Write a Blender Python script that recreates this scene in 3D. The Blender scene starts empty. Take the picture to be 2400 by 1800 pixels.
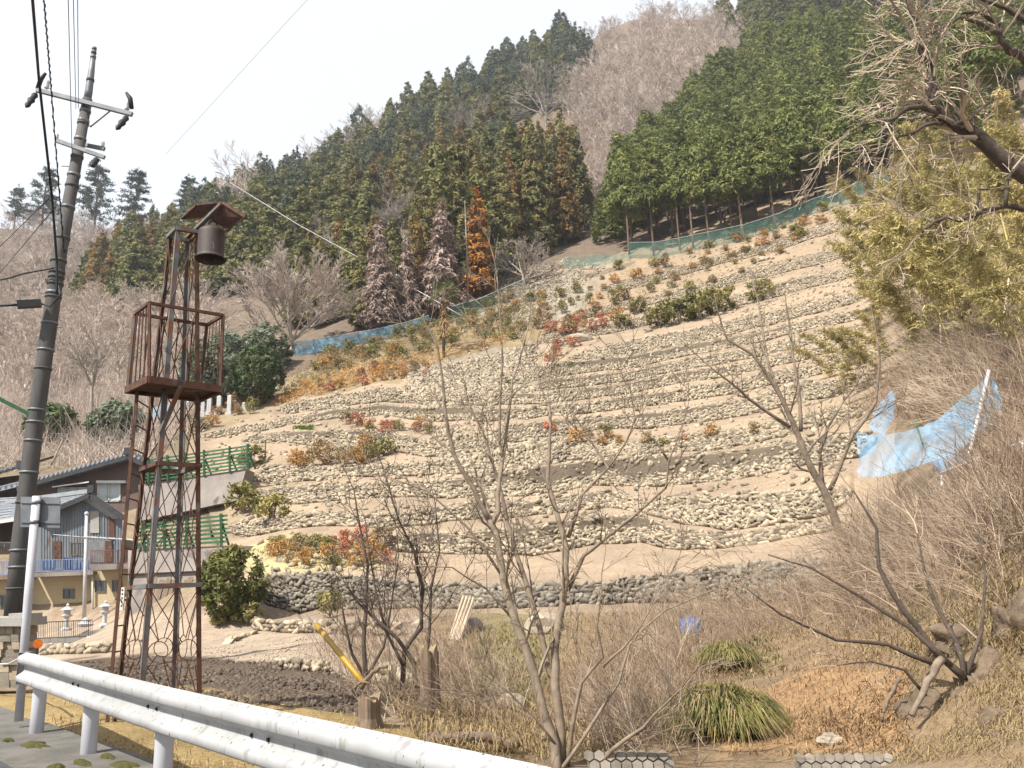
import bpy, math, random
import numpy as np
from mathutils import Vector, Matrix
R = math.radians
RND = random.Random(7)
NR = np.random.default_rng(11)
scene = bpy.context.scene
COL = scene.collection

# ------------------------------------------------------------------ camera
EYE = np.array([0.0, 0.0, 1.4])
FPX = 1950.0
PITCH, ROLL = R(13.55), R(2.2)
_f = np.array([0, math.cos(PITCH), math.sin(PITCH)])
_r0 = np.array([1.0, 0, 0]); _u0 = np.array([0, -math.sin(PITCH), math.cos(PITCH)])
_r = _r0 * math.cos(ROLL) - _u0 * math.sin(ROLL)
_u = _u0 * math.cos(ROLL) + _r0 * math.sin(ROLL)
cam_data = bpy.data.cameras.new('camera')
cam = bpy.data.objects.new('camera', cam_data); COL.objects.link(cam)
cam_data.sensor_fit = 'HORIZONTAL'; cam_data.sensor_width = 36; cam_data.lens = FPX / 2400 * 36
cam_data.clip_start = 0.05; cam_data.clip_end = 3000
cam.matrix_world = Matrix(((_r[0], _u[0], -_f[0], EYE[0]), (_r[1], _u[1], -_f[1], EYE[1]), (_r[2], _u[2], -_f[2], EYE[2]), (0, 0, 0, 1)))
scene.camera = cam

# ------------------------------------------------------------------ sky, sun, exposure
SUN_TO = Vector((-0.62, -0.66, 1.08)).normalized()
sun_elev = math.asin(SUN_TO.z)
world = bpy.data.worlds.new('World'); scene.world = world; world.use_nodes = True
wt = world.node_tree; wt.nodes.clear()
sky = wt.nodes.new('ShaderNodeTexSky'); sky.sky_type = 'NISHITA'; sky.sun_disc = False
sky.sun_elevation = sun_elev; sky.sun_rotation = math.atan2(SUN_TO.x, SUN_TO.y)
sky.air_density = 1.0; sky.dust_density = 3.0; sky.ozone_density = 0.8; sky.altitude = 300
hs = wt.nodes.new('ShaderNodeMix'); hs.data_type = 'RGBA'; hs.inputs[0].default_value = 0.75      # thin bright overcast veil over the whole sky
hs.inputs[7].default_value = (5.4, 5.5, 5.65, 1)
bgn = wt.nodes.new('ShaderNodeBackground'); bgn.inputs['Strength'].default_value = 0.12
wo = wt.nodes.new('ShaderNodeOutputWorld')
wt.links.new(sky.outputs[0], hs.inputs[6]); wt.links.new(hs.outputs[2], bgn.inputs['Color']); wt.links.new(bgn.outputs[0], wo.inputs['Surface'])
sun_data = bpy.data.lights.new('sun', 'SUN'); sun_data.energy = 5.0; sun_data.angle = R(0.6); sun_data.color = (1.0, 0.95, 0.87)
sun = bpy.data.objects.new('sun', sun_data); COL.objects.link(sun)
sun.rotation_euler = (-SUN_TO).to_track_quat('-Z', 'Y').to_euler()
vs = scene.view_settings
vs.view_transform = 'Standard'; vs.look = 'None'; vs.exposure = 0.90; vs.gamma = 1.0; vs.use_curve_mapping = False
scene.cycles.max_bounces = 6; scene.cycles.transparent_max_bounces = 16
scene.cycles.diffuse_bounces = 3; scene.cycles.glossy_bounces = 2

# ------------------------------------------------------------------ pixels <-> world
def rays(px, py):
    px = np.asarray(px, float); py = np.asarray(py, float)
    a = (px - 1200.0) / FPX; b = (900.0 - py) / FPX
    return _f + a[..., None] * _r + b[..., None] * _u
def P(px, py, Y):
    d = rays(px, py); return Vector(EYE + d * (Y / d[1]))
def proj(pts):
    v = np.asarray(pts, float) - EYE
    z = v @ _f; z = np.where(np.abs(z) < 1e-6, 1e-6, z)
    return 1200 + FPX * (v @ _r) / z, 900 - FPX * (v @ _u) / z, z

# ------------------------------------------------------------------ smooth terrain from control points
CTRL = [(100,1720,9.3),(500,1600,14.3),(800,1700,10.2),(640,1500,26),(250,1480,34),(150,1455,42),(1000,1665,11.5),
 (1310,1800,9.4),(1500,1795,9.8),(1700,1790,10.4),(2000,1790,10.4),(1690,1690,13.3),(1850,1600,14.5),(1615,1475,20),(1350,1500,19),(1100,1450,23),
 (650,1435,30.3),(650,1345,32),(1000,1425,27),(1200,1410,25),(1550,1300,30),(1780,1410,23),(1900,1450,19.5),(2050,1480,15.5),
 (2100,1300,20),(2250,1300,16),(2390,1200,15),(2390,1500,10.2),(2250,1650,10.2),(2100,1700,10.6),(2390,1780,8.3),(1900,1300,26),
 (1900,1130,32),(2050,1120,28),(2250,1050,25),(2390,1000,21),(1900,900,47),(2050,900,38),(2200,850,34),(2390,800,28),
 (1900,700,62),(2150,650,52),(2390,600,40),(2000,500,82),(2200,400,78),(2390,300,60),
 (1650,560,92),(1500,600,93),(1350,630,95),(1200,680,91),(1050,750,83),(900,790,80),(700,830,78),(600,960,64),(460,990,60),
 (1500,1200,36),(1500,1050,44),(1500,900,56),(1500,780,70),(1200,1200,37.5),(1200,1050,46),(1200,900,58),(1100,830,69),
 (900,1200,40),(900,1050,49),(900,930,60),(650,1240,40),(650,1100,49.5),(600,1000,58),(1800,1100,36),(1800,950,46.5),(1800,800,58),(1800,650,76),
 (1700,430,120),(1950,330,120),(1900,150,170),(2200,150,130),(1550,400,140),(1500,250,185),(1620,120,240),(1350,250,215),(1300,150,262),(1450,60,285),
 (1250,480,145),(1000,520,140),(1000,400,200),(1100,300,235),(850,620,118),(800,480,190),(800,390,245),(950,260,262),
 (600,720,110),(600,600,160),(600,500,240),(400,700,140),(400,560,235),(200,720,150),(200,600,225),(50,620,210),(60,540,235),
 (400,830,100),(200,860,100),(200,960,78),(50,930,82),(50,1060,62),(300,1010,66),(450,1100,50),(-250,900,85),(-300,600,200),(-250,1150,52),
 (2600,1500,9),(2700,1000,18),(2700,500,40),(2700,200,75),(2500,20,150)]
WORLD_CTRL = [(-9,2,0.05),(0,0,0.0),(-12,8,0.1),(3,0,0.0),(-20,0,0.1),(6,3.5,-.15),(10,0,0.0),(-20,20,.1),(-30,36,.5),(2.2,5.0,0.0),
 (-150,300,95),(-60,330,120),(60,360,200),(150,300,230),(0,420,170),(200,200,200),(-200,200,90),(-200,100,40),(140,100,110),(80,40,45),(-60,30,2),(14,4,0.9),(22,8,5)]
_d = rays([c[0] for c in CTRL], [c[1] for c in CTRL])
_cp = EYE + _d * (np.array([c[2] for c in CTRL]) / _d[:, 1])[:, None]
_cp = np.vstack([_cp, np.array(WORLD_CTRL, float)])
_cx = _cp[:, :2] / 100.0
def _k(r2): return 0.5 * r2 * np.log(r2 + 1e-12)
_n = len(_cx)
_K = _k(((_cx[:, None] - _cx[None]) ** 2).sum(-1)) + np.eye(_n) * 2e-5
_Pm = np.hstack([np.ones((_n, 1)), _cx])
_A = np.block([[_K, _Pm], [_Pm.T, np.zeros((3, 3))]])
_sol = np.linalg.solve(_A, np.concatenate([_cp[:, 2], np.zeros(3)]))
def _tps(x, y):
    q = np.stack([x, y], -1) / 100.0
    out = np.empty(len(q))
    for i in range(0, len(q), 20000):
        s = q[i:i + 20000]
        k = _k(((s[:, None] - _cx[None]) ** 2).sum(-1))
        out[i:i + 20000] = k @ _sol[:_n] + _sol[_n] + s @ _sol[_n + 1:]
    return out
GX0, GX1, GY0, GY1 = -240.0, 280.0, -14.0, 380.0
_gx = np.arange(GX0, GX1 + .5, 1.0); _gy = np.arange(GY0, GY1 + .5, 1.0)
_mx, _my = np.meshgrid(_gx, _gy, indexing='ij')
_SG = _tps(_mx.ravel(), _my.ravel()).reshape(_mx.shape)
_far = np.clip((_my - 110) / 80, 0, 1)
_SG = _SG + _far * (1.6 * np.sin(_mx * .11 + 1.3 * np.sin(_my * .05)) * np.sin(_my * .09 + .7) + .9 * np.sin(_mx * .23 + 2) * np.sin(_my * .19))
_SG = np.where(_my < 30, np.clip(_SG, -1.6, None), _SG)
def S(x, y):
    x = np.asarray(x, float); y = np.asarray(y, float)
    u = np.clip((x - GX0), 0, len(_gx) - 1.001); v = np.clip((y - GY0), 0, len(_gy) - 1.001)
    i = u.astype(int); j = v.astype(int); fu = u - i; fv = v - j
    return (_SG[i, j] * (1 - fu) * (1 - fv) + _SG[i + 1, j] * fu * (1 - fv) + _SG[i, j + 1] * (1 - fu) * fv + _SG[i + 1, j + 1] * fu * fv)
def hitY(px, py):
    """world-y depth where the pixel ray meets the smooth terrain (first crossing)"""
    px = np.atleast_1d(np.asarray(px, float)); py = np.atleast_1d(np.asarray(py, float))
    d = rays(px, py); d = d / d[:, 1:2]
    ys = np.concatenate([np.arange(3.0, 60, .25), np.arange(60, 370, 1.0)])
    out = np.full(len(px), 370.0)
    prev = None
    done = np.zeros(len(px), bool)
    for k, y in enumerate(ys):
        p = EYE + d * y
        g = p[:, 2] - S(p[:, 0], p[:, 1])
        if prev is not None:
            c = (~done) & (g < 0)
            if c.any():
                f = prev[c] / np.maximum(prev[c] - g[c], 1e-9)
                out[c] = ys[k - 1] + np.clip(f, 0, 1) * (y - ys[k - 1]); done |= c
        prev = g
        if done.all(): break
    return out
def ground(px, py):
    return P(px, py, float(hitY(px, py)[0]))
def onS(x, y, dz=0.0):
    return Vector((x, y, float(S(x, y)) + dz))

# ------------------------------------------------------------------ mesh builder
def new_mesh(name, v, f, mat, smooth=False):
    me = bpy.data.meshes.new(name)
    me.from_pydata([tuple(p) for p in v], [], f)
    if mat is not None: me.materials.append(mat)
    if smooth: me.polygons.foreach_set('use_smooth', [True] * len(me.polygons))
    me.update(); return me
def fast_mesh(name, verts, tris, mat, smooth=False):
    """numpy: verts (n,3), tris (m,3) or (m,4)"""
    me = bpy.data.meshes.new(name)
    verts = np.asarray(verts, np.float32); tris = np.asarray(tris, np.int32)
    k = tris.shape[1]
    me.vertices.add(len(verts)); me.vertices.foreach_set('co', verts.ravel())
    me.loops.add(tris.size); me.loops.foreach_set('vertex_index', tris.ravel())
    me.polygons.add(len(tris))
    me.polygons.foreach_set('loop_start', np.arange(0, tris.size, k, dtype=np.int32))
    me.polygons.foreach_set('loop_total', np.full(len(tris), k, np.int32))
    if smooth: me.polygons.foreach_set('use_smooth', np.ones(len(tris), bool))
    if mat is not None: me.materials.append(mat)
    me.update(calc_edges=True); return me
def link(name, me, parent=None, loc=None):
    o = bpy.data.objects.new(name, me); COL.objects.link(o)
    if parent is not None: o.parent = parent
    if loc is not None: o.location = loc
    return o
def tag(o, label=None, cat=None, group=None, kind=None):
    if label: o['label'] = label
    if cat: o['category'] = cat
    if group: o['group'] = group
    if kind: o['kind'] = kind
    return o
def thing(name, loc, label, cat, group=None, rz=0.0):
    o = bpy.data.objects.new(name, None); COL.objects.link(o); o.location = loc; o.rotation_euler[2] = rz
    o.empty_display_size = .1
    return tag(o, label, cat, group, 'thing')
def world_origin(o):
    p = Vector((0, 0, 0))
    while o is not None: p = p + Vector(o.location); o = o.parent
    return p

class MB:
    def __init__(s): s.v = []; s.f = []; s.m = []
    def quad(s, a, b, c, d):
        i = len(s.v); s.v += [Vector(a), Vector(b), Vector(c), Vector(d)]; s.f.append((i, i + 1, i + 2, i + 3)); return s
    def tri(s, a, b, c):
        i = len(s.v); s.v += [Vector(a), Vector(b), Vector(c)]; s.f.append((i, i + 1, i + 2)); return s
    def poly(s, pts):
        i = len(s.v); s.v += [Vector(p) for p in pts]; s.f.append(tuple(range(i, i + len(pts)))); return s
    def hexa(s, b, t):
        """b, t: 4 bottom + 4 top corners, counter-clockwise from above"""
        i = len(s.v); s.v += [Vector(p) for p in b] + [Vector(p) for p in t]
        s.f += [(i + 3, i + 2, i + 1, i), (i + 4, i + 5, i + 6, i + 7)] + [(i + k, i + (k + 1) % 4, i + 4 + (k + 1) % 4, i + 4 + k) for k in range(4)]
        return s
    def box(s, c, ax, ay, az):
        """centre + half-axis vectors"""
        c, ax, ay, az = Vector(c), Vector(ax), Vector(ay), Vector(az)
        return s.hexa([c - ax - ay - az, c + ax - ay - az, c + ax + ay - az, c - ax + ay - az], [c - ax - ay + az, c + ax - ay + az, c + ax + ay + az, c - ax + ay + az])
    def abox(s, x0, x1, y0, y1, z0, z1):
        return s.box(((x0 + x1) / 2, (y0 + y1) / 2, (z0 + z1) / 2), ((x1 - x0) / 2, 0, 0), (0, (y1 - y0) / 2, 0), (0, 0, (z1 - z0) / 2))
    def bar(s, a, b, w, h=None, up=(0, 0, 1)):
        """rectangular bar from a to b, width w (sideways) and height h"""
        a, b = Vector(a), Vector(b); h = w if h is None else h
        d = (b - a); L = d.length
        if L < 1e-6: return s
        d /= L; u = Vector(up)
        if abs(d.dot(u)) > .97: u = Vector((0, 1, 0)) if abs(d.y) < .9 else Vector((1, 0, 0))
        x = d.cross(u).normalized(); z = x.cross(d)
        return s.box((a + b) / 2, x * w / 2, d * L / 2, z * h / 2)
    def tube(s, pts, rad, n=6, cap=True):
        pts = [Vector(p) for p in pts]
        if not hasattr(rad, '__len__'): rad = [rad] * len(pts)
        i0 = len(s.v); ref = None
        for k, p in enumerate(pts):
            a = pts[max(k - 1, 0)]; b = pts[min(k + 1, len(pts) - 1)]
            d = (b - a)
            d = d.normalized() if d.length > 1e-9 else Vector((0, 0, 1))
            if ref is None:
                ref = Vector((0, 0, 1)) if abs(d.z) < .9 else Vector((1, 0, 0))
            x = d.cross(ref)
            x = x.normalized() if x.length > 1e-6 else Vector((1, 0, 0))
            y = d.cross(x); ref = x.cross(d) * 1.0
            for q in range(n):
                t = 2 * math.pi * q / n
                s.v.append(p + (x * math.cos(t) + y * math.sin(t)) * rad[k])
        for k in range(len(pts) - 1):
            for q in range(n):
                a = i0 + k * n + q; b = i0 + k * n + (q + 1) % n
                s.f.append((a, b, b + n, a + n))
        if cap and n > 2:
            s.f.append(tuple(i0 + q for q in range(n))[::-1]); e = i0 + (len(pts) - 1) * n
            s.f.append(tuple(e + q for q in range(n)))
        return s
    def lathe(s, base, prof, n=12, axis=(0, 0, 1)):
        """prof: (radius, height)"""
        base = Vector(base); ax = Vector(axis).normalized()
        return s.tube([base + ax * h for r, h in prof], [max(r, 1e-4) for r, h in prof], n)
    def build(s, name, mat, parent=None, smooth=False, kind=None, label=None):
        o0 = world_origin(parent) if parent is not None else Vector((0, 0, 0))
        me = new_mesh(name, [p - o0 for p in s.v], s.f, mat, smooth)
        o = link(name, me, parent)
        if kind: o['kind'] = kind
        if label: o['label'] = label
        return o
    def solo(s, name, mat, label, cat, group=None, kind=None, smooth=False, base=None):
        b = Vector(base) if base is not None else Vector((sum(p.x for p in s.v) / len(s.v), sum(p.y for p in s.v) / len(s.v), min(p.z for p in s.v)))
        me = new_mesh(name, [p - b for p in s.v], s.f, mat, smooth)
        o = link(name, me, None, b)
        return tag(o, label, cat, group, kind)

# ------------------------------------------------------------------ materials
def _n(nt, t, **kw):
    n = nt.nodes.new(t)
    for k, v in kw.items(): setattr(n, k, v)
    return n
ALLM = {}
def mat(name, c1, c2=None, rough=.8, scale=4.0, detail=6.0, bump=0.0, bscale=None, metal=0.0, c3=None, obj_var=0.0, isl_var=0.0, contrast=(.35, .65), spec=.3, stretch=None, spots=None, trans=0.0, k=.78):
    if c2 is None: c2 = tuple(x * .75 for x in c1)
    c1 = tuple(x * k for x in c1); c2 = tuple(x * k for x in c2); c3 = tuple(x * k for x in c3) if c3 else None
    spots = [(a, t, tuple(x * k for x in c), w) for a, t, c, w in spots] if spots else None
    m = bpy.data.materials.new(name); m.use_nodes = True
    nt = m.node_tree; b = nt.nodes['Principled BSDF']
    L = nt.links.new
    b.inputs['Roughness'].default_value = rough; b.inputs['Metallic'].default_value = metal
    b.inputs['Specular IOR Level'].default_value = spec
    tc = _n(nt, 'ShaderNodeNewGeometry')
    co = tc.outputs['Position']
    if stretch:
        mp = _n(nt, 'ShaderNodeMapping'); mp.inputs['Scale'].default_value = stretch; L(co, mp.inputs[0]); co = mp.outputs[0]
    nz = _n(nt, 'ShaderNodeTexNoise'); nz.inputs['Scale'].default_value = scale; nz.inputs['Detail'].default_value = detail; nz.inputs['Roughness'].default_value = .6
    L(co, nz.inputs['Vector'])
    rp = _n(nt, 'ShaderNodeValToRGB'); rp.color_ramp.elements[0].position = contrast[0]; rp.color_ramp.elements[1].position = contrast[1]
    rp.color_ramp.elements[0].color = (*c1, 1); rp.color_ramp.elements[1].color = (*c2, 1)
    if c3:
        e = rp.color_ramp.elements.new((contrast[0] + contrast[1]) / 2); e.color = (*c3, 1)
    L(nz.outputs[0], rp.inputs[0]); col = rp.outputs[0]
    if spots:
        for (sc, thr, cc, wid) in spots:
            n2 = _n(nt, 'ShaderNodeTexNoise'); n2.inputs['Scale'].default_value = sc; n2.inputs['Detail'].default_value = 5; L(co, n2.inputs['Vector'])
            r2 = _n(nt, 'ShaderNodeMapRange'); r2.inputs['From Min'].default_value = thr; r2.inputs['From Max'].default_value = thr + wid; L(n2.outputs[0], r2.inputs[0])
            mx = _n(nt, 'ShaderNodeMix', data_type='RGBA'); L(r2.outputs[0], mx.inputs[0]); L(col, mx.inputs[6]); mx.inputs[7].default_value = (*cc, 1); col = mx.outputs[2]
    if obj_var or isl_var:
        add = None
        if obj_var:
            oi = _n(nt, 'ShaderNodeObjectInfo'); mr = _n(nt, 'ShaderNodeMapRange'); mr.inputs['To Min'].default_value = 1 - obj_var; mr.inputs['To Max'].default_value = 1 + obj_var
            L(oi.outputs['Random'], mr.inputs[0]); add = mr.outputs[0]
        if isl_var:
            mr = _n(nt, 'ShaderNodeMapRange'); mr.inputs['To Min'].default_value = 1 - isl_var; mr.inputs['To Max'].default_value = 1 + isl_var
            L(tc.outputs['Random Per Island'], mr.inputs[0])
            if add is None: add = mr.outputs[0]
            else:
                mm = _n(nt, 'ShaderNodeMath', operation='MULTIPLY'); L(add, mm.inputs[0]); L(mr.outputs[0], mm.inputs[1]); add = mm.outputs[0]
        vm = _n(nt, 'ShaderNodeVectorMath', operation='SCALE'); L(col, vm.inputs[0]); L(add, vm.inputs['Scale']); col = vm.outputs[0]
    L(col, b.inputs['Base Color'])
    if bump:
        n3 = _n(nt, 'ShaderNodeTexNoise'); n3.inputs['Scale'].default_value = bscale or scale * 4; n3.inputs['Detail'].default_value = 8; n3.inputs['Roughness'].default_value = .65; L(co, n3.inputs['Vector'])
        bp = _n(nt, 'ShaderNodeBump'); bp.inputs['Strength'].default_value = 1.0; bp.inputs['Distance'].default_value = bump
        L(n3.outputs[0], bp.inputs['Height']); L(bp.outputs[0], b.inputs['Normal'])
    if trans:
        out = nt.nodes['Material Output']; tr = _n(nt, 'ShaderNodeBsdfTranslucent'); L(col, tr.inputs['Color'])
        ms = _n(nt, 'ShaderNodeMixShader'); ms.inputs[0].default_value = trans; L(b.outputs[0], ms.inputs[1]); L(tr.outputs[0], ms.inputs[2]); L(ms.outputs[0], out.inputs['Surface'])
    return m
# ------------------------------------------------------------------ helpers for image-traced outlines
def inpoly(px, py, poly):
    px = np.asarray(px); py = np.asarray(py); c = np.zeros(px.shape, bool); n = len(poly)
    for i in range(n):
        x0, y0 = poly[i]; x1, y1 = poly[(i + 1) % n]
        if y0 == y1: continue
        t = ((y0 > py) != (y1 > py)) & (px < (x1 - x0) * (py - y0) / (y1 - y0) + x0)
        c ^= t
    return c
def vnoise(x, y, s=1.0, seed=0):
    return (np.sin(x * 1.7 * s + seed + 2.1 * np.sin(y * .9 * s + seed)) + np.sin(y * 2.3 * s + 1.7 * seed + 1.5 * np.sin(x * 1.3 * s)) + np.sin((x + y) * 3.1 * s + seed * 3)) / 3.0
def attr_mat(name, rough=.9, bump=.05, bscale=6.0, nscale=1.2, nlo=.72, nhi=1.25, fine=18.0):
    m = bpy.data.materials.new(name); m.use_nodes = True; nt = m.node_tree; L = nt.links.new; b = nt.nodes['Principled BSDF']
    b.inputs['Roughness'].default_value = rough; b.inputs['Specular IOR Level'].default_value = .15
    at = _n(nt, 'ShaderNodeAttribute', attribute_name='tint'); g = _n(nt, 'ShaderNodeNewGeometry')
    def noise(sc, lo, hi):
        n = _n(nt, 'ShaderNodeTexNoise'); n.inputs['Scale'].default_value = sc; n.inputs['Detail'].default_value = 8; n.inputs['Roughness'].default_value = .68; L(g.outputs['Position'], n.inputs['Vector'])
        mr = _n(nt, 'ShaderNodeMapRange'); mr.inputs['From Min'].default_value = .3; mr.inputs['From Max'].default_value = .7; mr.inputs['To Min'].default_value = lo; mr.inputs['To Max'].default_value = hi; L(n.outputs[0], mr.inputs[0]); return n, mr
    n1, a = noise(nscale, nlo, nhi); n2, c = noise(fine, .7, 1.3)
    mm = _n(nt, 'ShaderNodeMath', operation='MULTIPLY'); L(a.outputs[0], mm.inputs[0]); L(c.outputs[0], mm.inputs[1])
    vm = _n(nt, 'ShaderNodeVectorMath', operation='SCALE'); L(at.outputs['Color'], vm.inputs[0]); L(mm.outputs[0], vm.inputs['Scale']); L(vm.outputs[0], b.inputs['Base Color'])
    n3 = _n(nt, 'ShaderNodeTexNoise'); n3.inputs['Scale'].default_value = bscale; n3.inputs['Detail'].default_value = 9; n3.inputs['Roughness'].default_value = .7; L(g.outputs['Position'], n3.inputs['Vector'])
    bp = _n(nt, 'ShaderNodeBump'); bp.inputs['Distance'].default_value = bump; L(n3.outputs[0], bp.inputs['Height']); L(bp.outputs[0], b.inputs['Normal'])
    return m
def set_tint(me, col):
    a = me.color_attributes.new('tint', 'FLOAT_COLOR', 'POINT')
    c = np.ones((len(col), 4), np.float32); c[:, :3] = np.asarray(col) * .78; a.data.foreach_set('color', c.ravel())
M_ground = attr_mat('earth_ground', bump=.06, bscale=5.0)
M_soil = attr_mat('terrace_soil', bump=.05, bscale=4.0, nscale=.5, nlo=.8, nhi=1.2, fine=9.0)

# ------------------------------------------------------------------ terraces: traced walls (x, top y, bottom y)
WALLS = [
 [(590,1348,1415),(700,1345,1430),(800,1352,1425),(1000,1372,1425),(1200,1378,1425),(1380,1372,1415),(1600,1345,1410),(1780,1325,1410),(1900,1318,1390),(2000,1310,1370)],
 [(900,1262,1290),(970,1252,1292),(1100,1250,1297),(1250,1236,1300),(1400,1214,1275),(1500,1210,1270),(1600,1248,1288),(1700,1256,1282),(1800,1243,1269),(1900,1228,1252),(1980,1220,1240)],
 [(525,1232,1262),(600,1222,1252),(700,1208,1236),(800,1203,1228),(860,1210,1236),(940,1205,1236),(1040,1192,1222),(1150,1180,1212),(1280,1180,1205),(1420,1152,1186),(1520,1178,1205),(1600,1171,1227),(1700,1168,1241),(1800,1158,1233),(1900,1150,1212),(2000,1138,1185)],
 [(565,1153,1176),(600,1151,1180),(700,1141,1180),(800,1137,1170),(900,1137,1164),(1000,1132,1163),(1080,1122,1165),(1250,1097,1160),(1400,1078,1135),(1500,1070,1139),(1600,1067,1134),(1700,1063,1126),(1800,1046,1107),(1900,1036,1087),(2000,1017,1072),(2060,1010,1060)],
 [(585,1108,1140),(650,1092,1131),(700,1102,1127),(800,1097,1119),(900,1093,1115),(1000,1087,1112),(1100,1078,1106),(1250,1042,1090),(1400,1038,1072),(1500,1038,1064),(1650,1021,1055),(1750,1006,1040),(1850,985,1018),(1950,962,990),(2040,945,968)],
 [(560,1028,1042),(650,1016,1032),(760,1012,1050),(850,1010,1055),(930,1018,1058),(1000,1036,1068),(1100,1022,1058),(1250,993,1028),(1420,979,1004),(1500,972,1004),(1600,962,994),(1700,946,980),(1800,925,960),(1900,905,938),(2000,885,915),(2080,870,895)],
 [(460,1022,1031),(600,997,1009),(700,978,991),(800,959,977),(900,950,972),(1000,955,985),(1150,958,985),(1300,954,973),(1400,943,964),(1500,926,951),(1600,914,939),(1700,899,924),(1800,876,903),(1900,855,880),(2000,832,856),(2080,815,835)],
 [(640,955,972),(700,944,966),(800,928,952),(900,913,940),(1000,913,945),(1150,925,950),(1300,922,942),(1400,911,931),(1500,892,915),(1600,875,896),(1700,861,881),(1800,841,862),(1900,818,838),(2000,796,814),(2080,778,795)],
 [(1120,893,915),(1250,893,914),(1400,882,902),(1500,866,885),(1600,847,866),(1700,830,850),(1800,811,830),(1900,789,806),(2000,767,783),(2060,754,768)],
 [(1150,868,890),(1300,856,882),(1400,843,870),(1500,831,858),(1600,811,834),(1700,794,816),(1800,774,795),(1900,751,770),(2000,731,748),(2050,721,735)],
 [(1330,836,848),(1400,817,836),(1500,797,824),(1600,779,806),(1700,756,785),(1800,734,760),(1900,711,735),(2000,689,710),(2040,681,698)],
 [(1250,788,808),(1350,776,795),(1450,759,775),(1550,734,752),(1650,707,728),(1750,689,712),(1850,659,685),(1950,639,660),(2030,621,640)],
 [(1300,745,762),(1400,722,738),(1500,704,718),(1600,679,695),(1700,649,668),(1800,621,645),(1900,599,622),(2000,579,600)],
 [(1400,670,690),(1500,654,672),(1600,624,642),(1700,597,615),(1800,571,592),(1900,539,560),(1990,514,535)],
]
def wall_at(w, x):
    xs = [p[0] for p in w]; yt = np.interp(x, xs, [p[1] for p in w]); yb = np.interp(x, xs, [p[2] for p in w])
    wob = 2.2 * vnoise(np.asarray(x) * .02, np.full(np.shape(x), w[0][1] * .01), 1.0, w[0][1])
    tp = np.clip(np.minimum(np.asarray(x) - xs[0], xs[-1] - np.asarray(x)) / 45.0, 0, 1)
    return yt + wob, yb + wob, tp
YT = [(420,1005),(600,905),(900,775),(1100,715),(1250,650),(1500,570),(1700,495),(1900,430),(2120,395)]
YB = [(420,1035),(520,1285),(585,1442),(1000,1445),(1300,1442),(1600,1432),(1900,1405),(2120,1330)]
_pxs = np.arange(420, 2121, 20.0); _pys = np.arange(380, 1461, 12.0)
_gpx, _gpy = np.meshgrid(_pxs, _pys, indexing='ij')
_DG = hitY(_gpx.ravel(), _gpy.ravel()).reshape(_gpx.shape)
def dS(x, y):
    u = np.clip((np.asarray(x, float) - 420) / 20, 0, len(_pxs) - 1.001); v = np.clip((np.asarray(y, float) - 380) / 12, 0, len(_pys) - 1.001)
    i = u.astype(int); j = v.astype(int); a = u - i; b = v - j
    return _DG[i, j] * (1 - a) * (1 - b) + _DG[i + 1, j] * a * (1 - b) + _DG[i, j + 1] * (1 - a) * b + _DG[i + 1, j + 1] * a * b
def P3(x, y, Y):
    d = rays(x, y); return EYE + d * (np.asarray(Y) / d[..., 1])[..., None]
def column(x):
    """knots (y, shift) for one image column, top to bottom, plus wall bands"""
    k = [(np.interp(x, *zip(*YT)), 0.0)]; bands = []
    act = []
    for i, w in enumerate(WALLS):
        if w[0][0] < x < w[-1][0]:
            yt, yb, tp = wall_at(w, float(x)); d1 = float(dS(x, yb)); d2 = float(dS(x, yt))
            h = float(P3(np.array(x, float), np.array(yt), d2)[2] - P3(np.array(x, float), np.array(yb), d1)[2])
            a = min(max((d2 - d1 - .28 * h) / 2, 0), 2.2) * float(tp)
            act.append((float(yt), float(yb), a, float(tp)))
    act.sort()
    for yt, yb, a, tp in act:
        yt = max(yt, k[-1][0] + 1.5); yb = max(yb, yt + 2)
        k += [(yt, -a), (yb, a)]; bands.append((yt, yb, tp))
    k.append((max(np.interp(x, *zip(*YB)), k[-1][0] + 4), 0.0))
    return k, bands
_COLS = {}
def shift(x, y):
    xi = int(round(x))
    if xi not in _COLS: _COLS[xi] = column(xi)
    k = _COLS[xi][0]
    return np.interp(y, [q[0] for q in k], [q[1] for q in k])
def hp(x, y):
    """point on the terraced hillside under pixel (x, y)"""
    Y = float(dS(x, y)) + float(shift(x, y))
    return P(x, y, Y)
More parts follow.
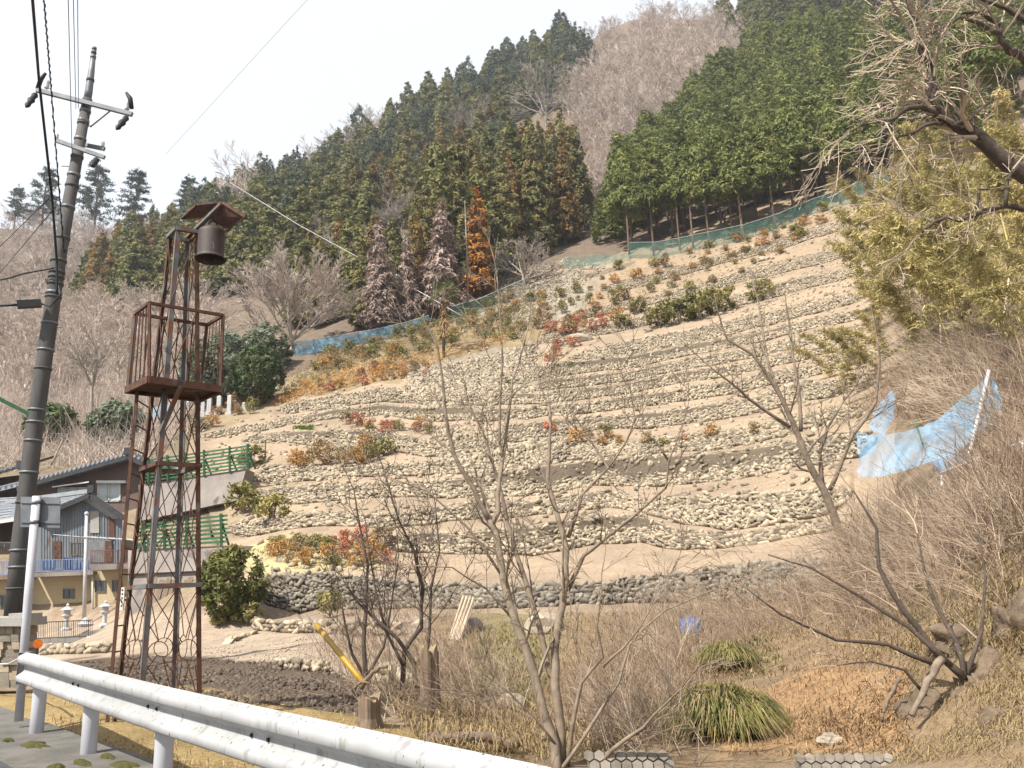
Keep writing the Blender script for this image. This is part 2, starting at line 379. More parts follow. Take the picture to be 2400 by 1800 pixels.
# patch mesh
NXc, NYc = 281, 341
pv = np.empty((NXc, NYc, 3)); pc = np.empty((NXc, NYc, 3))
TAN = np.array([.335, .255, .178]); GAP = np.array([.125, .10, .072])
for ci, x in enumerate(np.linspace(422, 2116, NXc)):
    kn, bands = column(x)
    y0, y1 = kn[0][0], kn[-1][0]
    ys = np.linspace(y0, y1, NYc)
    sh = np.interp(ys, [q[0] for q in kn], [q[1] for q in kn])
    d = dS(np.full(NYc, x), ys) + sh
    pt = P3(np.full(NYc, x), ys, d)
    e = np.minimum(np.minimum(ys - y0, y1 - ys) / 14, min(x - 422, 2116 - x) / 20.0)
    pt[:, 2] -= .35 * np.clip(1 - e, 0, 1)
    pt[:, 2] += .05 * vnoise(pt[:, 0], pt[:, 1], 1.1, 3)
    c = np.tile(TAN, (NYc, 1)) * (1 + .16 * vnoise(pt[:, 0], pt[:, 1], .25, 5))[:, None]
    # pale grass and darker stretches of the treads
    g = np.clip(vnoise(pt[:, 0], pt[:, 1], .12, 9) - .35, 0, 1)[:, None]
    c = c * (1 - g * .5) + np.array([.30, .24, .13]) * g * .5
    for yt, yb, tp in bands:
        m = (ys > yt) & (ys < yb); c[m] = c[m] * (1 - tp) + GAP * tp
    ed = np.clip(1.5 - np.minimum(np.minimum(ys - y0, y1 - ys) / 25, min(x - 422, 2116 - x) / 60.0), 0, 1)[:, None]
    c = c * (1 - ed) + np.array([.27, .205, .14]) * ed
    pv[ci] = pt; pc[ci] = c
_px, _py, _ = proj(pv.reshape(-1, 3)); pcf = pc.reshape(-1, 3)
for poly, colr, amt in [([(600,930),(900,790),(1100,720),(1300,720),(1300,800),(1100,850),(900,900),(640,945)], (.23,.17,.085), .75),
                        ([(560,1290),(700,1250),(880,1262),(900,1330),(700,1345),(590,1340)], (.40,.36,.16), .6),
                        ([(1150,640),(1330,600),(1450,620),(1350,740),(1200,760),(1120,740)], (.30,.27,.22), .8),
                        ([(950,860),(1250,800),(1260,900),(1100,960),(960,930)], (.29,.25,.20), .7),
                        ([(1350,640),(1900,440),(2050,480),(1900,600),(1600,700),(1400,740)], (.31,.23,.15), .6),
                        ([(430,990),(620,905),(650,950),(520,1010),(430,1030)], (.24,.19,.11), .6)]:
    m = inpoly(_px + 14 * vnoise(pv[..., 0].ravel(), pv[..., 1].ravel(), .5, 1), _py + 8 * vnoise(pv[..., 0].ravel(), pv[..., 1].ravel(), .6, 2), poly)
    pcf[m] = pcf[m] * (1 - amt) + np.array(colr) * amt
idx = np.arange(NXc * NYc).reshape(NXc, NYc)
qd = np.stack([idx[:-1, :-1], idx[:-1, 1:], idx[1:, 1:], idx[1:, :-1]], -1).reshape(-1, 4)
me = fast_mesh('terraced_hillside', pv.reshape(-1, 3), qd, M_soil, True); set_tint(me, pcf)
hill = link('terraced_hillside', me); tag(hill, kind='structure')

# ------------------------------------------------------------------ guardrail line and road edge
def on_z(px, py, z):
    d = rays(px, py); return Vector(EYE + d * ((z - EYE[2]) / d[2]))
RZ = 0.08
POST1 = on_z(85, 1718, RZ); POST2 = on_z(207, 1766, RZ)
RD = (POST2 - POST1); RD.z = 0; RSP = RD.length; RD.normalize()
RN = Vector((-RD.y, RD.x, 0))
if RN.dot(Vector((0, 0, 0)) - POST1) < 0: RN = -RN          # towards the camera
def rail_pt(s, n=0.0, z=0.0): return POST1 + RD * s + RN * n + Vector((0, 0, z))

# ------------------------------------------------------------------ base ground
azs = np.radians(np.linspace(-84, 84, 330)); rs = np.concatenate([[.4], np.geomspace(1.5, 372, 260)])
A, Rr = np.meshgrid(azs, rs, indexing='ij')
gx = Rr * np.sin(A); gy = Rr * np.cos(A); gz = S(gx.ravel(), gy.ravel()).reshape(gx.shape)
near = np.clip((60 - Rr) / 50, 0, 1)
gz = gz + near * .06 * vnoise(gx, gy, 1.3, 4) + np.clip((Rr - 20) / 60, 0, 1) * .25 * vnoise(gx, gy, .35, 8)
gp = np.stack([gx, gy, gz], -1).reshape(-1, 3)
bx, by, bz = proj(gp)
front = bz > 1
ins = np.minimum(np.minimum((by - np.interp(bx, *zip(*YT))), (np.interp(bx, *zip(*YB)) - by)) / 22, np.minimum(bx - 435, 2105 - bx) / 30)
mk = np.clip(ins - .3, 0, 1) * front * (gp[:, 1] > 15) * (gp[:, 1] < 135)
gp[:, 2] -= 1.6 * mk
# road side of the rail: sink below the road sheet
side = (gp[:, 0] - POST1.x) * RN.x + (gp[:, 1] - POST1.y) * RN.y
gp[:, 2] = np.where(side > -.15, np.minimum(gp[:, 2], RZ - .1), gp[:, 2])
tint = np.tile(np.array([.27, .205, .14]), (len(gp), 1))
def paint(poly, col, amt=1.0, j=8):
    m = inpoly(bx + j * vnoise(gp[:, 0], gp[:, 1], .9, 1), by + j * .7 * vnoise(gp[:, 0], gp[:, 1], 1.1, 2), poly) & front & (gp[:, 1] < 60)
    tint[m] = tint[m] * (1 - amt) + np.array(col) * amt
far = gp[:, 1] > 62
tint[far] = (.17, .13, .095)
tint[(bx < 480) & (by > 880) & (by < 1120) & front & (gp[:, 1] > 45) & (gp[:, 1] < 75)] = (.20, .155, .105)
paint([(-300,1450),(400,1440),(600,1430),(1000,1430),(960,1530),(820,1600),(-300,1600)], (.37,.29,.215))
paint([(60,1555),(350,1533),(520,1543),(660,1552),(790,1578),(880,1640),(860,1675),(700,1660),(430,1625),(60,1600)], (.115,.085,.062), 1, 6)
paint([(430,1605),(560,1625),(880,1680),(1000,1730),(1240,1800),(1240,2100),(-400,2100),(-400,1640)], (.33,.235,.10), .85)
paint([(1000,1430),(2400,1380),(2400,1800),(1240,1800),(960,1650),(930,1550)], (.245,.175,.105))
paint([(1900,1560),(2120,1580),(2130,1760),(1700,1770),(1640,1700)], (.36,.225,.115), .8)
paint([(1100,1420),(1330,1420),(1300,1600),(1120,1640)], (.23,.20,.095), .7)
paint([(2050,800),(2400,700),(2600,700),(2600,1250),(2000,1250)], (.20,.15,.10), .9)
paint([(2000,1250),(2400,1200),(2400,1560),(2200,1560)], (.25,.19,.115), .8)
gi = np.arange(len(azs) * len(rs)).reshape(len(azs), len(rs))
gq = np.stack([gi[:-1, :-1], gi[1:, :-1], gi[1:, 1:], gi[:-1, 1:]], -1).reshape(-1, 4)
me = fast_mesh('ground', gp, gq, M_ground, True); set_tint(me, tint)
tag(link('ground', me), kind='structure')
# road and verge
M_asphalt = mat('asphalt', (.075, .078, .08), (.05, .052, .054), .9, 3, bump=.006, bscale=120, spots=[(160, .56, (.14, .14, .14), .08)])
M_conc_verge = mat('verge_concrete', (.17, .158, .142), (.10, .095, .085), .9, 2.5, bump=.01, bscale=40, spots=[(5, .58, (.12, .11, .085), .1)])  # concrete colour darkened to carry the shade lying over the verge
mb = MB(); a, b = -30.0, 24.0
mb.quad(rail_pt(a, .62, -.004), rail_pt(b, .62, -.004), rail_pt(b, 14, .02), rail_pt(a, 14, .02))
mb.build('road', M_asphalt)['kind'] = 'structure'
mb = MB()
mb.hexa([rail_pt(a, .62, -.4), rail_pt(a, -.28, -.4), rail_pt(b, -.28, -.4), rail_pt(b, .62, -.4)][::-1], [rail_pt(a, .62, .004), rail_pt(a, -.28, .0), rail_pt(b, -.28, .0), rail_pt(b, .62, .004)][::-1])
mb.build('road_verge', M_conc_verge)['kind'] = 'structure'

# ------------------------------------------------------------------ stones
_st = dict(c1=(.41, .335, .235), c2=(.27, .222, .16), rough=.9, scale=3.0, bump=.012, bscale=25, c3=(.35, .29, .21), spots=[(7, .62, (.19, .165, .115), .12)])
M_stone = mat('field_stone', isl_var=.42, **_st)
M_stone_o = mat('field_stone_single', obj_var=.42, **_st)
M_stone_dark = mat('grey_stone', (.27, .235, .185), (.165, .145, .115), .9, 3.0, bump=.012, bscale=25, isl_var=.4)
M_stone_dark_o = mat('grey_stone_single', (.27, .235, .185), (.165, .145, .115), .9, 3.0, bump=.012, bscale=25, obj_var=.4)
def cube_stone(seed):
    r = np.random.default_rng(seed); v = []; f = []
    g = [-1, 0, 1]
    idx = {}
    for x in g:
        for y in g:
            for z in g:
                if (x, y, z) == (0, 0, 0): continue
                p = np.array([x, y, z], float); n = p / np.linalg.norm(p)
                q = (.55 * p / max(abs(p)) * .92 + .45 * n) * (1 + r.normal(0, .14)); idx[(x, y, z)] = len(v); v.append(q)
    for ax in range(3):
        for s in (-1, 1):
            o = [i for i in range(3) if i != ax]
            for i in (-1, 0):
                for j in (-1, 0):
                    c = []
                    for (di, dj) in ((0, 0), (1, 0), (1, 1), (0, 1)):
                        k = [0, 0, 0]; k[ax] = s; k[o[0]] = i + di; k[o[1]] = j + dj; c.append(idx[tuple(k)])
                    if (s > 0) != (ax != 1): c = c[::-1]
                    f.append(c)
    return np.array(v), np.array(f)
STV = [cube_stone(100 + i) for i in range(7)]
ST_ME = [fast_mesh('stone', v, f, M_stone_o, True) for v, f in STV]
ST_MED = [fast_mesh('stone', v, f, M_stone_dark_o, True) for v, f in STV]
_ph = (1 + 5 ** .5) / 2
ICO = np.array([(-1, _ph, 0), (1, _ph, 0), (-1, -_ph, 0), (1, -_ph, 0), (0, -1, _ph), (0, 1, _ph), (0, -1, -_ph), (0, 1, -_ph), (_ph, 0, -1), (_ph, 0, 1), (-_ph, 0, -1), (-_ph, 0, 1)]) / np.linalg.norm([1, _ph])
ICF = np.array([(0,11,5),(0,5,1),(0,1,7),(0,7,10),(0,10,11),(1,5,9),(5,11,4),(11,10,2),(10,7,6),(7,1,8),(3,9,4),(3,4,2),(3,2,6),(3,6,8),(3,8,9),(4,9,5),(2,4,11),(6,2,10),(8,6,7),(9,8,1)])
def joined_stones(name, C, AX, parent, mtl, rng, hi=False):
    """C (n,3) centres, AX (n,3,3) rows = half axes"""
    n = len(C)
    if hi:
        vs, fs, off = [], [], 0
        pick = rng.integers(0, len(STV), n)
        for k in range(len(STV)):
            s = pick == k
            if not s.any(): continue
            V = np.einsum('vi,nij->nvj', STV[k][0], AX[s]) + C[s][:, None]
            m = V.shape[0]; nv = V.shape[1]
            vs.append(V.reshape(-1, 3)); fs.append((STV[k][1][None] + (np.arange(m) * nv)[:, None, None] + off).reshape(-1, 4)); off += m * nv
        return fast_link(name, np.vstack(vs), np.vstack(fs), mtl, parent)
    J = ICO[None] * (1 + rng.normal(0, .13, (n, 12, 1)))
    V = np.einsum('nvi,nij->nvj', J, AX) + C[:, None]
    F = (ICF[None] + (np.arange(n) * 12)[:, None, None]).reshape(-1, 3)
    return fast_link(name, V.reshape(-1, 3), F, mtl, parent)
def fast_link(name, V, F, mtl, parent, smooth=True, kind='stuff'):
    o0 = np.array(world_origin(parent)) if parent is not None else np.zeros(3)
    o = link(name, fast_mesh(name, V - o0, F, mtl, smooth), parent)
    if kind: o['kind'] = kind
    return o
def stone_axes(t, u, nrm, w, h, d, rng, tilt=.42):
    n = len(w)
    a = rng.normal(0, tilt, n); ca, sa = np.cos(a)[:, None], np.sin(a)[:, None]
    T = t * ca + u * sa; U = -t * sa + u * ca
    b = rng.normal(0, .2, n)[:, None]
    N = nrm + T * b
    return np.stack([T * w[:, None], U * h[:, None], N * d[:, None]], 1)
def wall_stones(B, T, sw, rng, rowh=None):
    """bottom polyline B (k,3), top polyline T (k,3) -> centres and axes of the stones"""
    seg = np.linalg.norm(np.diff((B + T) / 2, axis=0), axis=1); s = np.concatenate([[0], np.cumsum(seg)]); Ltot = s[-1]
    Hm = np.linalg.norm(T - B, axis=1)
    C, AX = [], []
    rowh = rowh or sw * .62
    nmax = max(1, int(round(Hm.max() / rowh)))
    for r in range(nmax):
        pos = rng.uniform(0, sw)
        ss = []; ww = []
        while pos < Ltot:
            w = sw * rng.choice([.6, .8, 1.0, 1.3, 1.9], p=[.2, .25, .25, .2, .1]) * rng.uniform(.85, 1.15); ss.append(pos + w / 2); ww.append(w); pos += w * .96
        ss = np.array(ss); ww = np.array(ww)
        hh = np.interp(ss, s, Hm); nr = np.maximum(1, np.round(hh / rowh))
        ok = (r < nr) & (hh > rowh * .5); ss, ww, hh, nr = ss[ok], ww[ok], hh[ok], nr[ok]
        if not len(ss): continue
        tt = (r + .5) / nr + rng.normal(0, .12, len(ss)) / nr
        b = np.stack([np.interp(ss, s, B[:, i]) for i in range(3)], 1); t = np.stack([np.interp(ss, s, T[:, i]) for i in range(3)], 1)
        up = (t - b); up /= np.linalg.norm(up, axis=1)[:, None] + 1e-9
        e = .6
        b2 = np.stack([np.interp(ss + e, s, B[:, i]) - np.interp(ss - e, s, B[:, i]) for i in range(3)], 1); b2 /= np.linalg.norm(b2, axis=1)[:, None] + 1e-9
        nr_ = np.cross(b2, up); nr_ /= np.linalg.norm(nr_, axis=1)[:, None] + 1e-9
        flip = (nr_ @ np.array([0, -1.0, .2])) < 0; nr_[flip] *= -1
        c = b + (t - b) * tt[:, None] + nr_ * rng.uniform(-.05, .10, len(ss))[:, None]
        C.append(c); AX.append(stone_axes(b2, up, nr_, ww * .55, hh / nr * rng.uniform(.42, .85, len(ss)), np.full(len(ss), sw * .5), rng))
    return np.vstack(C), np.vstack(AX)
def as_objects(name, C, AX, parent, meshes, rng):
    o0 = np.array(world_origin(parent))
    for c, ax in zip(C, AX):
        o = bpy.data.objects.new(name, meshes[int(rng.integers(len(meshes)))]); COL.objects.link(o); o.parent = parent
        m = Matrix(((ax[0][0], ax[1][0], ax[2][0], c[0] - o0[0]), (ax[0][1], ax[1][1], ax[2][1], c[1] - o0[1]), (ax[0][2], ax[1][2], ax[2][2], c[2] - o0[2]), (0, 0, 0, 1)))
        o.matrix_local = m
ORD = ['lowest, half hidden in brush above the stream bank', 'second from the bottom, with stone steps in its middle', 'third from the bottom, tallest stretch near the slim tree',
 'fourth from the bottom, dark boulders beside the blue net', 'fifth from the bottom, above the upper concrete barrier end', 'sixth from the bottom, broad rubble face left of centre', 'seventh from the bottom, starting beside the gravestones',
 'eighth from the bottom, under the orange shrubs', 'ninth from the bottom, below the strip of fresh grass', 'tenth from the bottom, ending at the strip of fresh grass', 'eleventh from the bottom, under the row of green shrubs',
 'third from the top, among scattered green and red shrubs', 'second from the top, among the densest shrubs', 'topmost, just below the green net and cedar trunks']
for wi, w in enumerate(WALLS):
    rng = np.random.default_rng(300 + wi)
    xs = np.arange(w[0][0] + 3, w[-1][0] - 3, 7.0)
    B, T = [], []
    for x in xs:
        yt, yb, tp = wall_at(w, float(x))
        mid = (yt + yb) / 2; hh = ((yb - yt) / 2 + 2.2) * max(float(tp), .15)
        B.append(hp(x, mid + hh)); T.append(hp(x, mid - hh))
    B = np.array(B); T = np.array(T)
    sw = .21 if wi < 6 else .25
    C, AX = wall_stones(B, T, sw, rng, sw * .48)
    mid = B[len(B) // 2]
    root = thing('stone_wall', Vector(mid), 'dry stone terrace wall, ' + ORD[wi], 'wall', 'dry stone terrace walls on the hillside')
    if wi < 6:
        qx, qy, qz = proj(C); size = np.linalg.norm(AX[:, 0], axis=1) / qz
        vis = (qx > 0) & (qx < 2400)
        order = np.argsort(-size * vis); big = order[:260]; rest = order[260:]
        dark = (qx[big] > 1780) if wi == 3 else np.full(len(big), wi == 0)
        as_objects('stone', C[big][~dark], AX[big][~dark], root, ST_ME, rng)
        if dark.any(): as_objects('stone', C[big][dark], AX[big][dark], root, ST_MED, rng)
        joined_stones('stone_courses', C[rest], AX[rest], root, M_stone_dark if wi == 0 else M_stone, rng, hi=True)
    else:
        joined_stones('stone_courses', C, AX, root, M_stone, rng)
# loose rubble (nobody could count it)
def scatter_px(poly, n, rng):
    xs = [p[0] for p in poly]; ys = [p[1] for p in poly]; out = []
    while len(out) < n:
        x = rng.uniform(min(xs), max(xs), 400); y = rng.uniform(min(ys), max(ys), 400)
        m = inpoly(x, y, poly); out += list(zip(x[m], y[m]))
    return out[:n]
def rubble(name, polys, label, rng, size=(.1, .3), hillside=True, mtl=None, flat=.6):
    C, AX = [], []
    for poly, n in polys:
        for (x, y) in scatter_px(poly, n, rng):
            p = hp(x, y) if hillside else ground(x, y)
            s = rng.uniform(*size) * rng.uniform(.6, 1.3)
            q = np.linalg.qr(rng.normal(0, 1, (3, 3)))[0] * s * np.array([[1.3], [1], [flat]])
            C.append(np.array(p) + [0, 0, s * .25]); AX.append(q)
    o = joined_stones(name, np.array(C), np.array(AX), None, mtl or M_stone, rng)
    tag(o, label, 'rubble'); return o
rng = np.random.default_rng(5)
rubble('scree', [([(1150,690),(1230,640),(1330,605),(1420,625),(1330,700),(1280,760),(1180,760)], 2600), ([(960,880),(1100,845),(1260,800),(1260,880),(1130,945),(1000,960),(940,930)], 2200), ([(1000,1000),(1060,1000),(1330,1030),(1330,1080),(1200,1110),(1050,1110)], 1100)], 'pale loose scree of broken stones spilling between the terraces', rng, (.08, .17))
rubble('loose_stones', [([(1650,560),(1900,450),(2020,470),(2020,700),(1800,760),(1500,720)], 1100), ([(600,1270),(900,1270),(900,1340),(600,1345)], 120), ([(450,1000),(2000,560),(2050,1000),(1900,1230),(560,1230)], 2600)], 'scattered loose stones lying on the terraced fields', rng, (.07, .17))
# ================================================================== vegetation
# ------------------------------------------------------------------ leaf clouds (numpy)
def leaf_tris(C, N, n_per, spread, size, rng, elong=1.0, bias=.6, droop=0.0):
    """C centres (k,3), N outward directions (k,3), spread/size arrays or floats -> V, F triangles"""
    k = len(C); spread = np.broadcast_to(spread, (k,)); size = np.broadcast_to(size, (k,))
    c = np.repeat(C, n_per, 0); n = np.repeat(N, n_per, 0); sp = np.repeat(spread, n_per)[:, None]; sz = np.repeat(size, n_per)[:, None]
    m = len(c)
    off = rng.normal(0, 1, (m, 3)); off /= np.linalg.norm(off, axis=1)[:, None] + 1e-9
    off *= rng.uniform(.35, 1.0, (m, 1)); s = (off * n).sum(1, keepdims=True); off = np.where(s < -.3, off - 1.4 * s * n, off)
    p = c + off * sp; p[:, 2] -= droop * sp[:, 0] * rng.uniform(0, 1, m)
    nn = n * bias + off * .6 + rng.normal(0, .45, (m, 3)); nn /= np.linalg.norm(nn, axis=1)[:, None] + 1e-9
    a = np.cross(nn, rng.normal(0, 1, (m, 3))); a /= np.linalg.norm(a, axis=1)[:, None] + 1e-9
    if droop: 
        a = a * .5 + np.array([0, 0, -droop]); a -= nn * (a * nn).sum(1, keepdims=True); a /= np.linalg.norm(a, axis=1)[:, None] + 1e-9
    b = np.cross(nn, a)
    w = sz * rng.uniform(.6, 1.3, (m, 1))
    V = np.stack([p - b * w * .5 / elong ** .5, p + b * w * .5 / elong ** .5, p + a * w * elong ** .5], 1).reshape(-1, 3)
    return V, np.arange(m * 3).reshape(m, 3)
def sph(rng, n):
    v = rng.normal(0, 1, (n, 3)); return v / np.linalg.norm(v, axis=1)[:, None]
def join(parts):
    V, F, o = [], [], 0
    for v, f in parts: V.append(v); F.append(f + o); o += len(v)
    return np.vstack(V), np.vstack(F)
def foliage_mat(name, c1, c2, trans=.18, obj=.22, isl=.3, scale=.35):
    return mat(name, c1, c2, .75, scale, 3, obj_var=obj, isl_var=isl, trans=trans, spec=.2, k=.95)
M_cedar = foliage_mat('cedar_foliage', (0.19, 0.175, 0.06), (0.105, 0.112, 0.045))
M_cedar_olive = foliage_mat('cedar_olive_foliage', (0.215, 0.175, 0.062), (0.115, 0.115, 0.045))
M_cedar_rust = foliage_mat('cedar_rust_foliage', (.27, .165, .055), (.15, .11, .045))
M_cedar_dark = foliage_mat('cedar_dark_foliage', (0.105, 0.122, 0.068), (0.066, 0.085, 0.052))
M_cedar_orange = foliage_mat('cedar_orange_foliage', (0.44, 0.19, 0.04), (0.26, 0.12, 0.03), obj=.05)
M_cedar_dead = foliage_mat('cedar_dead_foliage', (0.38, 0.29, 0.245), (0.25, 0.185, 0.155), obj=.12)
M_hinoki = foliage_mat('cypress_foliage', (0.185, 0.195, 0.055), (0.092, 0.115, 0.034))
M_pine = foliage_mat('pine_foliage', (0.1, 0.12, 0.08), (0.065, 0.085, 0.06))
M_ever = foliage_mat('evergreen_leaves', (0.1, 0.125, 0.045), (0.05, 0.075, 0.03), obj=.15)
M_ever_grey = foliage_mat('grey_evergreen_leaves', (0.17, 0.19, 0.125), (0.09, 0.11, 0.07), obj=.1)
M_camellia = foliage_mat('camellia_leaves', (0.075, 0.095, 0.028), (0.16, 0.145, 0.045), obj=.05)
M_bamboo = foliage_mat('bamboo_leaves', (0.47, 0.385, 0.17), (0.29, 0.255, 0.1), trans=.25)
M_nand_g = foliage_mat('nandina_green', (0.27, 0.23, 0.08), (0.16, 0.155, 0.055))
M_nand_o = foliage_mat('nandina_orange', (0.47, 0.26, 0.085), (0.34, 0.2, 0.08))
M_nand_r = foliage_mat('nandina_red', (0.46, 0.17, 0.1), (0.36, 0.18, 0.1))
M_nand_b = foliage_mat('nandina_brown', (0.36, 0.25, 0.13), (0.22, 0.165, 0.085))
M_bark_c = mat('cedar_bark', (.20, .125, .085), (.10, .07, .05), .9, 3, stretch=(6, 6, .6), bump=.02, bscale=5, obj_var=.2)
M_bark_p = mat('pale_bark', (.36, .31, .26), (.22, .185, .15), .9, 2, bump=.01, obj_var=.15)
M_bark_g = mat('grey_twig_bark', (.62, .515, .44), (.45, .365, .31), .9, 1.5, obj_var=.15, isl_var=.3)
M_bark_d = mat('dark_bark', (.115, .085, .065), (.06, .045, .036), .9, 8, bump=.008, bscale=40, spots=[(14, .6, (.20, .17, .14), .1)])
M_bark_m = mat('tan_bark', (.30, .235, .175), (.17, .13, .095), .9, 8, bump=.006, bscale=50)
M_twig = mat('dry_twig', (.40, .30, .215), (.24, .175, .125), .9, 3, obj_var=.2, isl_var=.45)
M_twig_p = mat('pale_dry_twig', (.52, .42, .31), (.34, .265, .19), .9, 3, obj_var=.2, isl_var=.4)
M_culm = mat('bamboo_culm', (.42, .33, .10), (.30, .27, .08), .45, 2)

def trunk_mesh(name, h, r0, r1, m, rng, n=7, lean=.02):
    mb = MB(); pts = []; rad = []
    for i in range(7):
        t = i / 6; pts.append(Vector((rng.normal(0, lean) * h * t * .3, rng.normal(0, lean) * h * t * .3, h * t - .6))); rad.append(r0 * (1 - t) + r1 * t)
    mb.tube(pts, rad, n); return new_mesh(name, mb.v, mb.f, m, True)

def sugi(seed, h=16, r=2.6, bare=.12, clumps=230, m=None, per=20, leaf=.42, irregular=.25, dead=False, sharp=.85):
    rng = np.random.default_rng(seed)
    t = bare + (1 - bare) * (1 - np.sqrt(rng.uniform(0, 1, clumps)) ** 1.15 * .985)
    t = np.clip(t, bare, .985)
    az = rng.uniform(0, 2 * np.pi, clumps)
    prof = np.minimum((1 - (t - bare) / (1 - bare)) ** sharp + .05, 1) * np.clip((t - bare) / .10 + .55, 0, 1)
    lob = 1 + irregular * np.sin(az * 3 + t * 9 + seed) * .5 + irregular * rng.normal(0, .45, clumps)
    rr = r * prof * np.clip(lob, .4, 1.5) * rng.uniform(.72, 1.0, clumps)
    C = np.stack([rr * np.cos(az), rr * np.sin(az), t * h], 1)
    N = np.stack([np.cos(az), np.sin(az), np.full(clumps, .75)], 1); N /= np.linalg.norm(N, axis=1)[:, None]
    sp = (.26 + .20 * prof) * r * .62 * rng.uniform(.7, 1.25, clumps)
    V, F = leaf_tris(C, N, per, sp, leaf, rng, elong=1.6 if not dead else 2.4, bias=.7, droop=.25 if not dead else .7)
    # leader
    k = 10; C2 = np.stack([rng.normal(0, .12, k), rng.normal(0, .12, k), h * np.linspace(.93, 1.02, k)], 1); N2 = np.tile([0, 0, 1.0], (k, 1))
    V2, F2 = leaf_tris(C2, N2, 7, .3, leaf * .75, rng, elong=2)
    V, F = join([(V, F), (V2, F2)])
    crown = fast_mesh('crown', V, F, m)
    tr = trunk_mesh('trunk', h * .97, h * .0135, .03, M_bark_c, rng)
    return [('trunk', tr), ('crown', crown)]
def hinoki(seed, h=13, r=2.3, bare=.40, n=170, per=24, m=None):
    rng = np.random.default_rng(seed)
    q = 1 - np.sqrt(rng.uniform(0, 1, n)) * .99; t = bare + (1 - bare) * q
    az = rng.uniform(0, 2 * np.pi, n)
    prof = (1 - q) ** .72 * np.clip(q / .10 + .75, 0, 1)
    rr = r * (prof * .95 + .04) * rng.uniform(.5, 1.12, n)
    C = np.stack([rr * np.cos(az), rr * np.sin(az), t * h - rr * .22], 1)
    N = np.stack([np.cos(az), np.sin(az), np.full(n, .5)], 1); N /= np.linalg.norm(N, axis=1)[:, None]
    V, F = leaf_tris(C, N, per, .46 * rng.uniform(.7, 1.3, n), .30, rng, elong=2.2, bias=.5, droop=.5)
    crown = fast_mesh('crown', V, F, m or M_hinoki)
    tr = trunk_mesh('trunk', h * .95, h * .011, .03, M_bark_c, rng)
    return [('trunk', tr), ('crown', crown)]
def pine(seed, h=18, m=None, layers=9):
    rng = np.random.default_rng(seed); mb = MB(); C = []; N = []
    mb.tube([(0, 0, -.5), (.2, .1, h * .5), (.1, -.1, h * .97)], [.28, .2, .05], 6)
    for i in range(layers):
        t = .38 + .6 * i / layers; L = (1.05 - t) * h * .33 + .8
        for j in range(int(rng.integers(5, 8))):
            a = rng.uniform(0, 6.28); l = L * rng.uniform(.6, 1.1); z = t * h + rng.normal(0, .3)
            e = Vector((math.cos(a) * l, math.sin(a) * l, z + l * rng.uniform(-.05, .22)))
            mb.tube([(.1, 0, z), (e.x * .5, e.y * .5, (z + e.z) / 2 + .1), e], [.06, .045, .02], 4)
            for q in np.linspace(.35, 1, 6):
                C.append((e.x * q, e.y * q, z + (e.z - z) * q + .12)); N.append((0, 0, 1))
    C.append((0, 0, h)); N.append((0, 0, 1))
    V, F = leaf_tris(np.array(C, float), np.array(N, float), 13, .55, .34, rng, elong=2.4, bias=.7)
    return [('trunk', new_mesh('trunk', mb.v, mb.f, M_bark_c, True)), ('crown', fast_mesh('crown', V, F, m or M_pine))]

# ------------------------------------------------------------------ bare branching
def grow(mb, p, d, L, r, depth, rng, nseg=4, wander=.16, kids=(3, 5), ang=(25, 55), lr=.62, rr=.55, up=.08, minr=.004, start=.25, bias=None, hi=5):
    p = Vector(p); d = Vector(d).normalized(); pts = [p.copy()]; rad = [r]
    dirs = [d.copy()]
    for i in range(nseg):
        d = (d + Vector((rng.gauss(0, wander), rng.gauss(0, wander), rng.gauss(0, wander) + up)) + (Vector(bias) * .1 if bias else Vector())).normalized()
        p = p + d * (L / nseg); pts.append(p.copy()); dirs.append(d.copy()); rad.append(max(r * (1 - .72 * (i + 1) / nseg), minr))
    mb.tube(pts, rad, hi if r > .03 else (4 if r > .015 else 3), cap=False)
    if depth <= 0: return
    for k in range(rng.randint(*kids)):
        t = start + (1 - start) * (k + rng.random()) / max(kids[1], 1)
        t = min(t, .98); f = t * nseg; i = min(int(f), nseg - 1); q = pts[i].lerp(pts[i + 1], f - i)
        bd = dirs[min(i + 1, nseg)]
        ax = bd.cross(Vector((rng.gauss(0, 1), rng.gauss(0, 1), rng.gauss(0, 1))))
        if ax.length < 1e-4: continue
        nd = Matrix.Rotation(R(rng.uniform(*ang)), 3, ax.normalized()) @ bd
        grow(mb, q, nd, L * lr * rng.uniform(.65, 1.2) * (1.15 - .45 * t), max(rad[i] * rr, minr), depth - 1, rng, max(3, nseg - 1), wander, kids, ang, lr, rr, up, minr, .15, bias, hi)
    return pts[-1], d, rad[-1]
def bare_tree(seed, h=10, r=.16, m=None, trunk=.3, depth=3, minr=.018, ang=(22, 50), kids=(4, 6), n_main=6, fan=45):
    """trunk mesh and crown-of-twigs mesh"""
    rng = random.Random(seed); tb = MB(); cb = MB()
    top = Vector((rng.gauss(0, .03) * h, rng.gauss(0, .03) * h, h * trunk))
    tb.tube([(0, 0, -.5), top * .5, top, top + Vector((0, 0, h * .12))], [r * 1.15, r, r * .85, r * .6], 7)
    for i in range(n_main):
        a = 6.283 * i / n_main + rng.gauss(0, .3); e = R(rng.uniform(12, fan))
        d = Vector((math.cos(a) * math.sin(e), math.sin(a) * math.sin(e), math.cos(e)))
        grow(cb, top * rng.uniform(.75, 1.0) + Vector((0, 0, h * .1 * rng.random())), d, h * (1 - trunk) * rng.uniform(.6, .95), r * .55, depth, rng, 4, .10, kids, ang, .55, .5, .05, minr)
    return [('trunk', new_mesh('trunk', tb.v, tb.f, m, True)), ('crown', new_mesh('crown', cb.v, cb.f, m, True))]

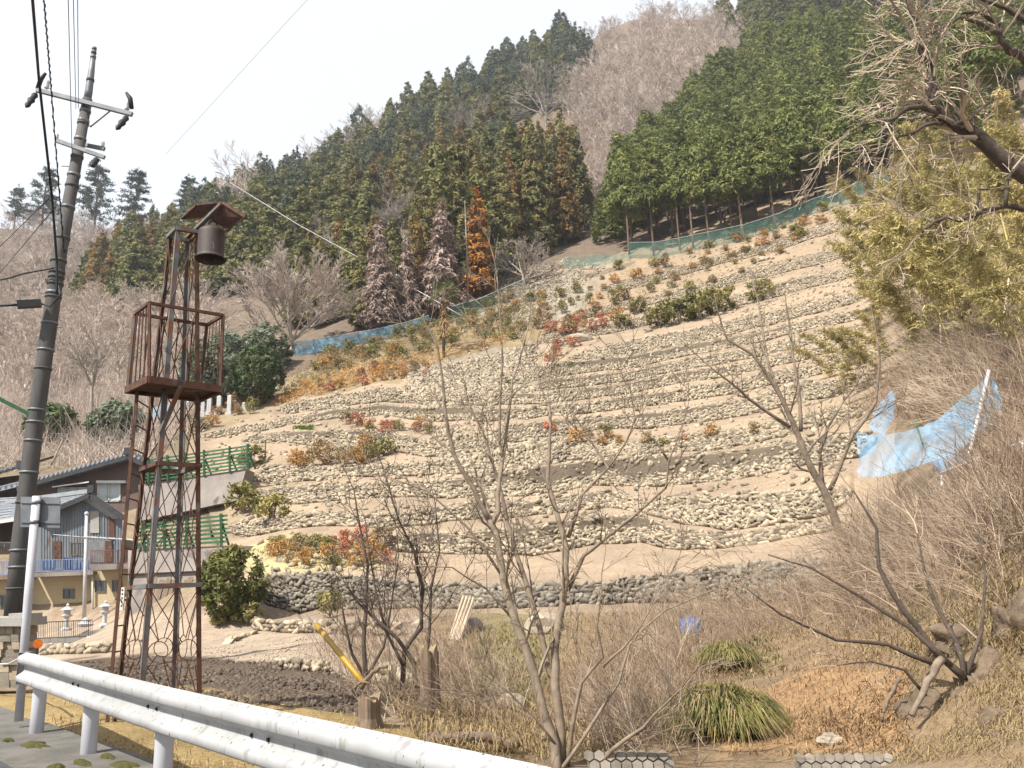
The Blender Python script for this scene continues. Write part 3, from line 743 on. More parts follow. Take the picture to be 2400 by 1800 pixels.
# ------------------------------------------------------------------ instances
def inst(name, parts, loc, label, cat, group=None, rz=0.0, sc=1.0, tilt=(0, 0), sz=None):
    o = bpy.data.objects.new(name, None); COL.objects.link(o); o.location = loc; o.rotation_euler = (tilt[0], tilt[1], rz)
    o.scale = (sc, sc, sz or sc); o.empty_display_size = .1
    tag(o, label, cat, group, 'thing')
    for pn, me in parts:
        c = bpy.data.objects.new(pn, me); COL.objects.link(c); c.parent = o
    return o
def poisson_px(poly, dmin, rng, tries=1500, kind='ground'):
    """pixel positions inside poly whose ground points keep dmin metres apart"""
    cand = scatter_px(poly, tries, rng); xs = np.array([c[0] for c in cand]); ys = np.array([c[1] for c in cand])
    Y = hitY(xs, ys); pts = P3(xs, ys, Y); ok = Y < 365
    keep = []
    for p in pts[ok]:
        if all((p[0] - q[0]) ** 2 + (p[1] - q[1]) ** 2 > dmin * dmin for q in keep): keep.append(p)
    return keep

SG_A = [sugi(20 + i, 16, 2.9, .06, 250, M_cedar, 30, .42, .38, sharp=.62) for i in range(3)]
SG_O = [sugi(30 + i, 16, 2.2, .05, 240, (M_cedar_olive, M_cedar_olive, M_cedar_rust, M_cedar)[i], 30, .36, .42, sharp=.72) for i in range(4)]
SG_D = [sugi(40 + i, 17, 3.2, .08, 250, M_cedar_dark, 30, .42, .38, sharp=.62) for i in range(2)]
SG_DEAD = [sugi(50 + i, 15, 2.0, .08, 230, M_cedar_dead, 14, .42, .4, True) for i in range(2)]
SG_OR = [sugi(60, 14, 1.5, .04, 200, M_cedar_orange, 22, .34, .6, sharp=.6)]
HK = [hinoki(70 + i, 14, 2.2, (.42, .48, .52)[i % 3]) for i in range(4)]
HK_low = [hinoki(80 + i, 13, 2.5, .1, 190) for i in range(2)]
PN = [pine(90 + i) for i in range(2)]
BT = [bare_tree(100 + i, 10, .15, M_bark_g, .22, 3, .022, n_main=6) for i in range(4)]
BT_P = [bare_tree(110 + i, 12, .2, M_bark_p, .4, 3, .024, n_main=7, fan=60) for i in range(2)]

def forest(name, poly, protos, hr, dmin, seed, label, group, h0, cat='tree', widen=(1.0, 1.35), tries=1500):
    rng = np.random.default_rng(seed); n = 0
    for p in poisson_px(poly, dmin, rng, tries):
        h = rng.uniform(*hr); pr = protos[int(rng.integers(len(protos)))]; s = h / h0
        w = s * rng.uniform(*widen)
        inst(name, pr, Vector(p) - Vector((0, 0, .2)), label, cat, group, rng.uniform(0, 6.28), w, (rng.normal(0, .02), rng.normal(0, .02)), s); n += 1
    return n
cnt = {}
# ridge cedars, dark, along the skyline
cnt['ridge'] = forest('cedar_tree', [(420,560),(600,500),(780,420),(930,330),(1060,250),(1180,170),(1320,120),(1400,160),(1330,260),(1180,300),(1060,330),(950,420),(800,500),(640,560),(480,610)], SG_A + SG_D, (13, 19), 5.0, 1, 'dark green cedar in the forest running up the sky-line ridge', 'ridge cedars', 16, tries=900)
cnt['mid'] = forest('cedar_tree', [(480,620),(640,570),(800,510),(950,430),(1080,380),(1180,350),(1200,430),(1050,500),(900,560),(760,640),(600,690),(520,680)], SG_A + SG_A + SG_D + SG_O, (12, 17), 4.6, 2, 'olive green cedar on the middle of the slope below the ridge', 'mid slope cedars', 16, tries=800)
cnt['left'] = forest('cedar_tree', [(160,720),(260,640),(380,590),(480,580),(560,640),(520,700),(400,720),(260,745)], SG_A + SG_O, (12, 16), 4.6, 3, 'olive green cedar on the slope behind the bell tower', 'cedars behind the bell tower', 16, tries=600)
# front stand of cedars above the terraces
front_line = [(705,782),(745,776),(790,768),(840,772),(900,775),(960,760),(1000,742),(1055,735),(1100,700),(1150,668),(1200,645),(1250,625),(1300,600),(1345,585)]
cnt['front'] = forest('cedar_tree', [(700,775),(850,770),(980,745),(980,690),(850,710),(700,735)], SG_O + SG_A, (9.5, 12.5), 2.9, 4, 'olive green cedar in the low end of the front stand above the blue net', 'front stand cedars above the blue net', 16, tries=500, widen=(.85, 1.1))
cnt['front2'] = forest('cedar_tree', [(980,745),(1050,720),(1200,630),(1330,575),(1380,520),(1300,500),(1150,560),(1000,640)], SG_O + SG_O + SG_A, (15, 20), 3.1, 5, 'olive and rust tinged cedar in the tall end of the front stand near the scree', 'front stand cedars near the scree', 16, tries=600, widen=(.85, 1.05))
def px_tree(name, parts, x, y, h, h0, label, cat, group=None, rz=None, w=1.0, hill=False, tilt=(0, 0), dz=0.0):
    g = hp(x, y) if hill else ground(x, y)
    s = h / h0
    return inst(name, parts, g - Vector((0, 0, .15 - dz)), label, cat, group, RND.uniform(0, 6.28) if rz is None else rz, s * w, tilt, s)
px_tree('cedar_tree', SG_OR[0], 1125, 695, 13.5, 14, 'slender cedar with bright orange foliage in the front stand', 'tree', w=1.05)
px_tree('dead_cedar', SG_DEAD[0], 890, 782, 12.5, 15, 'dead pinkish brown cedar standing behind the blue net', 'tree', w=1.15)
px_tree('dead_cedar', SG_DEAD[1], 1040, 745, 13.5, 15, 'dead grey brown cedar behind the palm, broadest of the dead ones', 'tree', w=1.2)
px_tree('dead_cedar', SG_DEAD[1], 955, 765, 10, 15, 'small dead cedar between two larger dead ones', 'tree', rz=2.2)
_t = MB(); _t.tube([(0, 0, -.3), (.05, 0, 6), (-.05, .05, 13.5)], [.16, .13, .03], 7)
for k in range(26):
    a = k * 2.4; z = 5 + k * .32; l = 1.1 * (1 - k / 34); _t.tube([(0, 0, z), (math.cos(a) * l, math.sin(a) * l, z - .12)], [.025, .01], 3)
_me = new_mesh('trunk', _t.v, _t.f, M_bark_p, True)
px_tree('dead_tree', [('trunk', _me)], 1097, 722, 13, 13.5, 'bare standing dead trunk with stub branches left of the orange cedar', 'tree')
# cypress plantation on the right with bare lower trunks
hk_front = [(1475,598),(1533,603),(1594,590),(1663,578),(1742,562),(1817,540),(1895,507),(1970,480),(1718,556),(1865,512),(1625,585),(2035,455)]
for i, (x, y) in enumerate(hk_front):
    k = sorted(q[0] for q in hk_front).index(x)
    px_tree('cypress_tree', HK[i % 4], x, y, RND.uniform(12.5, 15), 13, 'cypress with bare trunk by the green net, %s along the net from the scree' % ('first second third fourth fifth sixth seventh eighth ninth tenth eleventh twelfth'.split()[k]), 'tree', 'front row cypress trees', w=RND.uniform(.95, 1.1))
cnt['hinoki'] = forest('cypress_tree', [(1480,590),(1660,560),(1820,520),(1980,455),(2060,410),(2060,180),(1960,120),(1800,150),(1650,290),(1540,420),(1450,510)], HK, (12, 15), 3.1, 6, 'bright green cypress in the dense plantation above the terraces', 'cypress plantation', 13, tries=900)
cnt['hinoki2'] = forest('cypress_tree', [(1980,140),(2100,100),(2400,60),(2400,330),(2250,380),(2090,400),(2060,300)], HK_low + HK, (11, 14), 4.2, 7, 'cypress on the steep slope behind the gnarled cherry branch', 'cypress behind the cherry', 13, tries=400)
cnt['edge'] = forest('cypress_tree', [(1405,560),(1470,480),(1550,400),(1600,330),(1570,420),(1500,520),(1440,590)], HK_low, (8, 11), 4.0, 8, 'low branched cypress at the open edge of the plantation', 'edge cypress', 13, tries=120)
cnt['topright'] = forest('cedar_tree', [(1690,130),(1800,90),(2000,60),(2150,40),(2100,-60),(1700,-40)], SG_A, (13, 17), 5, 9, 'dark cedar above the bare wood at the top of the slope', 'cedars at the top of the slope', 16, tries=200)
# bare woods
cnt['bare'] = forest('bare_tree', [(1340,150),(1420,90),(1560,60),(1700,60),(1760,130),(1680,250),(1590,330),(1480,370),(1380,340),(1320,260)], BT, (8, 13), 4.4, 10, 'leafless grey pink tree in the wood near the summit', 'leafless summit wood', 10, tries=900, widen=(.9, 1.3))
cnt['bare2'] = forest('bare_tree', [(1280,420),(1330,330),(1500,350),(1560,370),(1450,460),(1380,520)], BT, (4, 7), 3.4, 11, 'low leafless tree in the gap between the cedars and the cypress', 'leafless trees in the gap', 10, tries=300, widen=(1.1, 1.5))
cnt['bare3'] = forest('bare_tree', [(0,760),(160,720),(300,760),(420,740),(480,800),(460,900),(330,900),(160,930),(0,960)], BT, (5, 9), 4.6, 12, 'leafless grey tree on the brushy slope behind the houses', 'leafless trees behind the houses', 10, tries=500, widen=(1.0, 1.4))
cnt['bare4'] = forest('bare_tree', [(-20,600),(60,545),(170,570),(300,580),(430,560),(330,620),(240,660),(160,700),(-20,740)], BT, (8, 13), 5, 13, 'leafless tree on the far hillside behind the power pole', 'leafless far hillside trees', 10, tries=420, widen=(1, 1.3))
cnt['bare5'] = forest('bare_tree', [(600,480),(700,420),(860,330),(900,310),(840,400),(720,460)], BT, (11, 15), 6, 14, 'hazy leafless tree on the far ridge against the sky', 'leafless far ridge trees', 10, tries=160)
cnt['bare6'] = forest('bare_tree', [(560,690),(700,620),(860,560),(960,520),(900,600),(740,680),(640,730)], BT + BT_P, (6, 9), 6, 15, 'pale leafless tree in the clearing between cedar stands', 'leafless trees between cedar stands', 10, tries=100)
px_tree('bare_tree', BT_P[0], 1105, 385, 19, 12, 'tall pale leafless tree standing out before the dark cedars', 'tree', w=1.05)
px_tree('bare_tree', BT_P[1], 1280, 340, 22, 12, 'broad pale leafless tree below the summit wood', 'tree', w=1.1)
px_tree('bare_tree', BT[1], 560, 560, 22, 10, 'leafless tree rising above the ridge left of the cable', 'tree', w=.9)
_w = bare_tree(131, 9, .17, M_bark_g, .14, 4, .016, ang=(14, 36), kids=(5, 6), n_main=10, fan=66)
px_tree('bare_tree', _w, 672, 838, 9.3, 9, 'broad fan shaped leafless tree at the end of the blue net', 'tree', w=1.1)
_w = bare_tree(132, 7, .2, M_bark_p, .12, 3, .02, n_main=9, fan=80)
px_tree('bare_tree', _w, 1230, 668, 6.5, 7, 'drooping pale leafless tree at the corner of the scree', 'tree', w=1.2)
px_tree('bare_tree', BT_P[0], 215, 1000, 9.5, 12, 'slim leafless tree beside the power pole on the bare bank', 'tree', w=1.0)
# pines on the far left hill
for (x, y, h, l) in [(95,575,26,'tall pine left of the power pole on the far hill'), (215,590,30,'tall dark pine right behind the power pole'), (30,560,17,'small pine at the far end of the hill'), (310,590,27,'flat topped pine between pole and bell tower'), (435,560,19,'small pointed conifer on the ridge above the bell')]:
    px_tree('pine_tree', PN[int(x) % 2], x, y, h, 18, l, 'tree', w=.95)
# ------------------------------------------------------------------ sticks and blades (numpy)
def sticks(Pt, D, L, r, rng, curve=.25, mtl=None):
    """three-sided curved sticks; Pt (n,3), D (n,3)"""
    n = len(Pt); D = D / (np.linalg.norm(D, axis=1)[:, None] + 1e-9); L = np.broadcast_to(L, (n,))[:, None]; r = np.broadcast_to(r, (n,))[:, None]
    c = rng.normal(0, curve, (n, 3)) * L; c[:, 2] -= .3 * curve * L[:, 0]
    k0 = Pt; k1 = Pt + D * L * .5 + c * .3; k2 = Pt + D * L + c
    x = np.cross(D, rng.normal(0, 1, (n, 3))); x /= np.linalg.norm(x, axis=1)[:, None] + 1e-9; y = np.cross(D, x)
    V = []
    for k, f in ((k0, 1.0), (k1, .7), (k2, .3)):
        for q in range(3):
            a = 2.0944 * q; V.append(k + (x * math.cos(a) + y * math.sin(a)) * r * f)
    V = np.stack(V, 1)
    f = []
    for k in range(2):
        for q in range(3):
            a = k * 3 + q; b = k * 3 + (q + 1) % 3; f.append((a, b, b + 3, a + 3))
    F = (np.array(f)[None] + (np.arange(n) * 9)[:, None, None]).reshape(-1, 4)
    return V.reshape(-1, 3), F
def blades(Pt, D, L, w, rng, bend=.5):
    """flat arching grass blades"""
    n = len(Pt); D = D / (np.linalg.norm(D, axis=1)[:, None] + 1e-9); L = np.broadcast_to(L, (n,))[:, None]; w = np.broadcast_to(w, (n,))[:, None]
    h = np.stack([D[:, 0], D[:, 1], np.zeros(n)], 1) + rng.normal(0, .2, (n, 3)) * [1, 1, 0]; h /= np.linalg.norm(h, axis=1)[:, None] + 1e-9
    s = np.cross(h, [0, 0, 1.0])
    m = Pt + D * L * .55; e = m + (D * (1 - bend) + h * bend - np.array([0, 0, bend * .8])) * L * .5
    V = np.stack([Pt - s * w, Pt + s * w, m + s * w * .8, m - s * w * .8, e], 1)
    f4 = np.array([(0, 1, 2, 3)]); f3 = np.array([(3, 2, 4)])
    o = (np.arange(n) * 5)[:, None, None]
    F = np.vstack([(np.array([(0, 1, 2)]) + o).reshape(-1, 3), (np.array([(0, 2, 3)]) + o).reshape(-1, 3), (f3 + o).reshape(-1, 3)])
    return V.reshape(-1, 3), F
def region_pts(poly, n, rng, hillside=False):
    c = scatter_px(poly, n, rng); xs = np.array([q[0] for q in c]); ys = np.array([q[1] for q in c])
    if hillside:
        Y = dS(xs, ys) + np.array([float(shift(x, y)) for x, y in zip(xs, ys)])
    else: Y = hitY(xs, ys)
    return P3(xs, ys, Y)
def stuff(name, V, F, mtl, label, cat):
    o = link(name, fast_mesh(name, V, F, mtl)); return tag(o, label, cat, kind='stuff')
M_drygrass = mat('dry_grass', (.40, .30, .155), (.26, .185, .09), .85, 1.2, isl_var=.35, trans=.15)
M_straw = mat('straw_litter', (.42, .27, .135), (.27, .165, .085), .85, 1.5, isl_var=.35)
M_sedge = mat('green_sedge', (.27, .235, .07), (.12, .13, .035), .7, 2, isl_var=.4, trans=.2)
M_weed = mat('green_weeds', (.21, .20, .075), (.13, .14, .05), .8, 2, isl_var=.35, trans=.2)
M_freshgrass = mat('fresh_grass', (.20, .30, .06), (.13, .22, .045), .8, 2, isl_var=.3, trans=.2)
rng = np.random.default_rng(77)

# brush on the left slope, scrub under the woods
def brush(name, polys, label, mtl, rng, L=(.8, 2.2), r=.02, updir=(0, 0, 1), spread=.6):
    parts = []
    for poly, n in polys:
        p = region_pts(poly, n // 7, rng); p = np.repeat(p, 7, 0) + rng.normal(0, .35, (len(p) * 7, 3)) * [1, 1, .15]
        d = rng.normal(0, spread, (len(p), 3)) + np.array(updir)
        parts.append(sticks(p, d, rng.uniform(*L, len(p)), r * rng.uniform(.6, 1.2, len(p)), rng))
    V, F = join(parts); return stuff(name, V, F, mtl, label, 'brush')
brush('hillside_brush', [([(-60,960),(0,640),(160,720),(480,760),(470,930),(440,985),(300,1010),(100,1050),(-60,1060)], 9000), ([(-60,960),(470,930),(450,1030),(330,1080),(200,1100),(-60,1120)], 3500)], 'grey leafless brush covering the slope behind the houses', M_bark_g, rng, (1.0, 2.6), .028)
brush('clearing_brush', [([(560,700),(700,620),(1000,500),(1200,440),(1330,340),(1560,340),(1480,480),(1380,560),(1250,560),(950,640),(700,740)], 4200), ([(1300,260),(1420,90),(1750,80),(1700,260),(1550,360),(1400,360)], 5000), ([(0,560),(240,620),(420,600),(560,520),(860,330),(900,420),(600,600),(300,720),(0,760)], 3500)], 'grey pink leafless scrub between the trees on the upper slope', M_bark_g, rng, (1.5, 4), .045)
brush('bank_brush', [([(740,1560),(860,1380),(1020,1330),(1120,1420),(1100,1640),(1010,1700),(900,1660)], 2600), ([(1330,1700),(1420,1480),(1560,1400),(1700,1420),(1640,1560),(1560,1760),(1400,1790)], 2600), ([(1640,1430),(1900,1330),(2060,1290),(2150,1400),(2100,1500),(1900,1480),(1700,1520)], 2600)], 'fine purplish leafless twigs tangled over the near bank', M_twig, rng, (.35, 1.0), .0055, (-.15, -.1, 1), .55)
brush('thicket_brush', [([(2030,960),(2120,860),(2250,900),(2420,850),(2450,980),(2330,1010),(2250,960),(2150,1000)], 2400), ([(2300,1060),(2450,1000),(2450,1250),(2250,1340),(2000,1340),(1980,1260),(2290,1200)], 3000), ([(2080,560),(2400,520),(2450,900),(2250,930),(2110,860)], 2500)], 'tan leafless thicket covering the steep bank around the nets', M_twig, rng, (.5, 1.7), .011, (-.5, -.2, .8), .6)
# forest floor litter stays bare earth; straw litter and dry grass on the near banks
p = region_pts([(1640,1560),(1900,1480),(2130,1560),(2140,1770),(1700,1775),(1560,1700)], 7000, rng)
d = rng.normal(0, .8, (len(p), 3)) + [-.2, -.3, .25]
V1 = blades(p, d, rng.uniform(.08, .26, len(p)), .006, rng, .6)
p = region_pts([(960,1500),(1300,1440),(1640,1440),(1640,1600),(1400,1780),(1000,1770),(900,1640)], 9000, rng)
d = rng.normal(0, .55, (len(p), 3)) + [0, -.2, .8]
V2 = blades(p, d, rng.uniform(.12, .42, len(p)), .006, rng, .7)
V, F = join([V1]); stuff('straw_litter', V, F, M_straw, 'orange brown straw and leaf litter on the stream bank', 'litter')
p3 = region_pts([(60,1640),(300,1600),(560,1630),(880,1680),(1200,1790),(900,1900),(200,1760)], 6000, rng)
d3 = rng.normal(0, .6, (len(p3), 3)) + [0, 0, .6]
V3 = blades(p3, d3, rng.uniform(.04, .12, len(p3)), .004, rng, .6)
p4 = region_pts([(1600,1380),(1900,1330),(2400,1230),(2400,1520),(2150,1560),(1900,1500),(1640,1600)], 6000, rng)
d4 = rng.normal(0, .5, (len(p4), 3)) + [-.3, -.3, .5]
V4 = blades(p4, d4, rng.uniform(.12, .4, len(p4)), .007, rng, .7)
p5 = region_pts([(2150,1480),(2400,1400),(2400,1800),(2100,1790)], 5000, rng)
V5 = blades(p5, rng.normal(0, .6, (len(p5), 3)) + [-.3, -.5, .1], rng.uniform(.08, .22, len(p5)), .004, rng, .8)
V, F = join([V2, V3, V4, V5]); stuff('dry_grass', V, F, M_drygrass, 'dry yellow brown grass along the banks and behind the guardrail', 'grass')
p = region_pts([(1110,1470),(1260,1450),(1300,1560),(1250,1680),(1130,1640)], 1500, rng)
V, F = blades(p, rng.normal(0, .6, (len(p), 3)) + [0, -.2, .7], rng.uniform(.06, .2, len(p)), .012, rng, .6)
p = region_pts([(1700,1520),(1790,1480),(1850,1560),(1740,1600)], 500, rng)
Vb = blades(p, rng.normal(0, .6, (len(p), 3)) + [0, -.2, .7], rng.uniform(.06, .2, len(p)), .012, rng, .6)
V, F = join([(V, F), Vb]); stuff('green_weeds', V, F, M_weed, 'low green weeds growing on the near bank', 'weeds')
p = region_pts([(1180,892),(1270,868),(1345,850),(1340,862),(1250,885),(1190,902)], 900, rng, True); V, F = blades(p, rng.normal(0, .5, (len(p), 3)) + [0, 0, .8], .3, .03, rng)
p = region_pts([(685,1008),(700,1000),(735,1000),(735,1008)], 300, rng, True); V2 = blades(p, rng.normal(0, .5, (len(p), 3)) + [0, 0, .8], .3, .03, rng)
p = region_pts([(580,1290),(720,1255),(760,1270),(640,1310)], 700, rng, True); V3 = blades(p, rng.normal(0, .5, (len(p), 3)) + [0, 0, .6], .14, .015, rng)
V, F = join([(V, F), V2, V3]); stuff('fresh_grass', V, F, M_freshgrass, 'bright fresh grass on a few terrace edges', 'grass')

# ------------------------------------------------------------------ shrubs on the terraces
def shrub(seed, m, h=.9, r=.45, k=30, per=18, leaf=.085, stems=7):
    rng = np.random.default_rng(seed); az = rng.uniform(0, 6.28, k); t = rng.uniform(.3, 1, k); rr = r * np.sqrt(rng.uniform(0, 1, k)) * (1.15 - .5 * t)
    C = np.stack([rr * np.cos(az), rr * np.sin(az), t * h], 1); N = C - [0, 0, h * .4]; N /= np.linalg.norm(N, axis=1)[:, None] + 1e-9
    V, F = leaf_tris(C, N, per, .17, leaf, rng, 1.8, .4)
    mb = MB()
    for i in range(stems):
        a = rng.uniform(0, 6.28); e = rng.uniform(.2, 1) * r * .7
        mb.tube([(0, 0, -.1), (e * .4 * math.cos(a), e * .4 * math.sin(a), h * .45), (e * math.cos(a), e * math.sin(a), h * .9)], [.016, .012, .006], 3, cap=False)
    return [('stem', new_mesh('stem', mb.v, mb.f, M_bark_m)), ('foliage', fast_mesh('foliage', V, F, m))]
SH = {c: [shrub(200 + 10 * i + j, m) for j in range(2)] for i, (c, m) in enumerate([('green', M_nand_g), ('orange', M_nand_o), ('red', M_nand_r), ('brown', M_nand_b)])}
def shrubs(poly, n, mix, seed, label, group, hr=(.7, 1.5), dmin=.9):
    rng = np.random.default_rng(seed); kept = []
    for (x, y) in scatter_px(poly, n * 4, rng):
        g = hp(x, y)
        if any((g.x - q.x) ** 2 + (g.y - q.y) ** 2 < dmin ** 2 for q in kept): continue
        kept.append(g); c = mix[int(rng.integers(len(mix)))]; h = rng.uniform(*hr)
        inst('nandina_shrub', SH[c][int(rng.integers(2))], g - Vector((0, 0, .05)), label % c, 'shrub', group + ', ' + c, rng.uniform(0, 6.28), h * rng.uniform(.9, 1.5), (0, 0), h)
        if len(kept) >= n: break
shrubs([(690,880),(800,820),(950,775),(1080,735),(1200,700),(1290,690),(1290,770),(1200,800),(1100,800),(1000,835),(900,850),(760,880)], 90, ['green', 'green', 'orange', 'brown', 'green', 'brown'], 1, 'low %s nandina shrub on the bank below the cedars', 'bank nandina shrubs', (.7, 1.4), .75)
shrubs([(640,945),(760,895),(900,860),(1010,850),(1000,880),(860,905),(720,930),(640,955)], 34, ['orange', 'red', 'orange', 'brown'], 2, 'low %s nandina shrub along the lower edge of the bank', 'bank edge nandina shrubs', (.5, .95), .8)
shrubs([(1300,700),(1420,640),(1560,600),(1760,545),(1900,480),(1960,500),(1850,590),(1700,660),(1560,710),(1440,750),(1330,790)], 70, ['green', 'brown', 'orange', 'green', 'brown'], 3, 'small %s shrub on the upper terraces below the green net', 'upper terrace shrubs', (.6, 1.4), 1.3)
shrubs([(1290,770),(1400,735),(1420,760),(1340,830),(1270,860)], 22, ['red', 'orange', 'red'], 4, 'bright %s nandina shrub beside the boulder on the upper terraces', 'boulder nandina shrubs', (.6, 1.1), .8)
shrubs([(690,1085),(800,1075),(900,1065),(900,1085),(800,1098),(700,1100)], 16, ['green', 'brown', 'orange'], 5, '%s shrub in the row below the broad rubble face', 'rubble face shrubs', (.8, 1.4), .8)
shrubs([(780,1000),(830,990),(900,1005),(1010,1000),(1010,1025),(860,1012)], 12, ['green', 'orange', 'brown', 'red'], 6, '%s shrub on the terrace above the broad rubble face', 'shrubs above the rubble face', (.6, 1.1), .8)
shrubs([(640,1290),(760,1265),(900,1270),(910,1325),(760,1335),(640,1330)], 34, ['orange', 'brown', 'orange', 'red', 'green'], 7, '%s shrub on the lowest terrace near the camellia', 'lowest terrace shrubs', (.45, .9), .6)
shrubs([(1280,1010),(1500,1030),(1560,1045),(1800,1000),(1820,1010),(1560,1060),(1290,1040)], 12, ['brown', 'orange', 'green', 'red'], 8, '%s shrub on the terrace above the fourth wall', 'mid terrace shrubs', (.5, .9), .8)
shrubs([(430,1000),(600,930),(640,950),(520,1005),(430,1030)], 14, ['brown', 'green', 'orange'], 9, '%s shrub below the gravestones', 'gravestone shrubs', (.7, 1.3), .9)
def cover(name, poly, n, mtl, label, seed, h=(.2, .9), leaf=.09):
    rg = np.random.default_rng(seed); p = region_pts(poly, n, rng, True); p[:, 2] += rg.uniform(*h, n); N = rg.normal(0, .4, (n, 3)) + [0, -.3, .8]; N /= np.linalg.norm(N, axis=1)[:, None]
    V, F = leaf_tris(p, N, 12, .24, leaf, rg, 1.8, .4); return stuff(name, V, F, mtl, label, 'shrubs')
BANK = [(640,925),(700,880),(800,822),(950,778),(1080,738),(1200,700),(1270,690),(1260,770),(1180,800),(1080,805),(1000,840),(900,860),(780,890),(660,945)]
cover('green_shrub_cover', BANK, 900, M_nand_g, 'dense low green shrub growth covering the bank under the cedars', 31)
cover('brown_shrub_cover', BANK, 800, M_nand_b, 'dense low brown shrub growth covering the bank under the cedars', 32)
cover('orange_shrub_cover', [(630,950),(760,885),(900,850),(1020,830),(1200,790),(1180,810),(1000,860),(860,895),(660,955)], 600, M_nand_o, 'dense low orange shrub growth along the lower edge of the bank', 33, (.1, .6))
cover('terrace_shrub_cover', [(1300,720),(1420,650),(1560,605),(1760,548),(1900,485),(1900,560),(1700,650),(1560,700),(1440,745),(1330,790)], 420, M_nand_b, 'thin brown shrub growth on the upper terraces', 34, (.1, .6))
BIGSH = [shrub(260 + i, M_nand_g, 1.0, .6, 40, 16, .12, 9) for i in range(2)]
for (x, y, h, lb) in [(1545,768,2.0,'round yellow green shrub, lowest in the upper terrace row'),(1592,758,2.3,'large yellow green shrub in the middle of the terrace row'),(1640,748,2.5,'large grey green shrub right of the biggest terrace pair'),(1690,735,2.3,'green shrub at the far end of the terrace row'),(1495,735,1.5,'small yellow shrub on the bare tread'),(1785,705,1.9,'dark green shrub alone on a bare tread'),(1460,770,1.4,'low green shrub beside the fallen branch'),(640,1222,1.3,'dark green shrub growing out of the left wall'),(570,1205,1.6,'slim shrub at the corner of the concrete wall'),(1870,560,1.5,'round shrub just below the net posts'),(590,1095,1.3,'shrub at the end of the upper green barrier')]:
    inst('green_shrub', BIGSH[int(x) % 2], hp(x, y) - Vector((0, 0, .1)), lb, 'shrub', None, x, h * 1.15, (0, 0), h)

# ------------------------------------------------------------------ evergreen trees, camellia, palm
def round_tree(seed, m, h, r, bare, k=160, per=26, leaf=.28, spread=.5, flat=1.0):
    rng = np.random.default_rng(seed); C = sph(rng, k) * rng.uniform(.5, 1, (k, 1)) ** .5
    C[:, :2] *= (1 + .18 * np.sin(3 * np.arctan2(C[:, 1], C[:, 0]) + seed))[:, None]
    N = C / (np.linalg.norm(C, axis=1)[:, None] + 1e-9)
    C = C * [r, r, h * (1 - bare) / 2] + [0, 0, h * (1 + bare) / 2]
    V, F = leaf_tris(C, N, per, spread, leaf, rng, 1.7, .5)
    mb = MB(); mb.tube([(0, 0, -.3), (.05, 0, h * .4), (0, .05, h * .75)], [r * .1, r * .075, r * .03], 7)
    for i in range(5):
        a = i * 1.3; mb.tube([(0, 0, h * .35), (math.cos(a) * r * .4, math.sin(a) * r * .4, h * .6)], [r * .045, r * .02], 5)
    return [('trunk', new_mesh('trunk', mb.v, mb.f, M_bark_c, True)), ('crown', fast_mesh('crown', V, F, m))]
px_tree('evergreen_tree', round_tree(301, M_ever_grey, 6, 2.4, .15), 520, 950, 6.2, 6, 'grey green broadleaf evergreen behind the bell platform', 'tree', w=1.1)
px_tree('evergreen_tree', round_tree(302, M_ever, 6, 2.2, .12), 600, 955, 5.2, 6, 'glossy green broadleaf evergreen beside the gravestones', 'tree', w=1.05)
px_tree('evergreen_tree', round_tree(303, M_ever, 6, 2.0, .12), 470, 960, 5.6, 6, 'dark evergreen half hidden by the bell platform rails', 'tree', w=.95)
px_tree('evergreen_tree', round_tree(304, M_ever_grey, 6, 2.4, .15), 620, 880, 5.0, 6, 'grey evergreen below the fan shaped leafless tree', 'tree', w=1.1)
px_tree('evergreen_shrub', round_tree(305, M_ever, 2.6, 1.3, .05, 90), 115, 1040, 3.2, 2.6, 'dark round evergreen behind the power pole', 'shrub')
px_tree('evergreen_shrub', round_tree(306, M_ever_grey, 2.6, 1.5, .05, 90), 275, 1040, 3.0, 2.6, 'grey green bush above the brown house roof', 'shrub')
px_tree('cedar_tree', sugi(307, 14, 3.4, .05, 260, M_cedar_dark, 20), 1180, 350, 13, 14, 'spreading dark fir between the two pale leafless trees', 'tree', w=1.6)
_cam = round_tree(310, M_camellia, 2.5, 1.12, .04, 190, 30, .13, .22)
inst('camellia_shrub', _cam, ground(536, 1455) - Vector((0, 0, .05)), 'dense glossy camellia bush beside the concrete wall', 'shrub', None, .4, 1.0, (0, 0), 1.02)
for (x, y, h, lb) in [(580, 1468, .75, 'small yellow green shrub at the foot of the camellia'), (773, 1445, .8, 'small potted looking shrub at the rock face'), (510, 1470, .45, 'tiny green clump left of the camellia foot')]:
    inst('garden_shrub', BIGSH[x % 2], ground(x, y), lb, 'shrub', None, x, h * 1.1, (0, 0), h)
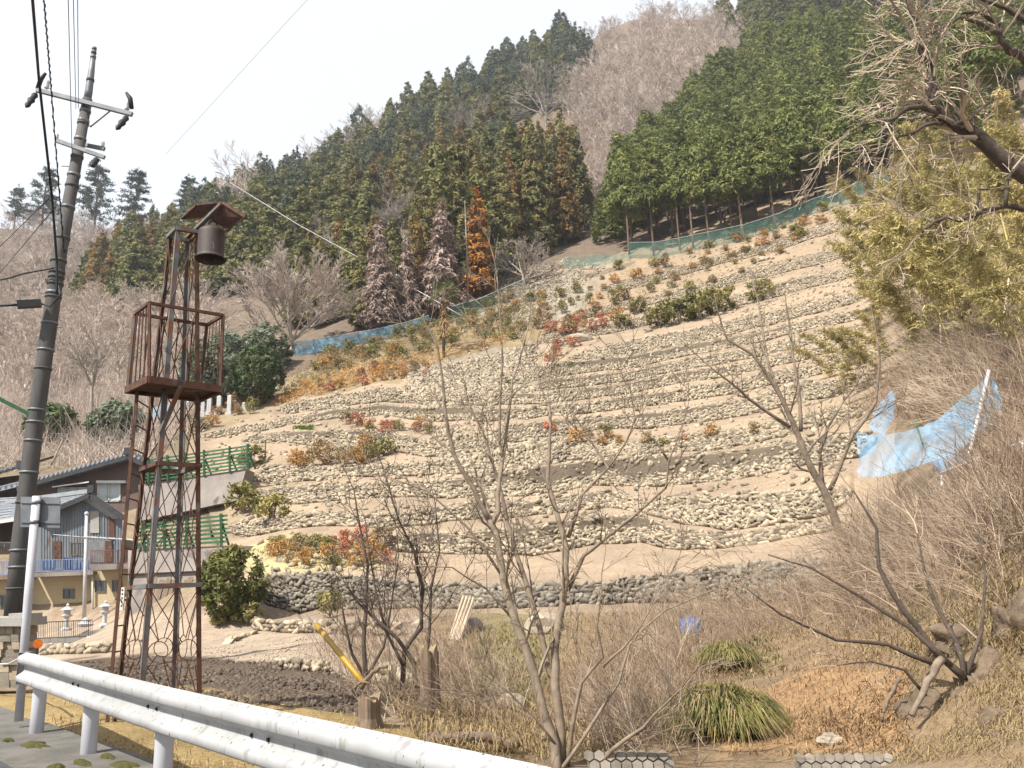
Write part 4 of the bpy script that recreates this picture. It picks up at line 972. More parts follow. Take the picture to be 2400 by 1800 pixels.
# windmill palm
def palm():
    rng = np.random.default_rng(320); base = hp(1040, 838); top = P(1041, 688, base.y); H = top.z - base.z
    root = thing('palm_tree', base, 'windmill palm with shaggy trunk on the bank below the dead cedars', 'tree')
    mb = MB(); mb.tube([base - Vector((0, 0, .3)), base + Vector((0, 0, H * .45)), top], [.13, .12, .16], 9); mb.build('trunk', M_bark_d, root, True)
    p = np.array([list(base.lerp(top, t)) for t in rng.uniform(.35, .92, 420)]); az = rng.uniform(0, 6.28, 420)
    o = np.stack([np.cos(az), np.sin(az), np.zeros(420)], 1)
    V, F = blades(p + o * .12, o * .55 + [0, 0, -.8], rng.uniform(.35, .7, 420), .035, rng, .1)
    fast_link('dead_fronds', V, F, M_straw, root, False, None)
    for i in range(22):
        a = i * 2.4; el = rng.uniform(-.35, 1.1); d = Vector((math.cos(a) * math.cos(el), math.sin(a) * math.cos(el), math.sin(el))); l = rng.uniform(.7, 1.0)
        e = top + d * l; fb = MB(); fb.tube([top, top + d * l * .6 + Vector((0, 0, .05)), e], [.02, .014, .01], 3)
        sx = d.cross(Vector((0, 0, 1))).normalized(); sy = sx.cross(d)
        for j in range(13):
            t = R(-115 + 230 * j / 12); dd = (d * math.cos(t) + sx * math.sin(t)) ; tip = e + dd * .75 + Vector((0, 0, -.22)); w = sy * .03 + sx * .01
            sd = dd.cross(sy).normalized() * .035
            fb.quad(e - sd * .4, e + sd * .4, e + dd * .45 + sd, e + dd * .45 - sd); fb.tri(e + dd * .45 - sd, e + dd * .45 + sd, tip)
        fb.build('frond', M_palm, root)
M_palm = foliage_mat('palm_fronds', (.14, .155, .05), (.09, .115, .04))
palm()

# ------------------------------------------------------------------ bamboo on the right slope
def bamboo(seed, h=8.0, lean=.35):
    rng = np.random.default_rng(seed); mb = MB(); pts = []; n = 9
    for i in range(n):
        t = i / (n - 1); pts.append(Vector((-lean * h * t ** 2.2, 0, h * (t - .18 * t ** 3) * 1.0 - .2)))
    mb.tube(pts, [.032 * (1 - .75 * i / (n - 1)) for i in range(n)], 5)
    C, N = [], []
    for q in rng.uniform(.3, 1, 62):
        f = q * (n - 1); i = min(int(f), n - 2); b = pts[i].lerp(pts[i + 1], f - i); a = rng.uniform(0, 6.28); l = rng.uniform(.3, 1.1) * (1.15 - .5 * q)
        e = b + Vector((math.cos(a) * l, math.sin(a) * l, rng.uniform(-.15, .35) * l)); mb.tube([b, e], [.007, .003], 3, cap=False)
        for s in (.45, .75, 1): C.append(b.lerp(e, s)); N.append((0, 0, 1))
    V, F = leaf_tris(np.array(C, float), np.array(N, float), 10, .30, .15, rng, 4.5, .3, droop=.5)
    return [('culm', new_mesh('culm', mb.v, mb.f, M_culm, True)), ('foliage', fast_mesh('foliage', V, F, M_bamboo))]
BB = [bamboo(330 + i, 8, (.28, .42, .55, .36)[i]) for i in range(4)]
_rg = np.random.default_rng(340)
for p in poisson_px([(2030,540),(2150,430),(2420,380),(2560,600),(2450,900),(2240,940),(2100,900),(2040,720)], 1.2, _rg, 900)[:95]:
    h = _rg.uniform(4, 7.5)
    inst('bamboo', BB[int(_rg.integers(4))], Vector(p), 'arching yellow green bamboo in the thicket on the steep slope', 'bamboo', 'bamboo thicket', _rg.normal(.25, .7), h / 8, (0, 0), h / 8)
for p in poisson_px([(1950,900),(2050,760),(2130,860),(2080,930),(1990,960)], 1.3, _rg, 80)[:12]:
    h = _rg.uniform(2.0, 3.4)
    inst('bamboo', BB[int(_rg.integers(4))], Vector(p), 'short bamboo spilling onto the terraces above the blue net', 'bamboo', 'short bamboo above the net', _rg.normal(.2, .8), h / 6, (0, 0), h / 8)
for i, (pts, lb) in enumerate([([(2400,790),(2380,640),(2345,500)], 'yellow bare bamboo pole leaning, inner of two on the slope'), ([(2420,700),(2400,590),(2362,492)], 'yellow bare bamboo pole leaning, outer of two on the slope'), ([(2335,870),(2350,760),(2365,650)], 'pale upright bamboo stake in the brush above the blue net'), ([(2208,850),(2203,740),(2194,650)], 'thin pale stake beside the short bamboo')]):
    Y = float(hitY(pts[0][0], pts[0][1])[0]); mb = MB(); mb.tube([P(x, y, Y + .2 * k) for k, (x, y) in enumerate(pts)], [.045, .04, .03], 7)
    mb.solo('bamboo_pole', M_culm if i < 2 else M_twig_p, lb, 'pole', smooth=True)

# ------------------------------------------------------------------ traced leafless trees near the camera
def traced(name, stems, label, m_trunk, m_twig, seed, twigs=1.0, tw_len=.7, minr=.0035, depth=2, up=.06, kids=(2, 4), base=None, bias=None, ang=(20, 55), t0=.25, thick=1.0):
    """stems: (list of px points, start depth, end depth, r0 px, r1 px)"""
    rg = random.Random(seed); tb = MB(); cb = MB(); first = None
    for (pts, Y0, Y1, r0, r1) in stems:
        n = len(pts); W = []; rad = []
        for i, (x, y) in enumerate(pts):
            t = i / (n - 1); Y = Y0 + (Y1 - Y0) * t; W.append(P(x, y, Y)); rad.append((r0 + (r1 - r0) * t) * thick * Y / FPX)
        if first is None: first = W[0]
        # refine
        Q, q = [], []
        for i in range(n - 1):
            for k in range(2):
                t = k / 2; Q.append(W[i].lerp(W[i + 1], t) + Vector([rg.gauss(0, rad[i] * .25) if k else 0 for _ in range(3)])); q.append(rad[i] * (1 - t) + rad[i + 1] * t)
        Q.append(W[-1]); q.append(rad[-1])
        tb.tube(Q, q, 8 if r0 > 6 else 6)
        Ltot = sum((W[i + 1] - W[i]).length for i in range(n - 1)); nt = max(2, int(Ltot * 3.2 * twigs))
        for k in range(nt):
            t = t0 + (1 - t0) * (k + rg.random()) / nt; t = min(t, .995); f = t * (len(Q) - 1); i = min(int(f), len(Q) - 2)
            p = Q[i].lerp(Q[i + 1], f - i); d = (Q[i + 1] - Q[i]).normalized()
            ax = d.cross(Vector((rg.gauss(0, 1), rg.gauss(0, 1), rg.gauss(0, 1)))); 
            if ax.length < 1e-4: continue
            nd = Matrix.Rotation(R(rg.uniform(*ang)), 3, ax.normalized()) @ d
            grow(cb, p, nd, tw_len * rg.uniform(.5, 1.25) * (1.2 - .5 * t), max(q[i] * .42, minr), depth, rg, 4, .15, kids, (22, 55), .6, .55, up, minr, .2, bias)
        grow(cb, Q[-1], (Q[-1] - Q[-2]), tw_len * .8, max(q[-1], minr), depth, rg, 4, .13, kids, (20, 50), .6, .6, up, minr, .2, bias)
    root = thing(name, base or first, label, 'tree')
    tb.build('trunk', m_trunk, root, True); cb.build('crown', m_twig, root, False)
    return root
traced('bare_tree', [
 ([(1312,1830),(1300,1742),(1252,1580),(1209,1460),(1180,1355),(1162,1247),(1147,1221)], 9.3, 9.6, 17, 10),
 ([(1147,1221),(1121,1175),(1096,1122),(1065,1067),(1051,1014),(1043,958),(1036,881),(1025,810),(995,754),(963,704)], 9.6, 9.3, 9, 2),
 ([(1155,1226),(1169,1199),(1171,1122),(1178,1072),(1186,1019),(1195,946),(1200,893),(1214,857),(1238,765)], 9.6, 10, 9, 2),
 ([(1178,1080),(1171,1040),(1172,946),(1178,850),(1176,808),(1172,736),(1165,650)], 9.75, 9.6, 6, 2),
 ([(1316,1800),(1306,1640),(1302,1562),(1305,1489),(1319,1417),(1327,1363),(1328,1290),(1312,1230),(1298,1180),(1283,1120),(1288,1042),(1290,1000),(1289,953),(1276,929),(1255,869)], 9.4, 9.9, 15, 2),
 ([(1330,1385),(1368,1302),(1410,1269),(1485,1210),(1561,1143),(1567,1080),(1599,1000)], 9.7, 9.2, 8, 2),
 ([(1567,1080),(1540,1038),(1502,1008)], 9.3, 9.2, 4, 2),
 ([(1332,1260),(1363,1160),(1426,1097),(1376,1021),(1341,965)], 9.8, 10.2, 7, 2),
 ([(1426,1097),(1470,1030),(1488,980),(1476,905),(1479,859)], 10, 9.8, 4, 1.5),
 ([(1320,1790),(1297,1598),(1283,1561),(1265,1471),(1243,1399),(1207,1290),(1190,1230),(1171,1139),(1157,1093),(1142,1036),(1113,975),(1099,946)], 9.5, 10.2, 12, 2),
 ([(1330,1800),(1341,1706),(1363,1600),(1413,1540),(1399,1470),(1410,1380)], 9.4, 9.0, 8, 2),
 ([(1413,1562),(1460,1520),(1500,1470),(1540,1400)], 9.1, 8.8, 5, 1.5),
 ([(1375,1830),(1435,1757),(1507,1706),(1562,1648),(1598,1612)], 9.2, 8.6, 8, 2),
 ([(1310,1810),(1360,1740),(1450,1600),(1480,1500),(1560,1430),(1680,1380)], 9.3, 9.6, 7, 1.5),
 ([(1180,1355),(1100,1240),(1000,1150),(900,1115)], 9.5, 9.2, 5, 1.5),
 ([(1209,1460),(1140,1380),(1060,1330),(960,1325)], 9.5, 9.0, 4.5, 1.2),
 ([(1300,1742),(1260,1690),(1210,1640),(1170,1600)], 9.3, 9.0, 4, 1.5)],
 'large many stemmed leafless tree rising beside the guardrail end', M_bark_m, M_bark_m, 401, .9, .85, .0034, 2, .06, (3, 4), thick=.72)
traced('bare_tree', [
 ([(858,1600),(852,1507),(858,1435),(862,1327),(844,1236),(830,1150)], 13.2, 13.4, 8, 2), ([(855,1585),(825,1533),(810,1470),(800,1400)], 13.2, 13, 6, 2), ([(857,1590),(898,1518),(915,1430),(930,1330)], 13.2, 13.4, 6, 2)],
 'leafless sapling behind the leaning yellow pole', M_bark_d, M_bark_d, 402, 1.3, .9, .004, thick=.75)
traced('bare_tree', [
 ([(941,1640),(948,1525),(988,1471),(992,1381),(970,1290),(934,1218),(900,1100)], 12.2, 12.6, 8, 2), ([(975,1620),(970,1554),(934,1500),(883,1453),(836,1410),(807,1363)], 12, 12, 8, 2), ([(985,1640),(1005,1500),(1010,1380),(1030,1290),(1020,1180)], 12.1, 12.3, 6, 2), ([(945,1560),(905,1480),(880,1380),(860,1260)], 12.2, 12.6, 5, 2)],
 'leafless spreading tree beside the tall broken stump', M_bark_d, M_bark_d, 403, 1.1, .9, .004, thick=.75)
Y4 = float(dS(1975, 1290)) - 1.0
traced('bare_tree', [
 ([(1975,1295),(1955,1210),(1931,1149),(1902,1099),(1877,1036),(1856,985),(1835,939),(1805,889),(1763,830),(1705,796),(1692,763)], Y4, Y4 - 1, 11, 2),
 ([(1928,1145),(1921,1061),(1940,1002),(1978,939)], Y4, Y4 - .5, 6, 2), ([(1944,1150),(1973,1082),(1999,1019),(2053,943),(2062,842),(2055,790)], Y4, Y4 - 1, 6, 2),
 ([(1877,1010),(1873,926),(1858,834),(1850,760)], Y4 - .3, Y4, 5, 2), ([(1852,1002),(1755,935),(1713,897),(1650,847)], Y4 - .5, Y4 - 1.5, 4.5, 1.5), ([(1835,939),(1800,850),(1785,760),(1775,700)], Y4 - .5, Y4, 4, 1.5)],
 'slim leafless tree with reddish bark at the end of the tall wall', M_bark_m, M_bark_m, 404, .6, 1.2, .006)
# gnarled cherry reaching in from the side
YC = 8.0
traced('cherry_tree', [
 ([(2720,1500),(2700,1100),(2640,760),(2520,520),(2400,408),(2333,358),(2285,316),(2238,294),(2206,272),(2190,250),(2184,206),(2181,165),(2160,120),(2146,100)], 8.4, YC, 36, 8),
 ([(2194,269),(2159,250),(2127,253),(2096,278),(2064,285),(2023,291),(1990,310)], YC, YC - .6, 11, 3),
 ([(2206,290),(2168,294),(2143,310),(2108,320),(2080,345)], YC, YC - .3, 7, 2.5),
 ([(2238,294),(2270,282),(2290,262),(2320,240),(2330,225)], YC, YC + .3, 9, 3),
 ([(2520,520),(2400,490),(2357,481),(2306,494),(2247,517),(2222,507),(2192,519),(2159,545)], 8.2, YC, 11, 4),
 ([(2357,481),(2361,427),(2374,397)], YC, YC, 7, 4), ([(2289,488),(2294,443),(2319,443)], YC, YC, 5, 3),
 ([(2560,300),(2400,136),(2365,120),(2345,95),(2345,57),(2300,30),(2254,30)], 8.6, 8.2, 17, 4),
 ([(2345,80),(2300,55),(2250,40),(2200,70),(2150,90)], 8.2, 7.8, 8, 2.5), ([(2175,150),(2160,60),(2140,32),(2127,0),(2120,-40)], YC, YC, 11, 6), ([(2430,60),(2360,20),(2280,-10)], 8.4, 8.3, 12, 4),
 ([(2640,760),(2560,300)], 8.5, 8.6, 26, 18)],
 'gnarled old cherry tree with lichened limbs reaching over the bamboo', M_bark_d, M_twig_p, 405, 1.5, .85, .0036, 2, -.02, (3, 4), None, (-.6, 0, -.15), (25, 75), .4, .8)

# ------------------------------------------------------------------ leafless brush on the right bank
def bare_bush(seed, h=2.4, m=None, n=9, bias=(-.8, -.2, .2)):
    rg = random.Random(seed); mb = MB()
    for i in range(n):
        a = rg.uniform(0, 6.28); e = R(rg.uniform(15, 60)); d = Vector((math.cos(a) * math.sin(e) - .55, math.sin(a) * math.sin(e) - .1, math.cos(e)))
        grow(mb, (rg.gauss(0, .1), rg.gauss(0, .1), -.1), d, h * rg.uniform(.6, 1.1), .014, 2, rg, 5, .10, (3, 5), (15, 42), .6, .5, .02, .0045, .25, bias, 4)
    return [('branches', new_mesh('branches', mb.v, mb.f, m))]
BU = [bare_bush(420 + i, 2.4, M_twig if i % 2 else M_twig_p) for i in range(4)]
_rg = np.random.default_rng(430)
for poly, n, hr, lb, gp_ in [([(1950,1350),(2150,1300),(2400,1220),(2400,1420),(2200,1460),(2000,1450)], 34, (.9, 1.5), 'leafless tan bush in the thicket above the rock bank', 'thicket above the rock bank'),
                       ([(2180,700),(2400,850),(2400,1050),(2250,1000),(2150,930)], 16, (1.5, 2.6), 'leafless brown bush between bamboo and blue net', 'bushes between bamboo and net'),
                       ([(1560,1480),(1700,1420),(1900,1420),(1900,1500),(1700,1560),(1560,1600)], 10, (.7, 1.3), 'small leafless bush on the bank near the blue tarp', 'bushes near the tarp'),
                       ([(1000,1600),(1150,1560),(1230,1700),(1050,1700)], 7, (.7, 1.2), 'thin leafless bush beside the fallen log', 'bushes by the log'),
                       ([(1420,1700),(1560,1640),(1640,1740),(1480,1790)], 6, (.7, 1.3), 'low leafless bush on the stream edge', 'stream edge bushes')]:
    for p in poisson_px(poly, .55, _rg, 300)[:n]:
        h = _rg.uniform(*hr)
        inst('bare_bush', BU[int(_rg.integers(4))], Vector(p), lb, 'bush', gp_, _rg.normal(0, .5), h / 2.4, (0, 0), h / 2.4)
traced('bare_tree', [([(2262,1590),(2190,1525),(2110,1420),(2060,1330),(2055,1240),(2000,1150)], 10.3, 10.5, 9, 2), ([(2262,1590),(2240,1500),(2200,1430),(2170,1350),(2150,1250)], 10.3, 10.8, 7, 2), ([(2200,1560),(2080,1510),(1960,1500),(1830,1440),(1750,1380)], 10.3, 10, 6, 1.5), ([(2230,1560),(2130,1470),(2020,1400),(1900,1330),(1800,1300)], 10.3, 10.6, 6, 1.5), ([(2170,1630),(2120,1570),(2040,1550),(1960,1560)], 10.2, 10, 4, 1.5), ([(2262,1590),(2300,1480),(2310,1350),(2290,1230)], 10.3, 11, 6, 2)],
 'leafless tree leaning low over the bank from a mossy rock', M_bark_d, M_twig, 440, .5, .8, .004, 2, .02, (2, 4), None, (-.7, 0, 0))
# green sedge tuft
def sedge(px, py, h, w, n, label, seed):
    rg = np.random.default_rng(seed); g = ground(px, py); a = rg.uniform(0, 6.28, n); rr = w * .5 * np.sqrt(rg.uniform(0, 1, n))
    p = np.stack([g.x + rr * np.cos(a), g.y + rr * np.sin(a), np.zeros(n)], 1); p[:, 2] = g.z + h * .55 * np.sqrt(np.clip(1 - (rr / (w * .55)) ** 2, 0, 1)) - .05
    d = np.stack([np.cos(a) * .7, np.sin(a) * .7 - .25, np.full(n, .55)], 1) + rg.normal(0, .2, (n, 3))
    V, F = blades(p, d, rg.uniform(.5, 1.0, n) * h * .9, .011, rg, 1.0)
    root = thing('sedge_tuft', g, label, 'grass tuft'); fast_link('green_blades', V, F, M_sedge, root, False, None)
    i = rg.permutation(n)[:n // 2]; V2, F2 = blades(p[i] - [0, 0, .03], d[i] + rg.normal(0, .25, (len(i), 3)), rg.uniform(.4, 1.15, len(i)) * h * .9, .008, rg, 1.1); fast_link('dead_blades', V2, F2, M_drygrass, root, False, None); return root
sedge(1690, 1718, .75, 1.15, 1700, 'large rounded tuft of yellow green sedge on the stream edge', 1)
sedge(1705, 1560, .55, .8, 500, 'smaller drooping sedge tuft below the wooden sheet', 2)
# ================================================================== built things
M_white_metal = mat('white_paint_metal', (.42, .42, .425), (.33, .33, .325), .5, 2, stretch=(1, 1, .35), spots=[(14, .56, (.27, .265, .25), .12), (34, .66, (.07, .065, .06), .03), (4.5, .69, (.23, .115, .055), .03)], bump=.001, spec=.35)
M_post = mat('white_post_paint', (.56, .56, .60), (.47, .47, .50), .55, 3, spots=[(9, .66, (.30, .28, .25), .06)])
M_rust = mat('rusty_steel', (.075, .040, .028), (.036, .024, .020), .85, 6, c3=(.12, .052, .03), bump=.003, bscale=60, spots=[(3.5, .60, (.17, .16, .155), .10)])
M_rust_grey = mat('weathered_painted_steel', (.165, .165, .17), (.10, .08, .07), .7, 4, bump=.002, bscale=40, spots=[(3.5, .52, (.17, .075, .04), .1)])
M_bell = mat('rusty_bell_iron', (.055, .034, .026), (.033, .022, .019), .6, 6, bump=.004, bscale=30, stretch=(4, 4, 1), spots=[(9, .62, (.20, .17, .15), .12)], spec=.4)
M_concpole = mat('pole_concrete', (.105, .098, .092), (.065, .062, .06), .8, 2, stretch=(3, 3, .7), bump=.003, bscale=30)
M_steel = mat('galvanised_steel', (.22, .225, .235), (.14, .15, .16), .5, 4, metal=.3)
M_black = mat('black_cable', (.018, .018, .020), (.012, .012, .013), .6, 5)
M_porc = mat('porcelain', (.62, .62, .63), (.5, .5, .5), .25, 5)
M_conc = mat('wall_concrete', (.30, .265, .235), (.19, .165, .15), .9, .8, bump=.02, bscale=6, stretch=(1, 1, .35), spots=[(1.3, .58, (.12, .095, .08), .08)])
M_conc_pale = mat('pale_concrete', (.40, .375, .35), (.30, .28, .255), .85, 1.5, bump=.01, bscale=10)
M_green_st = mat('green_painted_steel', (.045, .155, .07), (.03, .105, .05), .55, 2)
M_yellow_wall = mat('yellow_mortar', (.50, .41, .26), (.44, .36, .225), .85, .7, bump=.004, bscale=20)
M_brown_wall = mat('brown_mortar', (.17, .12, .10), (.145, .10, .085), .9, 1, bump=.004, bscale=20)
M_tin = mat('grey_blue_tin', (.19, .21, .235), (.14, .155, .18), .6, 1.2, stretch=(2, 2, .5), spots=[(1.1, .64, (.17, .085, .05), .06)])
M_rtile = mat('grey_roof_tile', (.30, .32, .35), (.21, .225, .25), .35, 4, stretch=(1, 1, 1), bump=.02, bscale=7, spec=.6)
M_dark_tile = mat('dark_roof_edge', (.045, .047, .05), (.03, .03, .033), .5, 3)
M_wood_dk = mat('dark_old_wood', (.075, .048, .034), (.045, .03, .024), .9, 4, stretch=(1, 1, .3))
M_wood = mat('weathered_wood', (.26, .19, .13), (.13, .095, .07), .9, 5, stretch=(5, 5, .5), bump=.01, bscale=20)
M_wood_pale = mat('pale_cut_wood', (.40, .30, .19), (.22, .16, .10), .85, 6)
M_frame_w = mat('window_frame_white', (.68, .67, .62), (.6, .59, .55), .5, 3)
M_curtain = mat('lace_curtain', (.62, .66, .66), (.45, .50, .50), .8, 6, stretch=(8, 8, .5))
M_redrail = mat('red_brown_railing', (.20, .085, .07), (.13, .06, .05), .7, 5)
M_bluerail = mat('blue_railing', (.19, .26, .42), (.13, .18, .32), .6, 5)
M_darkfence = mat('dark_bronze_fence', (.075, .06, .05), (.05, .04, .035), .5, 5)
M_lantern = mat('lantern_granite', (.58, .57, .56), (.42, .41, .41), .85, 14, bump=.01, bscale=40)
M_orange = mat('orange_reflector', (.70, .19, .02), (.55, .13, .015), .35, 20)
M_yellow = mat('yellow_guy_cover', (.45, .27, .03), (.33, .19, .022), .45, 5)
M_moss = mat('moss', (.10, .085, .018), (.055, .06, .015), .95, 10, bump=.02, bscale=60)
M_rock = mat('bank_rock', (.23, .17, .115), (.11, .083, .058), .95, 2.2, c3=(.19, .14, .095), bump=.09, bscale=5, spots=[(1.6, .63, (.19, .15, .035), .07)])
M_boulder = mat('pale_boulder', (.45, .38, .29), (.33, .28, .21), .9, 3, bump=.02, bscale=12)
M_hexblock = mat('revetment_block', (.30, .265, .22), (.20, .175, .145), .9, 6, bump=.01, bscale=30, obj_var=.2, spots=[(3, .55, (.15, .12, .08), .1)])
M_tarp = mat('blue_tarp', (.07, .14, .34), (.11, .20, .42), .45, 3)
def glass_mat():
    m = bpy.data.materials.new('window_glass'); m.use_nodes = True; b = m.node_tree.nodes['Principled BSDF']
    b.inputs['Base Color'].default_value = (.03, .035, .04, 1); b.inputs['Roughness'].default_value = .08; b.inputs['Specular IOR Level'].default_value = .7
    return m
M_glass = glass_mat()
def net_mat(name, col, alpha, weave=90):
    m = bpy.data.materials.new(name); m.use_nodes = True; nt = m.node_tree; L = nt.links.new; b = nt.nodes['Principled BSDF']; out = nt.nodes['Material Output']
    b.inputs['Base Color'].default_value = (*col, 1); b.inputs['Roughness'].default_value = .6
    g = _n(nt, 'ShaderNodeNewGeometry'); nz = _n(nt, 'ShaderNodeTexNoise'); nz.inputs['Scale'].default_value = 2.2; nz.inputs['Detail'].default_value = 5; L(g.outputs['Position'], nz.inputs['Vector'])
    mr = _n(nt, 'ShaderNodeMapRange'); mr.inputs['From Min'].default_value = .3; mr.inputs['From Max'].default_value = .7; mr.inputs['To Min'].default_value = alpha - .16; mr.inputs['To Max'].default_value = alpha + .18; L(nz.outputs[0], mr.inputs[0])
    t = _n(nt, 'ShaderNodeBsdfTransparent'); tl = _n(nt, 'ShaderNodeBsdfTranslucent'); tl.inputs['Color'].default_value = (*col, 1)
    m1 = _n(nt, 'ShaderNodeMixShader'); m1.inputs[0].default_value = .35; L(b.outputs[0], m1.inputs[1]); L(tl.outputs[0], m1.inputs[2])
    m2 = _n(nt, 'ShaderNodeMixShader'); L(mr.outputs[0], m2.inputs[0]); L(t.outputs[0], m2.inputs[1]); L(m1.outputs[0], m2.inputs[2]); L(m2.outputs[0], out.inputs['Surface'])
    return m
M_net_blue = net_mat('blue_net', (.26, .58, .90), .33)
M_net_green = net_mat('green_net', (.04, .17, .14), .36)
M_net_teal = net_mat('blue_sheet_net', (.17, .38, .52), .6)

# ------------------------------------------------------------------ guardrail
def ztop(s): return float(np.interp(s, [-.5, 0, 1.8, 3.58, 5.36, 7.15, 9, 14], [.80, .79, .735, .69, .66, .635, .61, .58]))
g_root = thing('guardrail', POST1, 'white W-beam guardrail with rust spots along the road edge', 'guardrail')
PROF = [(.0, 0), (.012, -.006), (.062, -.03), (.078, -.045), (.078, -.095), (.066, -.108), (.014, -.142), (.006, -.155), (.006, -.185), (.014, -.198), (.066, -.232), (.078, -.245), (.078, -.290), (.062, -.305), (.012, -.327), (.0, -.333)]
def beam(s0, s1, n0, nm):
    mb = MB(); k = max(2, int((s1 - s0) / .4) + 1); rows = []
    for i in range(k):
        s = s0 + (s1 - s0) * i / (k - 1); rows.append([rail_pt(s, .07 + n0 + n, ztop(s) + z) for n, z in PROF])
    for th in (0, -.004):
        base = len(mb.v)
        for r in rows: mb.v += [p + RN * th for p in r]
        m = len(PROF)
        for i in range(k - 1):
            for j in range(m - 1):
                a = base + i * m + j; q = (a, a + 1, a + m + 1, a + m); mb.f.append(q if th == 0 else q[::-1])
    o = mb.build('beam', M_white_metal, g_root, True)
    for p in o.data.polygons: p.use_smooth = True
    return o
JO = 3.68
b1 = beam(-.42, JO + .12, 0, 'beam'); b2 = beam(JO, 7.75, .005, 'beam'); b3 = beam(7.63, 13, .01, 'beam')
for s in (0, RSP, 2 * RSP, 3 * RSP, 4 * RSP, 5 * RSP, 6 * RSP):
    mb = MB(); zt = ztop(s) - .05; mb.lathe(rail_pt(s, 0, -.5), [(.068, 0), (.068, zt + .5 - .03), (.06, zt + .5 - .008), (.03, zt + .5), (.001, zt + .5 + .002)], 18); mb.build('post', M_post, g_root, True)
for s in (1.45, 1.62, 3.42, 3.60, 5.2, 5.42, 7.2, 7.4):
    mb = MB(); c = rail_pt(s, .078 + (.005 if s > JO else 0), ztop(s) - .168); mb.tube([c, c + RN * .012], [.013, .011], 8); mb.build('bolt', M_black, g_root)
# end shoe
mb = MB(); zc = ztop(-.45)
ring = []
for a in range(9):
    t = math.pi * a / 8; ring.append((-.42 - .085 * math.sin(t), .075 - .075 * (1 - math.cos(t)) - 0.0))
for (s, n), (s2, n2) in zip(ring[:-1], ring[1:]):
    mb.quad(rail_pt(s, n + .07, zc), rail_pt(s2, n2 + .07, zc), rail_pt(s2, n2 + .07, zc - .335), rail_pt(s, n + .07, zc - .335))
mb.build('end_shoe', M_white_metal, g_root, True)
mb = MB(); mb.poly([rail_pt(s, n + .07, zc) for s, n in ring]); mb.build('end_cap', M_white_metal, g_root)
mb = MB(); c = rail_pt(-.05, .05, ztop(0) + .0); mb.bar(c - Vector((0, 0, .02)), c + Vector((0, 0, .07)), .02); rf = mb.build('reflector_stalk', M_black, g_root)
c2 = c + Vector((0, 0, .105)); mb = MB(); fwd = Vector((c2.x, c2.y, 0)).normalized(); mb.tube([c2 - fwd * .012, c2 + fwd * .012], [.048, .048], 20); mb.build('reflector', M_orange, rf, False)
# moss cushions on the verge
for i, (x, y, w, d) in enumerate([(78,1748,.26,.10),(190,1790,.16,.06),(250,1775,.14,.05),(135,1800,.12,.06),(290,1795,.2,.07),(20,1738,.1,.05)]):
    g = on_z(x, y, RZ); mb = MB(); n = 18; top = []; rg = random.Random(i)
    rr = [1 + rg.gauss(0, .2) for _ in range(n)]
    for k, (f, z) in enumerate([(1, 0.0), (.8, .018), (.45, .03), (.12, .034)]):
        top.append([g + RD * (math.cos(6.283 * q / n) * w * f * rr[q]) + RN * (math.sin(6.283 * q / n) * d * f * rr[q]) + Vector((0, 0, z)) for q in range(n)])
    for a, b in zip(top[:-1], top[1:]):
        for q in range(n): mb.quad(a[q], a[(q + 1) % n], b[(q + 1) % n], b[q])
    mb.poly(top[-1])
    mb.solo('moss_patch', M_moss, 'olive moss cushion on the verge, ' + ['largest, under the first rail post', 'between the second post and the frame corner', 'beside the second post foot', 'at the edge of the asphalt', 'nearest the third rail post', 'smallest, at the picture edge'][i], 'moss', 'moss cushions on the verge', smooth=True)

# ------------------------------------------------------------------ bell tower
t_base = ground(345, 1745)
tw = thing('bell_tower', t_base, 'rusty steel lattice fire bell tower with railed platform', 'tower')
LEG = {'n': ((338, 1489, 9.6), (414, 530, 9.9)), 'r': ((472, 1489, 10.0), (466, 538, 10.05)), 'f': ((416, 1489, 10.6), (445, 551, 10.3)), 'l': ((286, 1489, 10.2), (395, 545, 10.15))}
def leg_pt(k, z):
    a = P(*LEG[k][0]); b = P(*LEG[k][1]); t = (z - a.z) / (b.z - a.z); return a + (b - a) * t
zt_ = P(*LEG['n'][1]).z
ORDR = ['n', 'r', 'f', 'l']
def angle_bar(mb, a, b, w, t, dx, dy):
    """L-section between a and b with flanges along dx and dy"""
    a, b = Vector(a), Vector(b); dx = Vector(dx).normalized(); dy = Vector(dy).normalized()
    for u, v in ((dx, dy), (dy, dx)):
        mb.hexa([a, a + u * w, a + u * w + v * t, a + v * t], [b, b + u * w, b + u * w + v * t, b + v * t])
for i, k in enumerate(ORDR):
    z0 = float(S(leg_pt(k, -.1).x, leg_pt(k, -.1).y)) - .05; a = leg_pt(k, z0); b = leg_pt(k, zt_)
    nx = leg_pt(ORDR[(i + 1) % 4], 2) - leg_pt(k, 2); pv_ = leg_pt(ORDR[(i - 1) % 4], 2) - leg_pt(k, 2)
    mb = MB(); angle_bar(mb, a, b, .055, .008, (nx.x, nx.y, 0), (pv_.x, pv_.y, 0)); mb.build('leg', M_rust if k in 'rl' else M_rust_grey, tw)
    mb = MB(); mb.abox(a.x - .09, a.x + .09, a.y - .09, a.y + .09, z0 - .1, z0 + .02); mb.build('foot', M_rust, tw)
zp = P(348, 889, 9.3).z; zr = P(350, 710, 9.3).z
levels = [.12, leg_pt('n', 0).z + 0.0]
brace_z = [P(343, 1374, 9.65).z, P(362, 1087, 9.75).z, zp - .02, zt_]
for z in [brace_z[0], brace_z[1]]:
    for i in range(4):
        mb = MB(); mb.bar(leg_pt(ORDR[i], z), leg_pt(ORDR[(i + 1) % 4], z), .05, .05); mb.build('brace', M_rust_grey if z < 2 else M_rust, tw)
